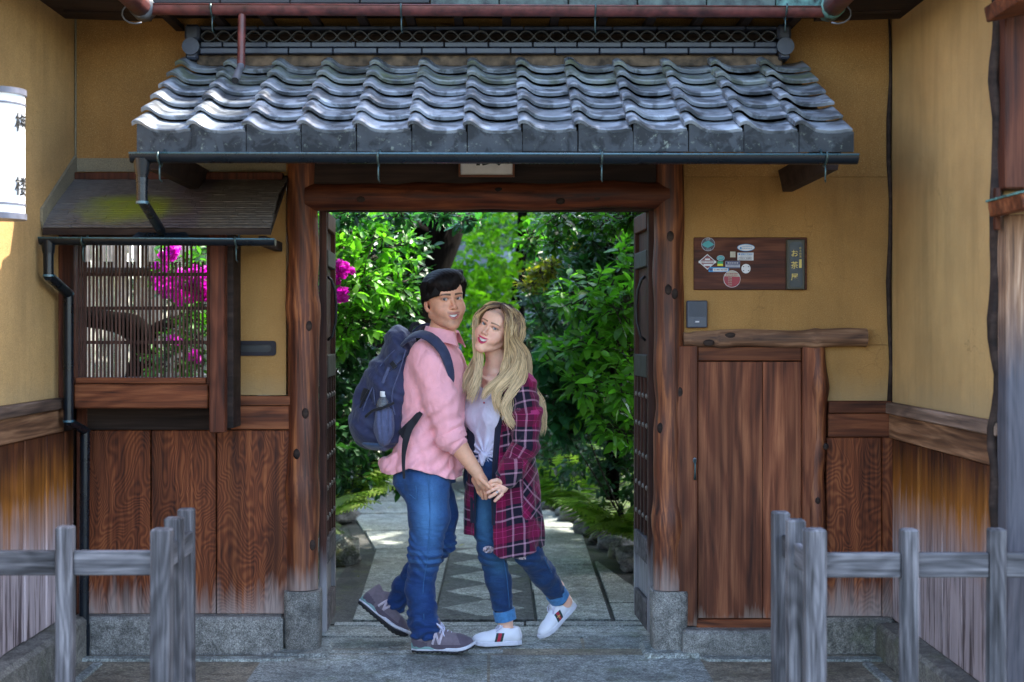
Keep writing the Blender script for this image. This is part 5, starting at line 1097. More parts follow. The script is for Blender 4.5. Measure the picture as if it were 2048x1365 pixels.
# ---------------------------------------------------------------- implicit modelling for people, clothes and bags
def vnoise(x,y,z,seed=0):
    xi=np.floor(x).astype(np.int64);yi=np.floor(y).astype(np.int64);zi=np.floor(z).astype(np.int64); fx=x-xi;fy=y-yi;fz=z-zi
    fx=fx*fx*(3-2*fx);fy=fy*fy*(3-2*fy);fz=fz*fz*(3-2*fz)
    def h(a,b,c):
        n=(a*374761393+b*668265263+c*2147483647+seed*97531)&0x7fffffff; n=((n^(n>>13))*1274126177)&0x7fffffff; return ((n^(n>>16))&0xffff)/32767.5-1
    r=0
    for i,wx in ((0,1-fx),(1,fx)):
        for j,wy in ((0,1-fy),(1,fy)):
            for k,wz in ((0,1-fz),(1,fz)): r=r+wx*wy*wz*h(xi+i,yi+j,zi+k)
    return r
class Field:
    def __init__(s,lo,hi,h):
        s.lo=np.array(lo,float); s.h=h; s.n=np.ceil((np.array(hi)-s.lo)/h).astype(int)+1; s.D=np.full(s.n,.08,np.float32)
        s.ax=[s.lo[i]+np.arange(s.n[i])*h for i in range(3)]
    def sub(s,lo,hi,m):
        sl=[]
        for i in range(3):
            a=int(max(0,math.floor((lo[i]-m-s.lo[i])/s.h))); b=int(min(s.n[i],math.ceil((hi[i]+m-s.lo[i])/s.h)+1)); 
            if b<=a: return None,None
            sl.append(slice(a,b))
        sl=tuple(sl); return sl,np.meshgrid(*[s.ax[i][sl[i]] for i in range(3)],indexing='ij')
    def add(s,fn,lo,hi,k=.01,op='u',m=.03):
        sl,p=s.sub(lo,hi,m+k)
        if sl is None: return s
        a=s.D[sl]; b=fn(*p)
        if op=='u': hh=np.clip(.5+.5*(a-b)/k,0,1); s.D[sl]=a*(1-hh)+b*hh-k*hh*(1-hh)
        elif op=='s': b=-b; hh=np.clip(.5-.5*(a-b)/k,0,1); s.D[sl]=a*(1-hh)+b*hh+k*hh*(1-hh)
        return s
    def ell(s,c,r,k=.01,op='u',rot=None):
        c=np.array(c,float); r=np.array(r,float); R_=None if rot is None else np.array(rot)[:3,:3].T; mx=r.max()
        def fn(x,y,z):
            x=x-c[0];y=y-c[1];z=z-c[2]
            if R_ is not None: x,y,z=(R_[0,0]*x+R_[0,1]*y+R_[0,2]*z, R_[1,0]*x+R_[1,1]*y+R_[1,2]*z, R_[2,0]*x+R_[2,1]*y+R_[2,2]*z)
            k0=np.sqrt((x/r[0])**2+(y/r[1])**2+(z/r[2])**2); k1=np.sqrt((x/r[0]**2)**2+(y/r[1]**2)**2+(z/r[2]**2)**2)+1e-6
            return k0*(k0-1)/k1
        return s.add(fn,c-mx,c+mx,k,op)
    def cap(s,a,b,ra,rb,k=.01,op='u'):
        a=np.array(a,float);b=np.array(b,float); ba=b-a; L2=ba@ba+1e-12; R_=max(ra,rb)
        def fn(x,y,z):
            t=np.clip(((x-a[0])*ba[0]+(y-a[1])*ba[1]+(z-a[2])*ba[2])/L2,0,1)
            return np.sqrt((x-a[0]-t*ba[0])**2+(y-a[1]-t*ba[1])**2+(z-a[2]-t*ba[2])**2)-(ra+(rb-ra)*t)
        return s.add(fn,np.minimum(a,b)-R_,np.maximum(a,b)+R_,k,op)
    def chain(s,pts,rads,k=.01,op='u'):
        for i in range(len(pts)-1): s.cap(pts[i],pts[i+1],rads[i],rads[i+1],k,op)
        return s
    def loft(s,st,ux,k=.01,flat=True):
        "st: list of (centre, a, b); a = half size along ux (horizontal), b = half size across"
        ux=np.array(ux,float)
        C_=[np.array(q[0],float) for q in st]; A=[q[1] for q in st]; B=[q[2] for q in st]; R_=max(max(A),max(B)); uy=np.cross([0,0,1.],ux)
        lo=np.min(C_,0)-R_; hi=np.max(C_,0)+R_; lo[2]=min(c[2] for c in C_)-.03; hi[2]=max(c[2] for c in C_)+.03
        zs=np.array([c[2] for c in C_]); o=np.argsort(zs); zs=zs[o]; C_=np.array(C_)[o]; A=np.array(A)[o]; B=np.array(B)[o]
        zf=np.linspace(zs[0],zs[-1],64); 
        def sm(v): 
            w_=np.interp(zf,zs,v); 
            for _ in range(4): w_[1:-1]=(w_[:-2]+w_[1:-1]*2+w_[2:])/4
            return w_
        cx,cy_,aa,bb=sm(C_[:,0]),sm(C_[:,1]),sm(A),sm(B)
        def fn(x,y,z):
            zz=z[0,0,:]; X0,Y0,a,b=[np.interp(zz,zf,q)[None,None,:] for q in (cx,cy_,aa,bb)]
            dx=(x-X0)*ux[0]+(y-Y0)*ux[1]; dy=(x-X0)*uy[0]+(y-Y0)*uy[1]
            q=np.sqrt((dx/a)**2+(dy/b)**2)+1e-6; g_=np.sqrt((dx/a**2)**2+(dy/b**2)**2)+1e-6; d=q*(q-1)/g_
            dz=np.maximum(zs[0]-z,z-zs[-1]); 
            return np.where(dz>0,np.sqrt(np.maximum(d,0)**2+dz**2),np.maximum(d,dz))+0*x if not flat else np.maximum(d,dz)
        return s.add(fn,lo,hi,k)
    def rbox(s,c,h,r,k=.01,op='u',rot=None):
        c=np.array(c,float); h=np.array(h,float)-r; R_=np.eye(3) if rot is None else np.array(rot)[:3,:3].T; mx=np.linalg.norm(h)+r
        def fn(x,y,z):
            x=x-c[0];y=y-c[1];z=z-c[2]; X_=[np.abs(R_[i,0]*x+R_[i,1]*y+R_[i,2]*z)-h[i] for i in range(3)]
            return np.sqrt(sum(np.maximum(q,0)**2 for q in X_))+np.minimum(np.maximum(np.maximum(X_[0],X_[1]),X_[2]),0)-r
        return s.add(fn,c-mx,c+mx,k,op)
    def mod(s,fn):
        X_,Y_,Z_=np.meshgrid(*s.ax,indexing='ij',sparse=True); s.D=fn(s.D,X_,Y_,Z_).astype(np.float32); return s
    def band(s,fn,w=.02):
        "displace near the surface only: fn(x,y,z)->offset (m, + = inward)"
        idx=np.nonzero(np.abs(s.D)<w); p=[s.ax[i][idx[i]] for i in range(3)]; s.D[idx]+=fn(*p); return s
    def mesh(s,smooth=1):
        D=s.D; ins=D<0; nx,ny,nz=D.shape
        c=[ins[i:nx-1+i,j:ny-1+j,k:nz-1+k] for i in (0,1) for j in (0,1) for k in (0,1)]
        tot=sum(q.astype(np.int8) for q in c); act=(tot>0)&(tot<8); I,J,K=np.nonzero(act); idx=-np.ones(act.shape,np.int64); idx[I,J,K]=np.arange(len(I))
        acc=np.zeros((len(I),3)); cnt=np.zeros(len(I))
        cor=[(i,j,k) for i in (0,1) for j in (0,1) for k in (0,1)]; val={q:D[I+q[0],J+q[1],K+q[2]].astype(float) for q in cor}
        for a in cor:
            for ax_ in range(3):
                if a[ax_]: continue
                b=list(a); b[ax_]=1; b=tuple(b); va,vb=val[a],val[b]; m=(va<0)!=(vb<0); t=np.where(m,va/(va-vb+1e-20),0)
                p=np.zeros((len(I),3)); p+=np.array(a); p[:,ax_]+=t; acc[m]+=p[m]; cnt[m]+=1
        V=np.stack([I,J,K],1)+acc/np.maximum(cnt,1)[:,None]; V=s.lo+V*s.h; F_=[]
        for ax_ in range(3):
            sl0=[slice(None)]*3; sl1=[slice(None)]*3; sl0[ax_]=slice(0,-1); sl1[ax_]=slice(1,None); A=ins[tuple(sl0)]; B=ins[tuple(sl1)]; e=np.array(np.nonzero(A!=B)).T; fl=A[tuple(e.T)]
            u,v=[(1,2),(2,0),(0,1)][ax_]; ok=(e[:,u]>0)&(e[:,v]>0)&(e[:,u]<D.shape[u]-1)&(e[:,v]<D.shape[v]-1); e=e[ok]; fl=fl[ok]
            q=[]
            for du,dv in ((-1,-1),(0,-1),(0,0),(-1,0)):
                w_=e.copy(); w_[:,u]+=du; w_[:,v]+=dv; q.append(idx[tuple(w_.T)])
            q=np.stack(q,1); q[~fl]=q[~fl][:,::-1]; F_.append(q)
        Fc=np.concatenate(F_); Fc=Fc[(Fc>=0).all(1)]
        E_=np.concatenate([Fc[:,[0,1]],Fc[:,[1,2]],Fc[:,[2,3]],Fc[:,[3,0]]])
        for _ in range(smooth):
            for lam in (.5,-.52):
                S_=np.zeros_like(V); n_=np.zeros(len(V)); 
                for kk in range(3): S_[:,kk]=np.bincount(E_[:,0],V[E_[:,1],kk],len(V))+np.bincount(E_[:,1],V[E_[:,0],kk],len(V))
                n_=np.bincount(E_[:,0],minlength=len(V))+np.bincount(E_[:,1],minlength=len(V)); V=V+lam*(S_/np.maximum(n_,1)[:,None]-V)
        return V,Fc
def fast_mesh(name,V,Fc,mat,parent=None,cols=None,attrs=None):
    me=bpy.data.meshes.new(name); me.vertices.add(len(V)); me.vertices.foreach_set('co',np.asarray(V,np.float32).reshape(-1)); me.loops.add(Fc.size); me.polygons.add(len(Fc))
    me.loops.foreach_set('vertex_index',Fc.reshape(-1).astype(np.int32)); k=Fc.shape[1]; me.polygons.foreach_set('loop_start',np.arange(0,Fc.size,k,dtype=np.int32)); me.polygons.foreach_set('use_smooth',np.ones(len(Fc),bool))
    me.update(calc_edges=True)
    if cols is not None:
        a=me.attributes.new('col','FLOAT_COLOR','POINT'); c=np.ones((len(V),4),np.float32); c[:,:3]=cols; a.data.foreach_set('color',c.reshape(-1))
    for n_,v in (attrs or {}).items(): a=me.attributes.new(n_,'FLOAT','POINT'); a.data.foreach_set('value',np.asarray(v,np.float32))
    return ob(name,me,mat,parent)
def ribbon(name,pts,width,th,mat,parent,nrm=None,n=24,quilt=0):
    "flat strap along a path; width across, th thick; nrm: outward normal hint per point"
    p=smooth_path(pts,n); T=np.gradient(p,axis=0); T/=np.linalg.norm(T,axis=1)[:,None]; N_=smooth_path(nrm,n) if nrm is not None else np.tile([0,-1.,0],(n,1))
    S_=np.cross(T,N_); S_/=np.linalg.norm(S_,axis=1)[:,None]; N_=np.cross(S_,T); w_=np.interp(np.linspace(0,1,n),np.linspace(0,1,len(np.atleast_1d(width))),np.atleast_1d(width))/2 if np.ndim(width) else np.full(n,width/2)
    V=[];Fc=[]
    prof=[(-1,-.5),(-1,.3),(-.8,.5),(0,.62),(.8,.5),(1,.3),(1,-.5)]; m=len(prof)
    for i in range(n):
        q=th*(1-quilt*(i%3==0))
        for a,b in prof: V.append(p[i]+S_[i]*a*w_[i]+N_[i]*b*q)
    for i in range(n-1):
        for k in range(m): a=i*m+k;b=i*m+(k+1)%m; Fc.append((a,b,b+m,a+m))
    Fc+=[tuple(range(m))[::-1],tuple(range((n-1)*m,n*m))]
    return MB().add(V,Fc).build(name,mat,parent,True,50)
# ---------------------------------------------------------------- people: materials
def skinmat(name,rough=.45):
    n=NT(name); at=n.nd('ShaderNodeAttribute'); at.attribute_name='col'; v=n.co('World')
    c=n.mix(1.,at.outputs['Color'],n.ramp(n.noise(v,60,3),[(.3,.93),(.7,1.05)]),'MULTIPLY')
    return n.fin(c,rough,.4,n.bump(n.noise(v,900,2),.08,.001),0,Subsurface_Weight=.12,Subsurface_Scale=.01)
M_SKIN=skinmat('skin')
def cloth(name,c,nz=.15,sc=24,rough=.85,fine=900,bstr=.25,wr=0,sheen=.2):
    n=NT(name); v=n.co('World'); a=n.noise(v,sc,4,.6); f=n.noise(v,fine,2,.5)
    cc=n.mix(1.,c,n.ramp(a,[(.3,1-nz),(.7,1+nz)]),'MULTIPLY'); cc=n.mix(1.,cc,n.ramp(f,[(.3,.9),(.7,1.1)]),'MULTIPLY')
    nm=n.bump(f,bstr,.001)
    if wr: nm=n.bump(n.noise(n.co('World',scale=(14,14,9)),1,4,.6,1.2),wr,.02,nm)
    return n.fin(cc,rough,.25,nm,0,Sheen_Weight=sheen)
M_PINK=cloth('pink_oxford_cloth',(.88,.40,.44),.06,12,.85,1400,.3,.5)
def denim(name,c1,c2):
    n=NT(name); at=n.nd('ShaderNodeAttribute'); at.attribute_name='fade'; v=n.co('World'); a=n.noise(v,14,4,.65); w_=n.noise(n.co('World',scale=(1,1,.25)),900,3,.6)
    k=n.mth('MULTIPLY',n.mth('ADD',at.outputs['Fac'],n.mth('MULTIPLY_ADD',a,.5,-.25)),1.0,clamp=True)
    c=n.mix(k,c1,c2); c=n.mix(1.,c,n.ramp(w_,[(.3,.65),(.7,1.35)]),'MULTIPLY')
    nm=n.bump(w_,.3,.001); nm=n.bump(n.noise(n.co('World',scale=(9,9,26)),1,4,.6,1.0),.45,.02,nm)
    return n.fin(c,.8,.3,nm,0,Sheen_Weight=.1)
M_JEAN=denim('blue_denim',(.006,.030,.125),(.06,.17,.36)); M_JEAN2=denim('dark_blue_denim',(.006,.026,.10),(.04,.13,.24)); M_JCUFF=cloth('denim_turnup',(.06,.20,.42),.2,60)
M_THREAD=plain('denim_seam_thread',(.04,.13,.30),.8)
M_TEE=cloth('white_cotton_jersey',(.66,.62,.74),.04,30,.85,1200,.2,.6)
M_NAVYC=cloth('navy_lining',(.008,.010,.026),.2,40)
M_PACK=cloth('slate_navy_nylon',(.028,.034,.085),.2,30,.6,1100,.3,.35); M_PACK2=cloth('mesh_pocket_cloth',(.075,.088,.17),.2,50,.7,700,.6,.3); M_PACKD=cloth('black_webbing',(.008,.008,.012),.2,40,.7,1200); M_PACKB=cloth('blue_base_fabric',(.05,.10,.21),.2,30,.6); M_STRAP=cloth('padded_strap_fabric',(.030,.038,.085),.2,30,.65,1000,.4,.2)
M_SUEDE=cloth('grey_mauve_suede',(.155,.125,.15),.12,60,.9,1500,.3); M_SUEDE2=cloth('dark_grey_suede',(.095,.075,.10),.12,60,.9,1500,.3); M_MIDS=plain('sea_green_midsole',(.16,.28,.28),.5); M_SOLEW=plain('white_rubber_sole',(.60,.60,.68),.5,nz=.06); M_SOLEB=plain('black_rubber_outsole',(.018,.017,.024),.6); M_LACE=cloth('white_lace',(.62,.60,.76),.05,60); M_LEATH=plain('white_leather',(.70,.70,.76),.4,nz=.04,sc=12); M_EMB=plain('pale_pink_felt',(.52,.44,.50),.8); M_SOCK=cloth('white_sock',(.62,.6,.7),.05,60)
M_RED=plain('red_webbing',(.40,.01,.035),.7); M_GREENW=plain('dark_green_webbing',(.008,.035,.035),.7); M_GOLD=plain('gold_thread',(.55,.33,.10),.45)
M_SILVER=plain('silver',(.7,.7,.72),.18,metal=1); M_BRASS=plain('brass_button',(.55,.28,.10),.4,metal=.6); M_EARR=plain('clear_stone',(.85,.85,.9),.05,spec=1)
M_EYEW=plain('eye_white',(.55,.52,.52),.15,nz=.03); M_TEETH=plain('teeth',(.72,.70,.68),.2,nz=.02)
def eye_mat(name,c):
    n=NT(name); at=n.nd('ShaderNodeAttribute'); at.attribute_name='col'; return n.fin(at.outputs['Color'],.08,.7)
M_EYE=eye_mat('eye_surface',None)
# ---- head
def head_matrix(o,yaw,roll,pitch,sc): return Matrix.Translation(o)@Matrix.Rotation(R(roll),4,'Y')@Matrix.Rotation(R(yaw),4,'Z')@Matrix.Rotation(R(pitch),4,'X')@Matrix.Scale(sc,4)
def make_head(fem,open_=.0045,sm=.009,h=.0021):
    "local head: face to -y, z up, chin near z=-.118, crown near .118"
    f=Field((-.10,-.135,-.19),(.10,.125,.14),h)
    f.ell((0,.018,.036),(.077,.094,.084),.01); f.ell((0,-.018,.020),(.068,.070,.075),.02)
    jw=.055 if fem else .068
    f.ell((0,-.022,-.045),(jw,.064,.068),.025); f.cap((-jw*.86,-.002,-.055),(-.014,-.072,-.097),.018,.016,.025); f.cap((jw*.86,-.002,-.055),(.014,-.072,-.097),.018,.016,.025)
    f.ell((0,-.074,-.098),(.019,.016,.017),.018)
    for s_ in (1,-1):
        f.ell((s_*.042,-.056,-.026),(.024,.022,.022),.028)       # cheekbone
        f.ell((s_*.036,-.066,-.040),(.018,.015,.018),.024)      # smile cheek
        f.ell((s_*.031,-.094,.014),(.016,.012,.012),.012,'s')   # socket
        f.ell((s_*.030,-.079,.030),(.022,.010,.006),.018)  # brow
    f.ell((0,-.073,.055),(.050,.022,.03),.02)
    # muzzle, nose
    f.ell((0,-.078,-.055),(.032,.020,.026),.018)
    f.cap((0,-.084,.016),(0,-.104,-.020),.0065,.0085,.009); f.ell((0,-.106,-.024),(.0098,.010,.0085),.006)
    for s_ in (1,-1): f.ell((s_*.0115,-.096,-.027),(.0070,.0085,.0065),.006); f.ell((s_*.0065,-.103,-.0335),(.0030,.0045,.0028),.002,'s')
    # eyes
    for s_ in (1,-1):
        e=(s_*.0315,-.0735,.012)
        f.ell(e,(.0152,.0150,.0142),.004); f.ell((s_*.0318,-.092,.0115),(.0140,.020,.0054),.0018,'s',rot=Matrix.Rotation(R(-s_*5),4,'Y'))
        f.ell(e,(.0122,.0122,.0122),.0008,'s')
    # mouth
    w_=.0275 if fem else .0275; zc=-.060; open_=open_
    ys=lambda x:-.0955+ (9.5*x*x); xs=np.linspace(-w_,w_,9)
    up=[(x,ys(x),zc+open_*(1-(x/w_)**2)+.003+sm*(x/w_)**2) for x in xs]; lo_=[(x,ys(x)+.001,zc-open_*(1-(x/w_)**2)*1.3-.003+sm*(x/w_)**2) for x in xs]
    ru=[.0016+.0020*(1-(x/w_)**2) for x in xs]; rl=[.0016+.0030*(1-(x/w_)**2) for x in xs]
    f.chain(up,ru,.003); f.chain(lo_,rl,.003)
    mid=[(x,ys(x)-.002,zc-.15*open_+sm*(x/w_)**2) for x in xs]; 
    f.chain([(a,b+.004,c) for a,b,c in mid[1:-1]],[max(.0014,(open_)*(1-(x/w_)**2)) for x in xs[1:-1]],.0012,'s'); f.chain([(a,b-.003,c) for a,b,c in mid[1:-1]],[max(.0012,(open_)*(1-(x/w_)**2)) for x in xs[1:-1]],.0012,'s')
    # ears
    for s_ in (1,-1):
        rt=Matrix.Rotation(R(s_*18),4,'Z')@Matrix.Rotation(R(-12),4,'X'); f.ell((s_*.080,.016,-.006),(.0085,.019,.031),.006,rot=rt); f.ell((s_*.087,.012,-.002),(.005,.011,.018),.004,'s',rot=rt); f.ell((s_*.078,.006,-.032),(.006,.009,.010),.005)
    V,Fc=f.mesh(1)
    x,y,z=V.T; ax_=np.abs(x)
    skin=np.array((.72,.355,.225) if not fem else (.84,.47,.335)); col=np.tile(skin,(len(V),1))
    def blend(m,c): 
        nonlocal col; m=np.clip(m,0,1)[:,None]; col=col*(1-m)+np.array(c)*m
    g=lambda d,r: np.exp(-(d/r)**2)
    blend(g(np.sqrt((ax_-.045)**2+(z+.030)**2+(np.minimum(y,-.03)+.06)**2*.3),.020)*.45,(.62,.20,.16) if fem else (.55,.19,.14))
    blend(g(np.sqrt(x**2+(z+.024)**2+(y+.105)**2),.014)*.35,(.58,.19,.15))
    blend(g(np.sqrt((ax_-.082)**2*.3+(y-.012)**2+(z+.004)**2),.02)*.4,(.55,.19,.14))
    # lips
    dl=np.full(len(V),9.)
    for ch,rr in ((up,ru),(lo_,rl)):
        cf=np.array([np.interp(np.linspace(0,1,50),np.linspace(0,1,9),q) for q in np.array([list(a)+[b] for a,b in zip(ch,rr)]).T]).T
        for px_,py_,pz_,r_ in cf: dl=np.minimum(dl,np.sqrt((x-px_)**2+((y-py_)*.7)**2+(z-pz_)**2)-r_)
    blend(1-(dl-.0004)/.0016,(.55,.035,.11) if fem else (.50,.17,.15))
    inner=(np.abs(z-(zc+sm*(x/w_)**2-.15*open_))<open_*.9*(1-(x/w_)**2))&(ax_<w_*.9)&(y>ys(x)+.0035)&(y<-.06); blend(inner*1.,(.05,.01,.012))
    # nostrils
    blend(g(np.sqrt((ax_-.0068)**2+(z+.0325)**2+(y+.101)**2),.0038)*.8,(.12,.03,.02))
    # brows
    t=np.clip((ax_-.012)/.042,0,1); zb=.0300+.0050*np.sin(t*PI*.7)-.0045*t; th=(.0028 if fem else .0038)*(1-.55*t)
    br=(1-(np.abs(z-zb-(.001 if fem else 0))-th)/.002)*((ax_>.010)&(ax_<.052)&(y<-.045)); blend(np.clip(br,0,1)*(.80 if fem else .88),(.07,.035,.02) if fem else (.022,.014,.010))
    # lids
    for s_ in (1,-1):
        dx=(x-s_*.0318)/.0150; dz=(z-.0120)/.0062; q=np.sqrt(dx**2+dz**2); edge=np.exp(-((q-1.0)/.22)**2)*(y<-.055)
        blend(edge*(z>.011)*(.95 if fem else .65),(.02,.012,.010)); blend(edge*(z<=.011)*.35,(.10,.04,.03)); blend(np.exp(-((q-1.5)/.35)**2)*(z>.012)*(y<-.055)*.35,(.30,.12,.09))
    if not fem:
        nz=vnoise(x*420,y*420,z*420,3)*.5+.5; reg=np.clip((-.030-z)/.03,0,1)*np.clip((.03-y)/.03,0,1)*(1-np.clip(1-dl/.003,0,1)); reg=np.maximum(reg*np.clip((ax_-.020)/.02+np.clip((-.068-z)/.01,0,1)+1.0*((z<-.040)&(z>-.055)&(ax_<.03)),0,1),0)
        blend(reg*(.15+.28*nz),(.16,.09,.07)); must=g((z+.0455),.005)*(ax_<.028)*(y<-.07); blend(must*.42,(.16,.08,.055)); blend(g(np.sqrt(x**2+(z+.086)**2),.012)*(y<-.07)*.5,(.07,.035,.025))
    return V,Fc,col,(up,lo_,xs,w_,zc,open_,sm,ys)
def add_face_parts(person,M,info,gaze,iris):
    up,lo_,xs,w_,zc,op,sm,ys=info
    v,f=ICO3
    Mi=M.to_3x3().inverted(); gz=(Mi@Vector(gaze)).normalized()
    for s_ in (1,-1):
        c=np.array((s_*.0315,-.0735,.012)); V=c+v*.0121; d=np.degrees(np.arccos(np.clip(v@np.array(gz),-1,1)))
        col=np.tile((.62,.58,.58),(len(v),1)); col[d<36]=iris; col[d<18]=(.004,.004,.004)
        bm=None; o=fast_mesh('eye',xf(M,V),np.array(f),M_EYE,person,cols=col)
    n=15; V=[];Fc=[]
    for i,x in enumerate(np.linspace(-w_*.86,w_*.86,n)):
        k=1-(x/w_)**2; zz=zc+sm*(x/w_)**2; yy=ys(x)+.0052
        V+= [(x,yy,zz+op*k+.003),(x,yy-.0008,zz),(x,yy+.0006,zz-op*k*.85)]
    for i in range(n-1): a=i*3; Fc+=[(a,a+1,a+4,a+3),(a+1,a+2,a+5,a+4)]
    MB().add(xf(M,V),Fc).build('teeth',M_TEETH,person,True)
def tp_(M,p): return np.array(M@Vector(p))
# ---- hands: joints given in world coordinates
def finger(f,pts,r0,r1,k=.003):
    n=len(pts); f.chain([np.array(p) for p in pts],list(np.linspace(r0,r1,n)),k)
def Pm(px,py,Y): return np.array(P(px,py,Y))
SKM=np.array((.72,.37,.235)); SKW=np.array((.84,.48,.345))
# ================================================================= MAN
man=thing('person','man in pink shirt and blue jeans holding the hand of the woman','person',(-.33,6.72,0))
mo=Vector(man.location)
def man_part(name,V,Fc,mat,**k): return fast_mesh(name,np.asarray(V)-np.array(mo),Fc,mat,man,**k)
fM=np.array((.94,-.34,0)); rM=np.array((-.34,-.94,0))
MH=head_matrix(Pm(889,603,6.70),25,-5,4,1.10)
Vh,Fh,Ch,infoM=make_head(False,.0062,.0105)
Vh=xf(MH,Vh)
S1=Pm(852,722,6.58); E1=Pm(899,868,6.55); W1=Pm(953,944,6.55)
# body under the clothes + forearm and hand (fine), neck
f=Field((-.56,6.42,.80),(.02,7.10,1.62),.007)
f.chain([tp_(MH,(0,.015,-.07)),Pm(884,668,6.73),Pm(876,700,6.74)],[.060,.062,.075],.02)
f.loft([(Pm(868,705,6.73),.08,.16),(Pm(866,760,6.73),.11,.17),(Pm(862,870,6.73),.11,.15),(Pm(855,950,6.73),.11,.15)],fM,.03)
f.chain([S1,E1],[.05,.042],.02); f.chain([E1,E1+(W1-E1)*.3,W1],[.042,.044,.030],.015)
Vb,Fb=f.mesh(1); cb=np.tile(SKM,(len(Vb),1))
f=Field(W1+np.array((-.10,-.10,-.16)),W1+np.array((.14,.10,.06)),.0026)
dirA=(W1-E1)/np.linalg.norm(W1-E1)
f.chain([W1-dirA*.06,W1-dirA*.01,Pm(957,951,6.55)],[.034,.0275,.026],.012)
pa=[Pm(956,950,6.555),Pm(963,962,6.56),Pm(970,972,6.565)]
f.chain(pa,[.024,.026,.022],.012); f.ell(Pm(964,965,6.59),(.024,.034,.030),.012)
f.chain([Pm(952,960,6.60),Pm(958,972,6.60)],[.022,.02],.012)
finger(f,[Pm(960,956,6.535),Pm(970,966,6.525),Pm(978,974,6.525),Pm(985,979,6.535)],.0125,.009)            # thumb
finger(f,[Pm(971,972,6.560),Pm(978,984,6.560),Pm(980,992,6.572)],.0105,.0085)    # index
finger(f,[Pm(966,974,6.585),Pm(972,988,6.582),Pm(972,997,6.590)],.0105,.0085)
finger(f,[Pm(960,974,6.605),Pm(964,989,6.605),Pm(966,997,6.612)],.010,.008)
finger(f,[Pm(953,971,6.620),Pm(957,985,6.622),Pm(962,992,6.63)],.009,.007)
Vd,Fd=f.mesh(1); cd_=np.tile(SKM,(len(Vd),1)); k_=vnoise(Vd[:,0]*70,Vd[:,1]*70,Vd[:,2]*70)[:,None]; cd_=cd_*(1+.08*k_)
# left forearm behind the woman, hand on her back (mostly hidden)
f=Field((-.30,6.86,1.0),(.16,7.12,1.44),.006); a_=Pm(895,720,6.93);b_=Pm(955,835,7.03);c_=Pm(1022,835,6.97)
f.chain([b_,c_,c_+np.array((.06,-.02,.0))],[.04,.03,.028],.015)
for i in range(4): f.chain([c_+np.array((.07,-.02,.03-.018*i)),c_+np.array((.13,-.03,.035-.022*i))],[.010,.008],.005)
f.chain([c_+np.array((.05,-.02,.03)),c_+np.array((.08,-.03,.06))],[.011,.009],.005)
Vl,Fl=f.mesh(1); cl_=np.tile(SKM,(len(Vl),1))
off=0; VV=[];FF=[];CC=[]
for a,b,c in ((Vh,Fh,Ch),(Vb,Fb,cb),(Vd,Fd,cd_),(Vl,Fl,cl_)): VV.append(a);FF.append(b+off);CC.append(c);off+=len(a)
man_part('body',np.concatenate(VV),np.concatenate(FF),M_SKIN,cols=np.concatenate(CC))
mm_=Matrix.Translation(-mo)@MH; add_face_parts(man,mm_,infoM,(0,-1,0),(.035,.018,.010))
# shirt
Zs=lambda py:ZP(py,6.73)
f=Field((-.62,6.40,.78),(.0,7.10,1.50),.0052)
st=[(Pm(872,686,6.735),.070,.085),(Pm(870,700,6.735),.100,.150),(Pm(867,722,6.735),.132,.185),(Pm(866,760,6.735),.146,.195),(Pm(865,820,6.735),.148,.192),(Pm(863,870,6.735),.150,.185),(Pm(855,915,6.735),.168,.190),(Pm(849,962,6.735),.188,.205)]
f.loft(st,fM,.01)
f.chain([Pm(850,712,6.60),Pm(862,735,6.57),Pm(882,800,6.545),Pm(898,862,6.545)],[.074,.080,.076,.066],.035)
f.chain([Pm(880,700,6.90),a_,b_],[.06,.07,.058],.03); f.chain([b_,b_+(c_-b_)*.35],[.058,.05],.015)
f.chain([Pm(878,676,6.735),Pm(872,700,6.735)],[.066,.09],.04)
# cuff roll
d_=(W1-E1)/np.linalg.norm(W1-E1); f.chain([Pm(899,868,6.547),Pm(903,879,6.547)],[.062,.066],.012)
f.ell(Pm(901,876,6.547),(.066,.066,.022),.006,rot=Vector(tuple(-d_*np.array((1,1,1)))).to_track_quat('Z','Y').to_matrix().to_4x4())
f.ell(Pm(777,932,6.72),(.05,.09,.035),.05)
def sh_w(x,y,z):
    n1=vnoise(x*16,y*16,z*9,1); n2=vnoise(x*38+n1,y*38,z*20,2)
    arm=(y<6.62)
    fold=np.where(arm,np.sin((z*1.0-x*.75)*95+n1*3.2)*.0034*np.clip((1.30-z)/.2,.25,1),np.sin((z+x*.55)*60+n1*4)*.004*np.clip((1.20-z)/.2,.2,1.2))
    low=np.clip((1.02-z)/.15,0,1)*np.sin((x*.94-y*.34)*48+n1*4)*.005
    rg=1-np.abs(vnoise(x*9+n1*.5,y*9,z*7,9))*2.2; return n1*.004+n2*.0025+fold*1.3+low-.0025*np.clip(rg,0,1)**3
f.band(sh_w,.022)
# crease under the near arm
def hem(D,X_,Y_,Z_):
    u=(X_+.49)/(.49-.25)  # -.49 left .. right
    u=np.clip((X_-(-.55))/(.34),0,1.1); zz=np.interp(u,[0,.15,.38,.55,.8,1.0,1.1],[.842,.835,.868,.862,.832,.812,.83])+.003*np.sin(X_*45+Y_*30)
    return np.maximum(D,zz-Z_)
f.mod(hem)
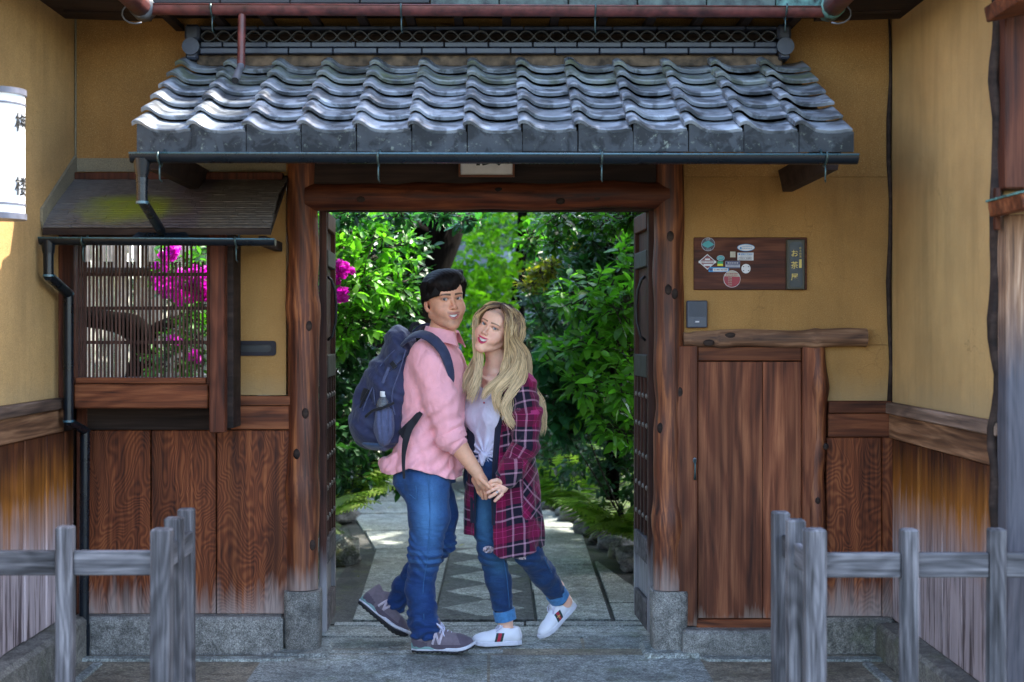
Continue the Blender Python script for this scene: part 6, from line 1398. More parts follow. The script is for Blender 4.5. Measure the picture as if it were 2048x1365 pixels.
# neck hole
f.chain([Pm(886,655,6.72),Pm(884,690,6.72)],[.055,.045],.006,'s')
V,Fc=f.mesh(1); shirt=man_part('shirt',V,Fc,M_PINK)
def band_ring(a,b,ra,parent,org,mat,name,n=28,amp=.0015):
    ax_=(b-a)/np.linalg.norm(b-a); e1=np.cross(ax_,[0,1.,0]); e1/=np.linalg.norm(e1); e2=np.cross(ax_,e1); V=[]
    for t,rr in ((0,ra-.010),(.0,ra-.002),(.08,ra),(.9,ra+.001),(1,ra-.002),(1,ra-.012),(.3,ra-.016)):
        for k in range(n): an=2*PI*k/n; V.append(a+(b-a)*t+(rr+amp*math.sin(an*5+t*2))*(e1*math.cos(an)+e2*math.sin(an))-np.array(org))
    return MB().add(V,[(i*n+k,i*n+(k+1)%n,(i+1)*n+(k+1)%n,(i+1)*n+k) for i in range(6) for k in range(n)]).build(name,mat,parent,True,55)
band_ring(Pm(896,864,6.547),Pm(905,884,6.547),.0735,shirt,mo,M_PINK,'sleeve_cuff')
# collar
def collar_man():
    n=26; V=[];Fc=[]; c=Pm(884,672,6.725)
    for i in range(n):
        t=i/(n-1); a=R(-22)+t*R(-316)   # start at front right, go around the back
        dr=np.array((math.cos(a+R(-20)),math.sin(a+R(-20)),0)); q=abs(t-.5)*2
        zt=.030-.028*q**2; r0=.066+.004*q; base=c+dr*r0
        top=base+np.array((0,0,zt+.012)); fold=c+dr*(r0+.010)+np.array((0,0,zt+.014)); low=c+dr*(r0+.030+.012*q**6)+np.array((0,0,-.022-.030*q**5)); 
        V+= [c+dr*(r0-.003)+np.array((0,0,-.03)),top,fold,low,low-dr*.005]
    m=5
    for i in range(n-1):
        for k in range(m-1): a=i*m+k; Fc.append((a,a+1,a+m+1,a+m))
    o=MB().add(np.array(V)-np.array(mo),Fc).build('collar',M_PINK,shirt,True,60); mod=o.modifiers.new('s','SOLIDIFY'); mod.thickness=.003; return o
collar_man()
# placket with small buttons down the front edge
pl=[]; 
for t in np.linspace(0,1,12):
    z=1.40-.52*t; py=CY+(1.5-z)*F/6.65; st_a=np.interp(z,[.84,.93,1.1,1.25,1.40],[.185,.165,.150,.148,.085]); c=Pm(np.interp(z,[.84,1.1,1.4],[849,865,872]),py,6.735); ang=R(-20-26); pl.append(c+st_a*np.array((math.cos(ang),math.sin(ang),0))*1.03+0*c)
ribbon('placket',np.array(pl)-np.array(mo),.030,.004,M_PINK,shirt,[np.array((.7,-.7,0))]*12,30)
# jeans
f=Field((-.62,6.40,.02),(-.10,7.12,1.02),.0055)
f.loft([(Pm(853,962,6.74),.135,.165),(Pm(853,940,6.74),.13,.16),(Pm(854,905,6.74),.125,.155)],fM,.02)
HN=Pm(853,965,6.66); KN=Pm(851,1105,6.63); AN=Pm(846,1262,6.67)
f.chain([HN,Pm(858,1030,6.64),KN,Pm(840,1180,6.655),AN],[.108,.094,.074,.063,.064],.025)
f.cap(Pm(842,1180,6.66),Pm(852,1255,6.66),.060,.070,.02)
HF=Pm(862,962,6.84); KF=Pm(882,1082,6.84); AF=Pm(793,1204,6.96)
f.chain([HF,Pm(878,1030,6.84),KF,Pm(832,1145,6.91),AF],[.102,.088,.068,.060,.052],.025)
f.ell(Pm(812,1172,6.94),(.075,.07,.045),.02)
f.ell(Pm(835,960,6.72),(.11,.13,.10),.05)
jt=[(AN,AN+np.array((.0,0,-.012)),.072)]
def jw_(x,y,z):
    n1=vnoise(x*18,y*18,z*13,5); n2=vnoise(x*45,y*45,z*38,6)
    kn=np.exp(-((z-.46)/.11)**2); an=np.clip((.30-z)/.22,0,1); th_=np.clip((z-.62)/.2,0,1)
    return n1*.006+n2*.0022+np.sin((z+.35*x)*150+n1*5)*.0048*kn+np.sin((z-.3*x)*115+n1*4)*.0080*an+np.sin((z*.7+x)*60+n1*3)*.003*th_
f.band(jw_,.025)
f.mod(lambda D,X_,Y_,Z_: np.maximum(D,np.where(Y_<6.80,.066-.10*(X_+.36)-Z_,-1)+0*D))
V,Fc=f.mesh(1); x,y,z=V.T
fade=np.exp(-(((x+.33)/.06)**2+((z-.66)/.16)**2))*(y<6.72)*.95+.35*np.exp(-((z-.45)/.05)**2)*(np.sin(z*160)>0)+.25*np.clip((z-.3)/.5,0,1)*.5+.05
jeans=man_part('jeans',V,Fc,M_JEAN,attrs={'fade':fade})
def seam(pts,par,org,mat=M_THREAD,r=.0022): return MB().tube(smooth_path(np.array(pts)-np.array(org),24),r,5).build('seam',mat,par,True)
seam([Pm(857,950,6.548),Pm(860,1030,6.542),Pm(856,1105,6.552),Pm(846,1180,6.588),Pm(848,1240,6.597)],jeans,mo)
seam([Pm(830,952,6.565),Pm(832,975,6.56),Pm(832,1000,6.552)],jeans,mo); seam([Pm(792,962,6.70),Pm(815,985,6.60),Pm(832,1000,6.56)],jeans,mo)
v,f_=ICO2
# ---- shoes
def shoe(person,org,M,style,L,foot='r'):
    "local: x forward, y to the wearer's left, z up, sole on z=0, heel at x=0"
    s_=L/.30; T=Matrix.Translation(-Vector(org))@M@Matrix.Diagonal((s_,s_*1.02,s_*(1.34 if style=='run' else 1.16),1))
    sh=part_empty('shoe',person)
    def sub(fd,name,mat,clip=None): V,Fc=fd.mesh(1); return fast_mesh(name,xf(T,V),Fc,mat,sh)
    run=style=='run'; h=.0035
    def foot_w(x): return np.interp(x,[0,.02,.06,.12,.18,.22,.26,.285,.30],[.018,.033,.036,.034,.045,.048,.042,.028,.008])
    def slab_(z0,z1,grow,tip=0.0,wave=0):
        fd=Field((-.03,-.07,z0-.02),(.335,.07,z1+.05),h); X_,Y_,Z_=np.meshgrid(*fd.ax,indexing='ij')
        xx=np.clip(X_,0,.30); w_=foot_w(xx)+grow; d=np.abs(Y_-.004*np.sin(xx*12))-w_; dx=np.maximum(-X_-.004-grow*.5,X_-.302-grow*.5)
        up_=tip*np.clip((X_-.20)/.1,0,1)**2; zz=Z_-up_; dz=np.maximum(z0+(wave*np.abs(np.sin(X_*130)) if wave else 0)-zz,zz-(z1+.012*np.clip((.09-X_)/.09,0,1)*(1 if run else 0)))
        q=np.maximum(np.maximum(d,dx),dz); fd.D=(np.maximum(q,0)+np.minimum(q,0)).astype(np.float32)*.8; return fd
    if run:
        sub(slab_(0,.010,.001,.022,.004),'outsole',M_SOLEB); sub(slab_(.010,.022,.004,.022),'midsole',M_SOLEW)
        fd=slab_(.014,.026,.0048,.02); fd.mod(lambda D,X_,Y_,Z_: np.maximum(D,X_-.105+0*D)); sub(fd,'heel_wedge',M_MIDS)
    else:
        sub(slab_(0,.022,.0045,.010),'sole',M_SOLEW)
    fd=Field((-.03,-.07,0),(.33,.07,.17),h); zt=.020
    top=.095 if run else .078
    fd.chain([(.030,0,.045),(.05,0,.055),(.10,.0,.048),(.16,.002,.038),(.22,.004,.028),(.262,.004,.024)],[.035,.036,.038,.037,.033,.026],.02)
    fd.chain([(.032,0,.045),(.034,0,top-.01)],[.033,.031],.02); fd.chain([(.07,0,.05),(.085,0,top-.012)],[.036,.030],.02)
    fd.ell((.225,.004,.030),(.066,.046,.030),.02); fd.ell((.15,.003,.03),(.08,.040,.034),.02); fd.ell((.04,0,.035),(.04,.035,.03),.02)
    if run: fd.chain([(.10,0,.085),(.118,0,.108)],[.018,.016],.012)
    else: fd.chain([(.10,0,.070),(.116,0,.092)],[.020,.017],.012)
    fd.ell((.052,0,top+.022),(.040,.026,.040),.006,'s')
    fd.mod(lambda D,X_,Y_,Z_: np.maximum(D,(.014 if run else .012)+ (.02*np.clip((X_-.20)/.1,0,1)**2)-Z_+0*D))
    V,Fc=fd.mesh(1); x,y,z=V.T
    if run:
        dark=(x>.222+.03*np.clip((.05-z)/.04,-1,1))|((x<.075)&(z<.055-.2*(x-.0)))|((z<.034)&(x>.09))
        fm_=dark[Fc].mean(1)>.5
        for nm,mt,k in (('upper',M_SUEDE,~fm_),('toe_overlay',M_SUEDE2,fm_)): fast_mesh(nm,xf(T,V),Fc[k],mt,sh)
    else: fast_mesh('upper',xf(T,V),Fc,M_LEATH,sh)
    # laces
    zl=lambda x: np.interp(x,[.10,.13,.16,.20,.215],[.103,.086,.078,.064,.060]) if run else np.interp(x,[.10,.13,.16,.20,.215],[.090,.080,.075,.062,.058])
    mm=MB(); xs=np.linspace(.115,.198,6)
    for i,x_ in enumerate(xs):
        w_=.020; mm.tube([(x_,-w_-.006,zl(x_)-.014),(x_+.003,-w_*.5,zl(x_)-.001),(x_+.004,0,zl(x_)+.002),(x_+.003,w_*.5,zl(x_)-.001),(x_,w_+.006,zl(x_)-.014)],.0032,6)
        if run and i<5: mm.tube([(x_,-w_,zl(x_)-.009),(xs[i+1],w_*.8,zl(xs[i+1])-.005)],.0030,6)
    for sgn in (1,-1): mm.tube(smooth_path([(.118,0,zl(.118)+.004),(.112,sgn*.025,zl(.118)+.016),(.135,sgn*.040,zl(.118)+.004),(.150,sgn*.030,zl(.118)-.012),(.125,sgn*.012,zl(.12)+.002)],14),.0030,6)
    for sgn in (1,-1): mm.tube(smooth_path([(.118,0,zl(.118)+.004),(.130,sgn*.020,zl(.118)+.006),(.155,sgn*.035,zl(.118)-.030)],10),.0028,6)
    MB_ = mm; V=np.concatenate(MB_.v); MB().add(xf(T,V),MB_.f).build('lace',M_LACE,sh,True)
    # side emblem on both sides
    for sd_ in (-1,1):
        def side_pt(x_,z_):
            j=np.argmin((Vx-x_)**2+(Vz-z_)**2+np.where(np.sign(Vy)==sd_,0,9)); return np.array((x_,Vy[j]+sd_*.0022,z_))
        Vx,Vy,Vz=(fd.mesh(1)[0]).T if sd_==-1 else (Vx,Vy,Vz)
        if run:
            mm=MB(); w2=.0042; 
            for a,b in (((.098,.036),(.112,.074)),((.112,.074),(.130,.036)),((.130,.036),(.144,.072))):
                pts=[side_pt(a[0]+(b[0]-a[0])*t,a[1]+(b[1]-a[1])*t) for t in np.linspace(0,1,6)]; mm.tube(pts,[w2*1.5]*6,6)
            V=np.concatenate(mm.v); MB().add(xf(T,V),mm.f).build('letter_n',M_EMB,sh)
        else:
            for j,(x0,x1,mt) in enumerate(((.108,.122,M_GREENW),(.122,.142,M_RED),(.142,.156,M_GREENW))):
                nn=6; V=[];Fc_=[]
                for a in range(nn):
                    for x_ in (x0,x1): q=side_pt(x_-.016*a/nn+.008,.023+.043*a/(nn-1)); V.append(q)
                for a in range(nn-1): Fc_.append((2*a,2*a+1,2*a+3,2*a+2))
                MB().add(xf(T,V),Fc_).build('stripe',mt,sh)
            if foot=='bee':
                mm=MB(); c=side_pt(.137,.044)+np.array((0,sd_*.003,0))
                for (dx,dz,rx,rz) in ((0,0,.0035,.008),(0,.010,.003,.003),(.007,.004,.006,.0028),(-.007,.004,.006,.0028),(0,-.009,.002,.004)): vv,ff=ICO2; mm.add(vv*np.array((rx,.0018,rz))+c+np.array((dx,0,dz)),ff)
                V=np.concatenate(mm.v); MB().add(xf(T,V),mm.f).build('bee',M_GOLD,sh,True)
    return sh
def basis(o,fwd,up):
    fx=Vector(fwd).normalized(); uz=Vector(up); uz=(uz-fx*uz.dot(fx)).normalized(); ly=uz.cross(fx); return Matrix(((fx.x,ly.x,uz.x,o[0]),(fx.y,ly.y,uz.y,o[1]),(fx.z,ly.z,uz.z,o[2]),(0,0,0,1)))
hl=G(826,1306); MS1=basis((hl[0],hl[1],.004),(.97,-.05,0),(0,0,1)); shoe(man,mo,MS1,'run',.292)
f=Field(Pm(846,1262,6.67)-.12,Pm(846,1262,6.67)+.12,.005); f.chain([AN,Pm(846,1285,6.66),],[.045,.045],.01); f.chain([Pm(848,1262,6.66),Pm(872,1280,6.66)],[.045,.035],.02); V,Fc=f.mesh(1); man_part('sock',V,Fc,M_SOCK)
# raised heel shoe: toe on the ground, sole turned to the left
toe=Pm(806,1288,6.88); toe[2]=.006; heel=Pm(738,1226,6.95); fw=toe-heel; Lm=.292
up=np.array((.70,.30,.62)); MS2=basis(toe-fw/np.linalg.norm(fw)*Lm*1.0,fw,up); shoe(man,mo,MS2,'run',Lm)
f=Field(AF-.12,AF+.12,.005); f.chain([AF,Pm(780,1212,6.98)],[.042,.042],.01); V,Fc=f.mesh(1); man_part('sock',V,Fc,M_SOCK)
# turn-up edge of the far leg
# hair
def man_hair():
    f=Field((-.13,-.14,-.09),(.13,.15,.165),.0028)
    f.ell((0,.020,.048),(.090,.106,.090),.01); f.ell((-.012,-.050,.078),(.070,.058,.044),.03); f.ell((0,.062,-.002),(.074,.052,.075),.03)
    f.ell((.02,-.03,.10),(.055,.06,.036),.03); f.ell((.070,-.030,.06),(.022,.04,.035),.02)
    for s_ in (1,-1): f.cap((s_*.078,-.012,.03),(s_*.078,-.014,-.012),.012,.006,.012); 
    def cut(D,X_,Y_,Z_):
        fr=np.interp(X_,[-.08,-.05,-.01,.02,.045,.07],[.018,.022,.034,.050,.074,.072]); side=np.interp(Y_,[-.012,.0,.034,.055,.12],[.012,.004,.004,-.035,-.070]); k=np.clip((Y_+.045)/.033,0,1)
        return np.maximum(D,(fr*(1-k)+side*k-Z_)*.8+0*D)
    f.mod(cut)
    f.band(lambda x,y,z:+.0006*np.sin((x*1.1+z*.5)*330+5*vnoise(x*20,y*20,z*20))+.0022*vnoise(x*30,y*14,z*30,4),.02)
    V,Fc=f.mesh(1); mt=plain('black_brown_hair',(.010,.007,.007),.6,nz=.4,sc=60,bump=.3,spec=.16)
    hr_=man_part('hair',xf(MH,V),Fc,mt)
    # loose strands along the fringe and crown
    mm=MB(); r_=random.Random(5)
    for i in range(900):
        a=r_.uniform(-1,1); x0=.052*a; p0=(x0+.022,-.02+r_.uniform(-.03,.05),.134+r_.uniform(-.006,.004)-.25*abs(x0)**1.2); x2=x0*1.12-.024; fr=float(np.interp(x2,[-.085,-.06,-.02,.02,.045,.06],[.018,.024,.034,.046,.066,.085]))
        p1=(x0+.004,-.080,.112-.3*abs(x0)); pm=(x2*.6+x0*.4-.002,-.099+abs(x2)*.30,.5*(fr+.105)); p2=(x2-.010,-.094+abs(x2)*.42,fr+r_.uniform(-.001,.006)); mm.tube(smooth_path([p0,p1,pm,p2],11),np.linspace(.0017,.0007,11),4)
    for i in range(400):
        s_=1 if i%2 else -1; y0=r_.uniform(-.03,.035); mm.tube(smooth_path([(s_*.05,y0,.12),(s_*.090,y0+.005,.07),(s_*.086,y0+.012,r_.uniform(.0,.03) if y0<.04 else r_.uniform(-.06,-.02))],9),np.linspace(.0018,.0006,9),4)
    MB().add(xf(mm_,np.concatenate(mm.v)),mm.f).build('hair_strands',mt,man,True)
man_hair()
# ================================================================= BACKPACK
bk=thing('backpack','slate navy backpack worn on the back of the man','backpack',tuple(Pm(775,800,6.76))); bo=np.array(bk.location)
def bpart(name,V,Fc,mat,par=None): return fast_mesh(name,V-bo,Fc,mat,par or bk)
rotb=Matrix.Rotation(R(20),4,'Z')@Matrix.Rotation(R(-0),4,'Y')
f=Field((-.74,6.48,.88),(-.36,7.04,1.56),.006)
f.chain([Pm(812,682,6.76),Pm(800,720,6.76),Pm(780,780,6.76),Pm(768,860,6.76)],[.045,.075,.085,.085],.05)
for dy in (-.10,.10): f.chain([Pm(800,705,6.76+dy),Pm(785,780,6.76+dy),Pm(775,868,6.76+dy)],[.05,.072,.065],.05)
f.ell(Pm(742,845,6.76),(.105,.15,.125),.04); f.ell(Pm(765,765,6.76),(.085,.15,.13),.03)
f.ell(Pm(795,690,6.76),(.065,.13,.09),.03)
f.chain([Pm(760,745,6.70),Pm(735,770,6.72),Pm(722,800,6.72)],[.03,.035,.04],.02)
f.band(lambda x,y,z:.006*vnoise(x*14,y*14,z*10,11)+.0035*np.sin((x*.8+z)*70+4*vnoise(x*12,y*12,z*12,12))+.002*vnoise(x*50,y*50,z*50,13),.02)
V,Fc=f.mesh(1); pk=bpart('main_bag',V,Fc,M_PACK)
f=Field((-.72,6.46,.90),(-.40,6.76,1.22),.005); f.ell(Pm(768,850,6.66),(.060,.055,.125),.02); f.ell(Pm(768,850,6.585),(.048,.052,.100),.02); f.ell(Pm(745,850,6.70),(.06,.06,.11),.02)
f.mod(lambda D,X_,Y_,Z_: np.maximum(D,Z_-(ZP(812,6.62)+.25*(X_+.52))+0*D)); f.band(lambda x,y,z:.0035*np.sin(x*260+3*vnoise(x*20,y*20,z*8))*np.clip((z-.9)/.2,0,1),.02)
V,Fc=f.mesh(1); bpart('side_pocket',V,Fc,M_PACK2)
ribbon('pocket_hem',[Pm(731,834,6.60)-bo,Pm(745,822,6.560)-bo,Pm(766,816,6.533)-bo,Pm(788,806,6.56)-bo],.012,.006,M_PACKD,bk,[np.array((-.2,-1,.1))]*4,16)
f=Field((-.72,6.50,.86),(-.40,7.02,1.04),.006); f.ell(Pm(762,876,6.76),(.105,.165,.060),.03); f.mod(lambda D,X_,Y_,Z_: np.maximum(D,Z_-.985+0*D)); V,Fc=f.mesh(1); bpart('base_panel',V,Fc,M_PACKB)
# shoulder straps
def pr(px,py,Y): return Pm(px,py,Y)-bo
ribbon('shoulder_strap',[pr(806,690,6.64),pr(816,678,6.60),pr(838,668,6.555),pr(862,676,6.52),pr(884,698,6.50),pr(896,725,6.50),pr(902,752,6.53),pr(901,772,6.55)],[.05,.058,.060,.058,.052,.042,.034,.022],.014,M_STRAP,bk,[np.array((-.4,-.3,.8)),np.array((-.3,-.5,.9)),np.array((-.1,-.5,.9)),np.array((.3,-.7,.8)),np.array((.6,-.9,.5)),np.array((.5,-.9,.1)),np.array((.5,-.9,0)),np.array((.5,-.9,0))],36,.25)
ribbon('shoulder_strap',[pr(822,672,6.86),pr(845,652,6.86),pr(870,664,6.90),pr(900,700,6.90)],.05,.012,M_STRAP,bk,[np.array((-.4,.2,.9))]*4,24)
ribbon('lower_strap',[pr(803,872,6.60),pr(815,858,6.555),pr(832,838,6.52),pr(842,826,6.53)],[.05,.045,.03,.02],.008,M_PACKD,bk,[np.array((0,-1,.3))]*4,16)
ribbon('loose_strap',[pr(838,828,6.535),pr(822,850,6.520),pr(812,880,6.515),pr(807,915,6.52),pr(808,958,6.50)],[.022,.032,.030,.018,.010],.004,M_PACKD,bk,[np.array((0,-1,0))]*5,20)
ribbon('compression_strap',[pr(772,742,6.62),pr(785,730,6.595),pr(800,716,6.60),pr(812,705,6.63)],.026,.006,M_STRAP,bk,[np.array((-.3,-1,.2))]*4,14)
ribbon('compression_strap',[pr(757,800,6.62),pr(766,765,6.60),pr(778,735,6.60)],.014,.005,M_PACK2,bk,[np.array((-.3,-1,.2))]*3,14)
ribbon('zipper',[pr(722,878,6.66),pr(717,845,6.655),pr(722,810,6.65),pr(738,780,6.645)],.010,.006,M_PACKD,bk,[np.array((-.6,-1,.1))]*4,18)
ribbon('buckle',[pr(733,778,6.66),pr(728,790,6.655),pr(726,802,6.655)],.030,.010,M_PACKD,bk,[np.array((-.6,-1,.1))]*3,6)
ribbon('buckle',[pr(783,733,6.588),pr(790,727,6.588)],.032,.012,M_PACKD,bk,[np.array((-.3,-1,.1))]*2,4)
ribbon('grab_loop',[pr(818,668,6.74),pr(826,650,6.76),pr(838,648,6.78)],.02,.006,M_PACKD,bk,[np.array((0,-1,.3))]*3,10)
for q in ([pr(812,700,6.59),pr(800,740,6.575),pr(784,790,6.56),pr(790,830,6.575)],[pr(745,775,6.625),pr(728,815,6.63),pr(722,860,6.645),pr(735,893,6.67)],[pr(790,700,6.62),pr(762,730,6.64),pr(748,770,6.63),pr(750,810,6.60)]): MB().tube(smooth_path(q,20),.0028,5).build('piping',M_PACK2,bk,True)
# bottle in the side pocket
bt=thing('water_bottle','clear plastic water bottle with white cap in the side pocket of the backpack','bottle',tuple(Pm(766,808,6.592)))
bn=NT('clear_plastic'); bn.fin((.75,.78,.85),.06,.6); bn.b.inputs['Transmission Weight'].default_value=.85; bn.b.inputs['IOR'].default_value=1.25
V=[];Fc=[]; pr_=[(-.06,.026),(-.01,.030),(.004,.030),(.020,.024),(.032,.013),(.036,.012)]; n=20
for z,r_ in pr_:
    for k in range(n): V.append((r_*math.cos(2*PI*k/n),r_*math.sin(2*PI*k/n),z))
Fc=[(i*n+k,i*n+(k+1)%n,(i+1)*n+(k+1)%n,(i+1)*n+k) for i in range(len(pr_)-1) for k in range(n)]
MB().add(V,Fc).build('bottle_body',bn.m,bt,True); MB().tube([(0,0,.036),(0,0,.038),(0,0,.056),(0,0,.058)],[.0165,.0178,.0178,.016],20).build('cap',M_WHITE,bt,True,40)
MB().tube([(0,0,.033),(0,0,.036)],[.016,.016],20).build('cap_ring',M_WHITE,bt,True,40)
bt.rotation_euler=(0,R(4),0)
# ================================================================= WOMAN
wom=thing('person','blonde woman in a magenta plaid overshirt, white top and ripped jeans','person',(.0,6.8,0)); wo=Vector(wom.location); wo_=np.array(wo)
def wpart(name,V,Fc,mat,par=None,**k): return fast_mesh(name,np.asarray(V)-wo_,Fc,mat,par or wom,**k)
fW=np.array((-.64,-.77,0)); lW=np.array((.77,-.64,0))
WH=head_matrix(Pm(990,661,6.70),-24,25,4,.985)
Vh,Fh,Ch,infoW=make_head(True,.0074,.0115); Vh=xf(WH,Vh)
f=Field((-.26,6.58,.86),(.24,7.0,1.50),.006)
f.chain([tp_(WH,(0,.018,-.065)),Pm(995,715,6.76),Pm(990,745,6.79)],[.050,.049,.060],.02)
f.loft([(Pm(988,746,6.80),.055,.10),(Pm(988,770,6.80),.075,.145),(Pm(986,830,6.80),.09,.14),(Pm(985,910,6.80),.085,.12)],fW,.03)
f.chain([Pm(960,752,6.70),Pm(985,762,6.715),Pm(1010,760,6.70)],[.009,.007,.009],.04)
Vb,Fb=f.mesh(1); cb=np.tile(SKW,(len(Vb),1))
# near hand
WW=Pm(1017,966,6.585)
f=Field(WW+np.array((-.14,-.09,-.12)),WW+np.array((.10,.12,.09)),.0026)
f.chain([Pm(1028,955,6.60),WW,Pm(1008,970,6.575)],[.027,.0225,.022],.012)
f.ell(Pm(1002,976,6.565),(.032,.020,.028),.012); 
kn=[(Pm(996,967,6.552),Pm(985,970,6.535),Pm(976,977,6.540)),(Pm(997,975,6.545),Pm(985,980,6.527),Pm(975,986,6.535)),(Pm(999,982,6.545),Pm(989,989,6.528),Pm(979,995,6.535)),(Pm(1003,989,6.552),Pm(996,996,6.538),Pm(990,1002,6.542))]
for a,b,c in kn: finger(f,[Pm(1004,977,6.56),a,b,c],.0105,.0075)
finger(f,[Pm(1006,966,6.555),Pm(994,961,6.535),Pm(984,963,6.530),Pm(977,967,6.535)],.011,.008)
Vd,Fd=f.mesh(1); cdw=np.tile(SKW,(len(Vd),1)); nail=np.zeros(len(Vd))
for c in [k3[2] for k3 in kn]: nail=np.maximum(nail,np.exp(-(np.linalg.norm(Vd-(c+np.array((-.004,-.006,.0))),axis=1)/.006)**2)*.4)
cdw=cdw*(1-nail[:,None])+np.array((.55,.22,.22))*nail[:,None]
# ankles
def leg(f,pts,rs): f.chain(pts,rs,.012)
AR=Pm(1011,1243,6.83); HR_=G(1036,1291); 
f=Field((-.02,6.66,.0),(.14,6.98,.28),.004); leg(f,[Pm(1006,1205,6.83),AR,Pm(1013,1262,6.83)],[.042,.033,.034]); f.chain([Pm(1012,1262,6.83),Pm(995,1278,6.81)],[.032,.026],.015)
Va,Fa=f.mesh(1); ca=np.tile(SKW,(len(Va),1))
f=Field((.18,6.82,.02),(.46,7.14,.40),.004); AL=Pm(1130,1203,6.97); leg(f,[Pm(1112,1175,6.95),AL,Pm(1134,1210,6.975)],[.042,.032,.029]); f.chain([AL,Pm(1122,1222,6.96)],[.030,.026],.015)
Vc,Fc2=f.mesh(1); cc=np.tile(SKW,(len(Vc),1))
off=0;VV=[];FF=[];CC=[]
fast_mesh('ankle',Va-wo_,Fa,M_SKIN,wom,cols=ca); fast_mesh('ankle',Vc-wo_,Fc2,M_SKIN,wom,cols=cc); fast_mesh('hand',Vd-wo_,Fd,M_SKIN,wom,cols=cdw)
for a,b,c in ((Vh,Fh,Ch),(Vb,Fb,cb)): VV.append(a);FF.append(b+off);CC.append(c);off+=len(a)
wpart('body',np.concatenate(VV),np.concatenate(FF),M_SKIN,cols=np.concatenate(CC))
wm=Matrix.Translation(-wo)@WH; add_face_parts(wom,wm,infoW,(0,-1,.02),(.035,.045,.055))
MB().tube([tuple(Pm(990.5+dx,985+dy,6.532)-wo_) for dx,dy in ((-5,-5),(-1,0),(2,5))],.0001,3)
c=kn[2][0]*.45+kn[2][1]*.55-wo_; d=kn[2][1]-kn[2][0]; d/=np.linalg.norm(d); u=np.cross(d,[0,0,1.]); u/=np.linalg.norm(u); w2=np.cross(d,u)
for q in (-.0025,.0028): MB().tube([c+d*q+.0104*(u*math.cos(a)+w2*math.sin(a)) for a in np.linspace(0,2*PI,17)],.0015,5).build('ring',M_SILVER,wom,True)
vv,ff=ICO2; MB().add(vv*.0035+c-w2*0+np.array((0,-.0115,.003)),ff).build('ring_stone',M_EARR,wom)
p=tp_(wm,(.083,.004,-.040)); MB().add(vv*.0065+p,ff).build('earring',M_EARR,wom)
# tee
f=Field((-.22,6.58,.84),(.20,7.0,1.36),.0045)
f.loft([(Pm(990,752,6.80),.045,.10),(Pm(989,766,6.80),.072,.155),(Pm(988,800,6.80),.098,.160),(Pm(986,835,6.80),.100,.150),(Pm(984,872,6.80),.093,.138),(Pm(985,905,6.80),.103,.145),(Pm(985,918,6.80),.100,.145)],fW,.02)
cB_=np.array(Pm(986,828,6.80))
for s_ in (1,-1): f.ell(cB_+fW*.058+lW*s_*.064,(.062,.060,.064),.06)
# V neck
f.ell(np.array(Pm(985,752,6.80))+fW*.10,(.050,.075,.052),.012,'s'); f.cap(np.array(Pm(985,765,6.80))+fW*.11,np.array(Pm(985,792,6.80))+fW*.13,.040,.012,.012,'s')
kx=np.array(Pm(985,908,6.80))+fW*.10+lW*.035
def tw(x,y,z):
    dx=x-kx[0]; dz=z-kx[2]; a=np.arctan2(dz,dx-.0); r_=np.sqrt(dx**2+dz**2); return .005*np.sin(a*15+1.5*vnoise(x*20,y*20,z*20,20))*np.clip((1.12-z)/.18,0,1)*np.clip(r_/.03,0,1)*np.exp(-r_/.30)*1.6+.0035*vnoise(x*22,y*22,z*16,21)
f.band(tw,.02)
V,Fc=f.mesh(1); tee=wpart('top',V,Fc,M_TEE)
f=Field(kx-.07,kx+.07,.0035); f.ell(kx+fW*.010,(.022,.020,.018),.008); f.chain([kx+fW*.015,kx+fW*.028+np.array((.006,0,-.035))],[.014,.012],.01); f.chain([kx+fW*.012,kx+fW*.022+np.array((-.016,0,-.028))],[.012,.006],.01)
f.band(lambda x,y,z:.002*np.sin(x*300+z*120),.01); V,Fc=f.mesh(1); wpart('knot',V,Fc,M_TEE)
nk=[tp_(wm,(-.03,-.02,-.125)),Pm(975,765,6.705)-wo_,Pm(967,795,6.665)-wo_,Pm(975,778,6.68)-wo_,Pm(1000,752,6.70)-wo_]
MB().tube(smooth_path([Pm(962,752,6.72)-wo_,Pm(965,780,6.685)-wo_,Pm(968,798,6.668)-wo_,Pm(982,786,6.675)-wo_,Pm(1002,760,6.70)-wo_],20),.0010,4).build('necklace',M_SILVER,wom,True); MB().add(vv*np.array((.004,.003,.005))+Pm(968,806,6.655)-wo_,ff).build('pendant',M_RED,wom)
# jeans
f=Field((-.24,6.60,.10),(.42,7.08,.99),.0055)
f.loft([(Pm(985,905,6.80),.098,.140),(Pm(986,925,6.80),.108,.152),(Pm(988,960,6.80),.118,.165),(Pm(988,980,6.81),.110,.155)],fW,.02)
KR=Pm(984,1105,6.77); HRn=Pm(970,960,6.84)
f.chain([HRn,Pm(973,1030,6.80),KR,Pm(996,1160,6.80),Pm(1008,1228,6.83)],[.098,.083,.063,.060,.047],.02)
KL=Pm(1056,1106,6.74); f.chain([Pm(1008,960,6.76),Pm(1032,1035,6.73),KL,Pm(1085,1148,6.84),Pm(1117,1192,6.945)],[.098,.083,.064,.060,.047],.02)
f.ell(np.array(Pm(995,960,6.80))-fW*.07,(.12,.10,.10),.05)
f.band(lambda x,y,z:.004*vnoise(x*20,y*20,z*16,31)+.0018*vnoise(x*50,y*50,z*50,32)+.0035*np.sin((z+.3*x)*140+3*vnoise(x*20,y*20,z*20,33))*(np.exp(-((z-.46)/.09)**2)+.6*np.clip((.3-z)/.15,0,1)),.02)
f.mod(lambda D,X_,Y_,Z_: np.maximum(D,np.where(X_<.13,.165+.02*X_-Z_,-1)+0*D))
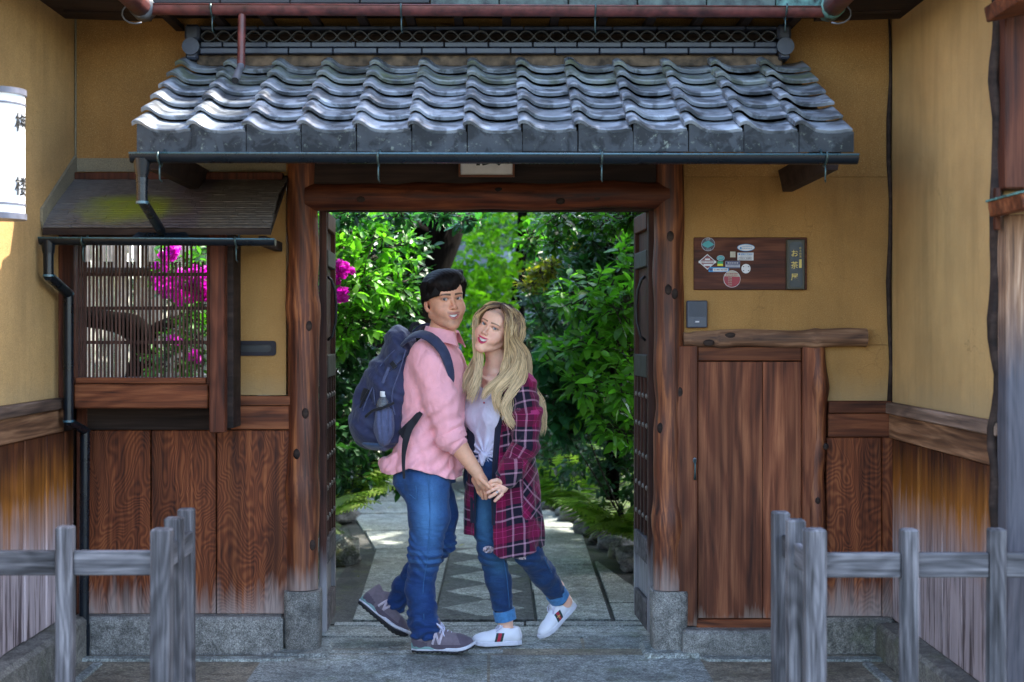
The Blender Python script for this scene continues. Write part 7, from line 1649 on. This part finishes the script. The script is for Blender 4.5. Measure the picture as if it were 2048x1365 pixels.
pc=Pm(1122,1200,6.955); pd=(Pm(1117,1192,6.945)-KL); pd/=np.linalg.norm(pd)
f.mod(lambda D,X_,Y_,Z_: np.maximum(D,np.where(X_>.13,((X_-pc[0])*pd[0]+(Y_-pc[1])*pd[1]+(Z_-pc[2])*pd[2]),-1)+0*D))
V,Fc=f.mesh(1); x,y,z=V.T
hole1=np.exp(-(((x-(KR[0]-.012))/.030)**4+((z-.470)/.022)**4))*(y<6.76); hole2=np.exp(-(((x-(KL[0]+.008))/.05)**4+((z-.438)/.020)**4))*(y<6.75)
fade=.7*np.exp(-(((x+.075)/.035)**2+((z-.62)/.13)**2))*(y<6.8)+.5*np.exp(-(((x-.0)/.05)**2+((z-.40)/.05)**2))+.12
wj=wpart('jeans',V,Fc,M_JEAN2,attrs={'fade':fade})
fr_=plain('knee_rip_threads',(.70,.60,.66),.85,nz=.5,sc=90)
for hc,rx,rz,yy in ((Pm(977,1100,6.70),.026,.017,0),(Pm(1046,1116,6.672),.034,.009,0)):
    mm=MB(); r_=random.Random(3)
    for k in range(16):
        z=-rz+2*rz*k/15; w_=rx*math.sqrt(max(0,1-(z/rz)**2))*r_.uniform(.8,1.1); mm.tube([hc-wo_+np.array((-w_,.004,z)),hc-wo_+np.array((0,-.004,z+r_.uniform(-.001,.001))),hc-wo_+np.array((w_,.004,z))],.0012,4)
    mm.build('knee_rip',fr_,wj)
    vq,fq=ICO3; MB().add(vq*np.array((rx,.010,rz))+hc-wo_+np.array((0,.008,0)),fq).build('bare_knee',plain('knee_skin',(.60,.34,.26),.5),wj,True)
for (a,b,ra) in ((Pm(1007.5,1219,6.828),Pm(1011.5,1240,6.832),.0535),(Pm(1110,1184,6.93),Pm(1119.5,1197,6.951),.0535)):
    ax_=(b-a)/np.linalg.norm(b-a); e1=np.cross(ax_,[0,1.,0]); e1/=np.linalg.norm(e1); e2=np.cross(ax_,e1); V=[];n=28
    for t,rr in ((0,ra-.006),(.02,ra),(.98,ra-.001),(1,ra-.004),(1,ra-.012),(.3,ra-.014)):
        for k in range(n): an=2*PI*k/n; V.append(a+(b-a)*t+(rr+.0012*math.sin(an*5))*(e1*math.cos(an)+e2*math.sin(an))-wo_)
    MB().add(V,[(i*n+k,i*n+(k+1)%n,(i+1)*n+(k+1)%n,(i+1)*n+k) for i in range(5) for k in range(n)]).build('turn_up',M_JCUFF,wj,True,50)
seam([Pm(1006,1110,6.72),Pm(1014,1160,6.745),Pm(1019,1215,6.782)],wj,wo); seam([Pm(1088,1115,6.70),Pm(1105,1150,6.80),Pm(1122,1183,6.90)],wj,wo)
bc=np.array(Pm(962,918,6.80))+fW*.112; MB().add(vv*np.array((.0085,.0085,.0085))+bc-wo_,ff).build('button',M_BRASS,wj,True)
# shoes
tw_=G(945,1288); hw=G(1037,1290); MS=basis((hw[0]+.01,hw[1]-.0,.004),(tw_[0]-hw[0],tw_[1]-hw[1]-.05,0),(0,0,1)); shoe(wom,wo,MS,'sneaker',.240)
toe=Pm(1092,1271,6.93); heel=Pm(1150,1212,7.0); fw=(toe-heel); up=np.array((-.72,-.35,.60)); MS=basis(heel,fw,up); shoe(wom,wo,MS,'sneaker',.240,'bee')
# plaid overshirt
def plaidmat():
    n=NT('magenta_plaid_flannel'); 
    def at(nm): a=n.nd('ShaderNodeAttribute'); a.attribute_name=nm; return a.outputs['Fac']
    Pp=.172
    def band(c):
        t=n.mth('FRACT',n.mth('ADD',n.mth('DIVIDE',c,Pp),20)); dark=n.mth('GREATER_THAN',t,.44)
        def ln(p,w_): return n.mth('LESS_THAN',n.mth('ABSOLUTE',n.mth('SUBTRACT',t,p)),w_)
        return dark,n.mth('MAXIMUM',ln(.62,.026),ln(.90,.022)),n.mth('MAXIMUM',ln(.17,.007),ln(.34,.007))
    du,lu,tu=band(at('pu')); dv,lv,tv=band(at('pv'))
    c=n.mix(n.mth('MULTIPLY',n.mth('ADD',du,dv),.5),(.18,.004,.043),(.007,.006,.016))
    c=n.mix(n.mth('MULTIPLY',n.mth('MAXIMUM',tu,tv),.45),c,(.55,.06,.22)); 
    c=n.mix(n.mth('MULTIPLY',n.mth('ADD',lu,lv),.29),c,(.72,.38,.50))
    c=n.mix(1.,c,n.ramp(n.noise(n.co('World'),500,3),[(.3,.8),(.7,1.2)]),'MULTIPLY')
    return n.fin(c,.9,.2,n.bump(n.noise(n.co('World',scale=(12,12,8)),1,4,.6,1.),.4,.02,n.bump(n.noise(n.co('World'),900,2),.3,.001)),0,Sheen_Weight=.15)
M_PLAID=plaidmat()
f=Field((-.34,6.44,.40),(.34,7.14,1.40),.0058)
stp=[(Pm(994,742,6.80),.055,.085),(Pm(995,756,6.80),.085,.160),(Pm(997,775,6.80),.105,.182),(Pm(998,830,6.80),.128,.180),(Pm(1000,900,6.80),.138,.170),(Pm(1003,970,6.80),.160,.188),(Pm(1006,1040,6.80),.172,.200),(Pm(1008,1118,6.80),.175,.205)]
f.loft(stp,fW,.01)
SLc=[Pm(1046,772,6.665),Pm(1054,830,6.62),Pm(1050,893,6.60),Pm(1026,935,6.59),Pm(1014,952,6.585)]
f.chain(SLc,[.064,.066,.064,.058,.052],.03)
SRc=[Pm(940,775,6.90),Pm(925,850,6.93),Pm(915,900,6.90)]; f.chain(SRc,[.062,.058,.052],.03)
def pw(x,y,z):
    n1=vnoise(x*14,y*14,z*9,41); return n1*.008+.0025*vnoise(x*40,y*40,z*30,42)+.008*np.sin(np.arctan2(y-6.8,x-.01)*9+n1*2)*np.clip((.95-z)/.35,0,1)+np.where(y<6.66,np.sin((z-.6*x)*85+n1*3)*.0045,0)*(z>.9)
f.band(pw,.03)
c0=np.array(Pm(1000,900,6.80))
def openf(D,X_,Y_,Z_):
    cx_=np.interp(Z_,[.45,.8,.93,1.1,1.25,1.36],[.020,.018,.010,-.005,-.005,0]); hw_=np.interp(Z_,[.45,.80,.92,1.0,1.15,1.25,1.36],[.060,.058,.070,.085,.088,.075,.06])
    a=(X_-c0[0])*fW[0]+(Y_-c0[1])*fW[1]; b=(X_-c0[0])*lW[0]+(Y_-c0[1])*lW[1]
    w_=np.maximum(np.abs(b-cx_)-hw_,-(a+.02)); w_=np.where(((Y_<6.665)&(Z_>.94)&(X_>.035))|((X_>.075)&(Z_>.9)),.05,w_)
    D=np.maximum(D,-w_)
    zh=np.interp(X_,[-.26,-.12,0,.1,.25],[.545,.535,.445,.448,.50])+0*D; return np.maximum(D,zh-Z_)
f.mod(openf)
# hollow the skirt of the shirt below the waist
f2=Field((-.34,6.44,.40),(.34,7.14,1.40),.0058); f2.loft([(q[0],q[1]-.018,q[2]-.018) for q in stp[3:]]+[(Pm(1008,1150,6.80),.160,.19)],fW,.01); f.D=np.where(f.ax[2][None,None,:]<.90,np.maximum(f.D,-f2.D),f.D)
V,Fc=f.mesh(1); x,y,z=V.T
# pattern coordinates: along the sleeve where the sleeve is the closest form, else around the body
def seg_t(V,ch):
    best=np.full(len(V),9.); al=np.zeros(len(V)); an=np.zeros(len(V)); acc=0
    for a,b in zip(ch[:-1],ch[1:]):
        ba=b-a; L=np.linalg.norm(ba); t=np.clip(((V-a)@ba)/L**2,0,1); q=V-a-t[:,None]*ba; d=np.linalg.norm(q,axis=1); ax_=ba/L; e1=np.cross(ax_,[0,1.,0]); e1/=np.linalg.norm(e1); e2=np.cross(ax_,e1); m=d<best
        best[m]=d[m]; al[m]=acc+t[m]*L; an[m]=np.arctan2(q[m]@e2,q[m]@e1); acc+=L
    return best,al,an
d1,al,an=seg_t(V,SLc); ctr=np.array([np.interp(z,[q[0][2] for q in stp][::-1],[q[0][i] for q in stp][::-1]) for i in (0,1)]).T
th=np.arctan2(y-ctr[:,1],x-ctr[:,0]); pu=th*.18; pv=z+.02*np.sin(th*2)+.10*np.clip((.8-z)/.3,0,1)*0; slv=((d1<.078)|((d1<.105)&(x>.10)))&(y<6.72)&(z>.92)
# the back lower half hangs on the bias, as in the photograph
bias=np.clip((x-.09)/.03,0,1)*np.clip((.97-z)/.05,0,1)*np.clip((z-.60)/.05,0,1); pu2=(x*1.2+z)*.72; pv2=(z-x*1.2)*.72
pu=np.where(bias>.5,pu2,pu); pv=np.where(bias>.5,pv2,pv)
pu=np.where(slv,an*.066,pu); pv=np.where(slv,-al+.03,pv)
pu+=.006*vnoise(x*12,y*12,z*8,50); pv+=.006*vnoise(x*12,y*12,z*8,51)
inner=((V-np.array((c0[0],c0[1],0)))[:,:2]@np.zeros(2))
ps=wpart('overshirt',V,Fc,M_PLAID,attrs={'pu':pu,'pv':pv})
f=Field(Pm(1014,952,6.585)-.09,Pm(1014,952,6.585)+.09,.004); f.chain([Pm(1022,942,6.588),Pm(1012,956,6.585)],[.0555,.053],.01); f.mod(lambda D,X_,Y_,Z_: D)
V,Fc=f.mesh(1); ax_=Pm(1012,956,6.585)-Pm(1022,942,6.588); ax_/=np.linalg.norm(ax_); t=(V-Pm(1012,956,6.585))@ax_; m=(t<.016)&(t>-.032); keep=m[Fc].all(1); wpart('cuff',V,Fc[keep],M_NAVYC,ps)
f=Field(Pm(1014,952,6.585)-.09,Pm(1014,952,6.585)+.09,.004); f.ell(Pm(1013,955,6.585),(.046,.046,.016),.01,rot=Vector(tuple(ax_)).to_track_quat('Z','Y').to_matrix().to_4x4()); V,Fc=f.mesh(1); wpart('cuff_lining',V,Fc,M_NAVYC,ps)
# navy facing strips along the opening
def facing(side_,zs,xs_off,w_):
    pts=[]
    for z_,b in zip(zs,xs_off):
        a=np.interp(z_,[.45,.8,1.0,1.2,1.3],[.150,.140,.118,.105,.075]); p=np.array((c0[0],c0[1],z_))+lW*b+fW*a; pts.append(p-wo_)
    return ribbon('facing',pts,w_,.006,M_NAVYC,ps,[fW]*len(pts),24)
facing(1,[1.28,1.2,1.1,1.0,.90,.80,.70,.6],[.055,.075,.085,.080,.078,.082,.082,.082],[.03,.035,.035,.030,.03,.02])
facing(-1,[1.29,1.2,1.1,1.0,.9,.8,.6],[-.06,-.085,-.095,-.08,-.07,-.05,-.045],[.03,.04,.04,.03])
# collar points
for s_ in (1,-1):
    c=np.array(Pm(990,750,6.80)); pts=[c+lW*s_*.072-fW*.03+np.array((0,0,.030)),c+lW*s_*.085+fW*.02+np.array((0,0,.012)),c+lW*s_*.085+fW*.065+np.array((0,0,-.025)),c+lW*s_*.075+fW*.085+np.array((0,0,-.06))]
    o=ribbon('collar',[p-wo_ for p in pts],[.055,.06,.05,.02],.008,M_PLAID,ps,[fW*.6+lW*s_*.8+np.array((0,0,.5))]*4,14)
    vv_=np.array([v_.co[:] for v_ in o.data.vertices]); 
    for nm_,q in (('pu',vv_[:,0]*1.0),('pv',vv_[:,2])): a_=o.data.attributes.new(nm_,'FLOAT','POINT'); a_.data.foreach_set('value',q.astype(np.float32))
# hair
def hairmat():
    n=NT('blonde_hair_dark_roots'); a=n.nd('ShaderNodeAttribute'); a.attribute_name='rt'; b=n.nd('ShaderNodeAttribute'); b.attribute_name='tint'
    k=n.mth('ADD',a.outputs['Fac'],n.mth('MULTIPLY_ADD',b.outputs['Fac'],.35,-.17)); base=n.ramp(k,[(.02,(.030,.014,.012)),(.16,(.16,.08,.045)),(.34,(.52,.34,.165)),(1,(.76,.555,.315))])
    c=n.mix(1.,base,n.ramp(b.outputs['Fac'],[(0,.62),(.5,1.),(1,1.15)]),'MULTIPLY'); 
    return n.fin(c,.42,.5,None,0)
M_HAIR=hairmat()
f=Field((-.115,-.12,-.12),(.115,.15,.15),.003); f.ell((0,.024,.044),(.085,.099,.087),.01); f.ell((0,.06,-.03),(.075,.055,.08),.03)
def cutw(D,X_,Y_,Z_):
    hl_=np.interp(X_,[-.08,-.05,-.01,.02,.05,.08],[.03,.072,.104,.108,.078,.03]); c1=np.where(Y_<-.02,hl_-Z_,-1); c2=np.where(Y_<.02,-.0-Z_,-1); c2=np.where((Y_>=-.02)&(Y_<.02),.01-Z_,-1); return np.maximum(D,np.maximum(c1,c2)*.8+0*D)
f.mod(cutw); f.band(lambda x,y,z:.002*np.sin(x*330+3*vnoise(x*20,y*20,z*20)),.02)
V,Fc=f.mesh(1); rt=np.clip((.115-V[:,2])/.22,0,1)*.75; hair=wpart('hair',xf(WH,V),Fc,M_HAIR,attrs={'rt':rt,'tint':.5+.35*np.sin(V[:,0]*260)})
HV=[];HF=[];HR=[];HT=[];ho=0
def lock(guide,n,sp0,sp1,wav,r0,seed,seg=26,rt0=.0,Yj=.02,ph0=0,len_j=.12):
    global ho
    r_=np.random.default_rng(seed); G0=smooth_path(guide,seg); ns=5
    for i in range(n):
        o=r_.normal(size=3); o/=np.linalg.norm(o)+.3; t=np.linspace(0,1,seg); sp=sp0+(sp1-sp0)*t**1.1; L=1-len_j*r_.random()
        p=np.array([np.interp(t*L,t,G0[:,k]) for k in range(3)]).T; ph=ph0+r_.normal()*.35; ww=wav*np.clip((t-.18)*2.0,0,1)
        p=p+o*sp[:,None]; p[:,0]+=ww*np.sin(t*10.5+ph)+.002*np.sin(t*31+i); p[:,1]+=ww*.6*np.cos(t*10.5+ph)
        T=np.gradient(p,axis=0); T/=np.linalg.norm(T,axis=1)[:,None]+1e-9; u=np.cross(T,[0,1.,0.05]); u/=np.linalg.norm(u,axis=1)[:,None]+1e-9; v_=np.cross(T,u)
        rr=r0*(.6+.8*r_.random())*np.sin(np.clip(t*.93+.07,0,1)*PI)**.35; a=np.arange(ns)*2*PI/ns
        V=p[:,None]+(u[:,None]*np.cos(a)[None,:,None]+v_[:,None]*np.sin(a)[None,:,None]*.6)*rr[:,None,None]; HV.append(V.reshape(-1,3))
        ix=np.arange(seg*ns).reshape(seg,ns); A=ix[:-1];B=np.roll(ix,-1,1)[:-1];C_=np.roll(ix,-1,1)[1:];D_=ix[1:]; HF.append(np.stack([A,B,C_,D_],-1).reshape(-1,4)+ho); ho+=seg*ns
        HR.append(np.repeat(rt0+(1-rt0)*t*1.0,ns)); HT.append(np.full(seg*ns,r_.random()))
def hp_(x,y,z): return tp_(WH,(x,y,z))
# parting on the top; left (her right) side
top=lambda x,y: hp_(x,y,.128)
g_=[ # guide points, count, spread start, spread end, wave, radius
 ([hp_(-.005,-.04,.122),hp_(-.062,-.062,.085),hp_(-.088,-.055,.02),Pm(957,690,6.66),Pm(952,735,6.655),Pm(948,775,6.65),Pm(944,805,6.645)],95,.010,.022,.008,.0030),
 ([hp_(-.005,.0,.128),hp_(-.075,-.015,.085),hp_(-.097,.0,.0),Pm(950,705,6.72),Pm(940,750,6.72),Pm(935,790,6.70)],70,.014,.022,.008,.0032),
 ([hp_(.005,-.045,.122),hp_(.060,-.066,.088),hp_(.090,-.050,.025),Pm(1027,705,6.64),Pm(1018,750,6.62),Pm(1000,785,6.61),Pm(1008,830,6.60)],110,.010,.022,.012,.0031),
 ([hp_(.010,-.02,.126),hp_(.078,-.03,.085),hp_(.100,-.02,.01),Pm(1038,715,6.66),Pm(1040,765,6.62),Pm(1018,815,6.585),Pm(1024,860,6.57)],100,.012,.024,.013,.0032),
 ([hp_(.010,.02,.130),hp_(.080,.02,.085),hp_(.104,.02,.0),Pm(1050,710,6.72),Pm(1058,760,6.70),Pm(1072,800,6.66),Pm(1074,850,6.65)],110,.016,.022,.010,.0034),
 ([hp_(.005,.06,.122),hp_(.070,.075,.075),hp_(.095,.06,-.01),Pm(1052,725,6.78),Pm(1068,775,6.75),Pm(1078,820,6.71),Pm(1076,870,6.70)],100,.018,.022,.010,.0034),
 ([hp_(.0,.09,.10),hp_(.04,.118,.05),hp_(.05,.115,-.03),Pm(1030,730,6.86),Pm(1035,790,6.90),Pm(1045,840,6.90)],80,.03,.045,.008,.0036),
 ([hp_(-.01,.09,.10),hp_(-.04,.118,.05),hp_(-.05,.115,-.03),Pm(985,730,6.88),Pm(985,780,6.90)],60,.03,.04,.008,.0036),
 ([hp_(.004,-.05,.121),hp_(.055,-.075,.095),hp_(.085,-.064,.04),Pm(1016,712,6.625),Pm(1000,745,6.61),Pm(980,775,6.60),Pm(972,800,6.60)],60,.006,.014,.010,.0028)]
for i,(gd,n_,s0,s1,wv,r0) in enumerate(g_): lock(np.array(gd),int(n_*2.4),s0,s1,wv*1.9,r0*.48,100+i,ph0=i*.8)
# scalp strands: from the parting over the sides
for sgn in (1,-1):
    for k in range(9):
        y_=-.045+.02*k; lock(np.array([hp_(.004*sgn,y_,.1315-.9*(y_-.01)**2),hp_(.05*sgn,y_-.003,.118-.9*(y_-.01)**2),hp_(.080*sgn,y_,.080-.6*(y_-.01)**2),hp_(.096*sgn,y_+.006,.025),hp_(.100*sgn,y_+.012,-.03)]),26,.005,.010,.002,.0032,200+k+20*(sgn>0),seg=14)
fast_mesh('hair_locks',np.concatenate(HV)-wo_,np.concatenate(HF),M_HAIR,wom,attrs={'rt':np.concatenate(HR),'tint':np.concatenate(HT)})
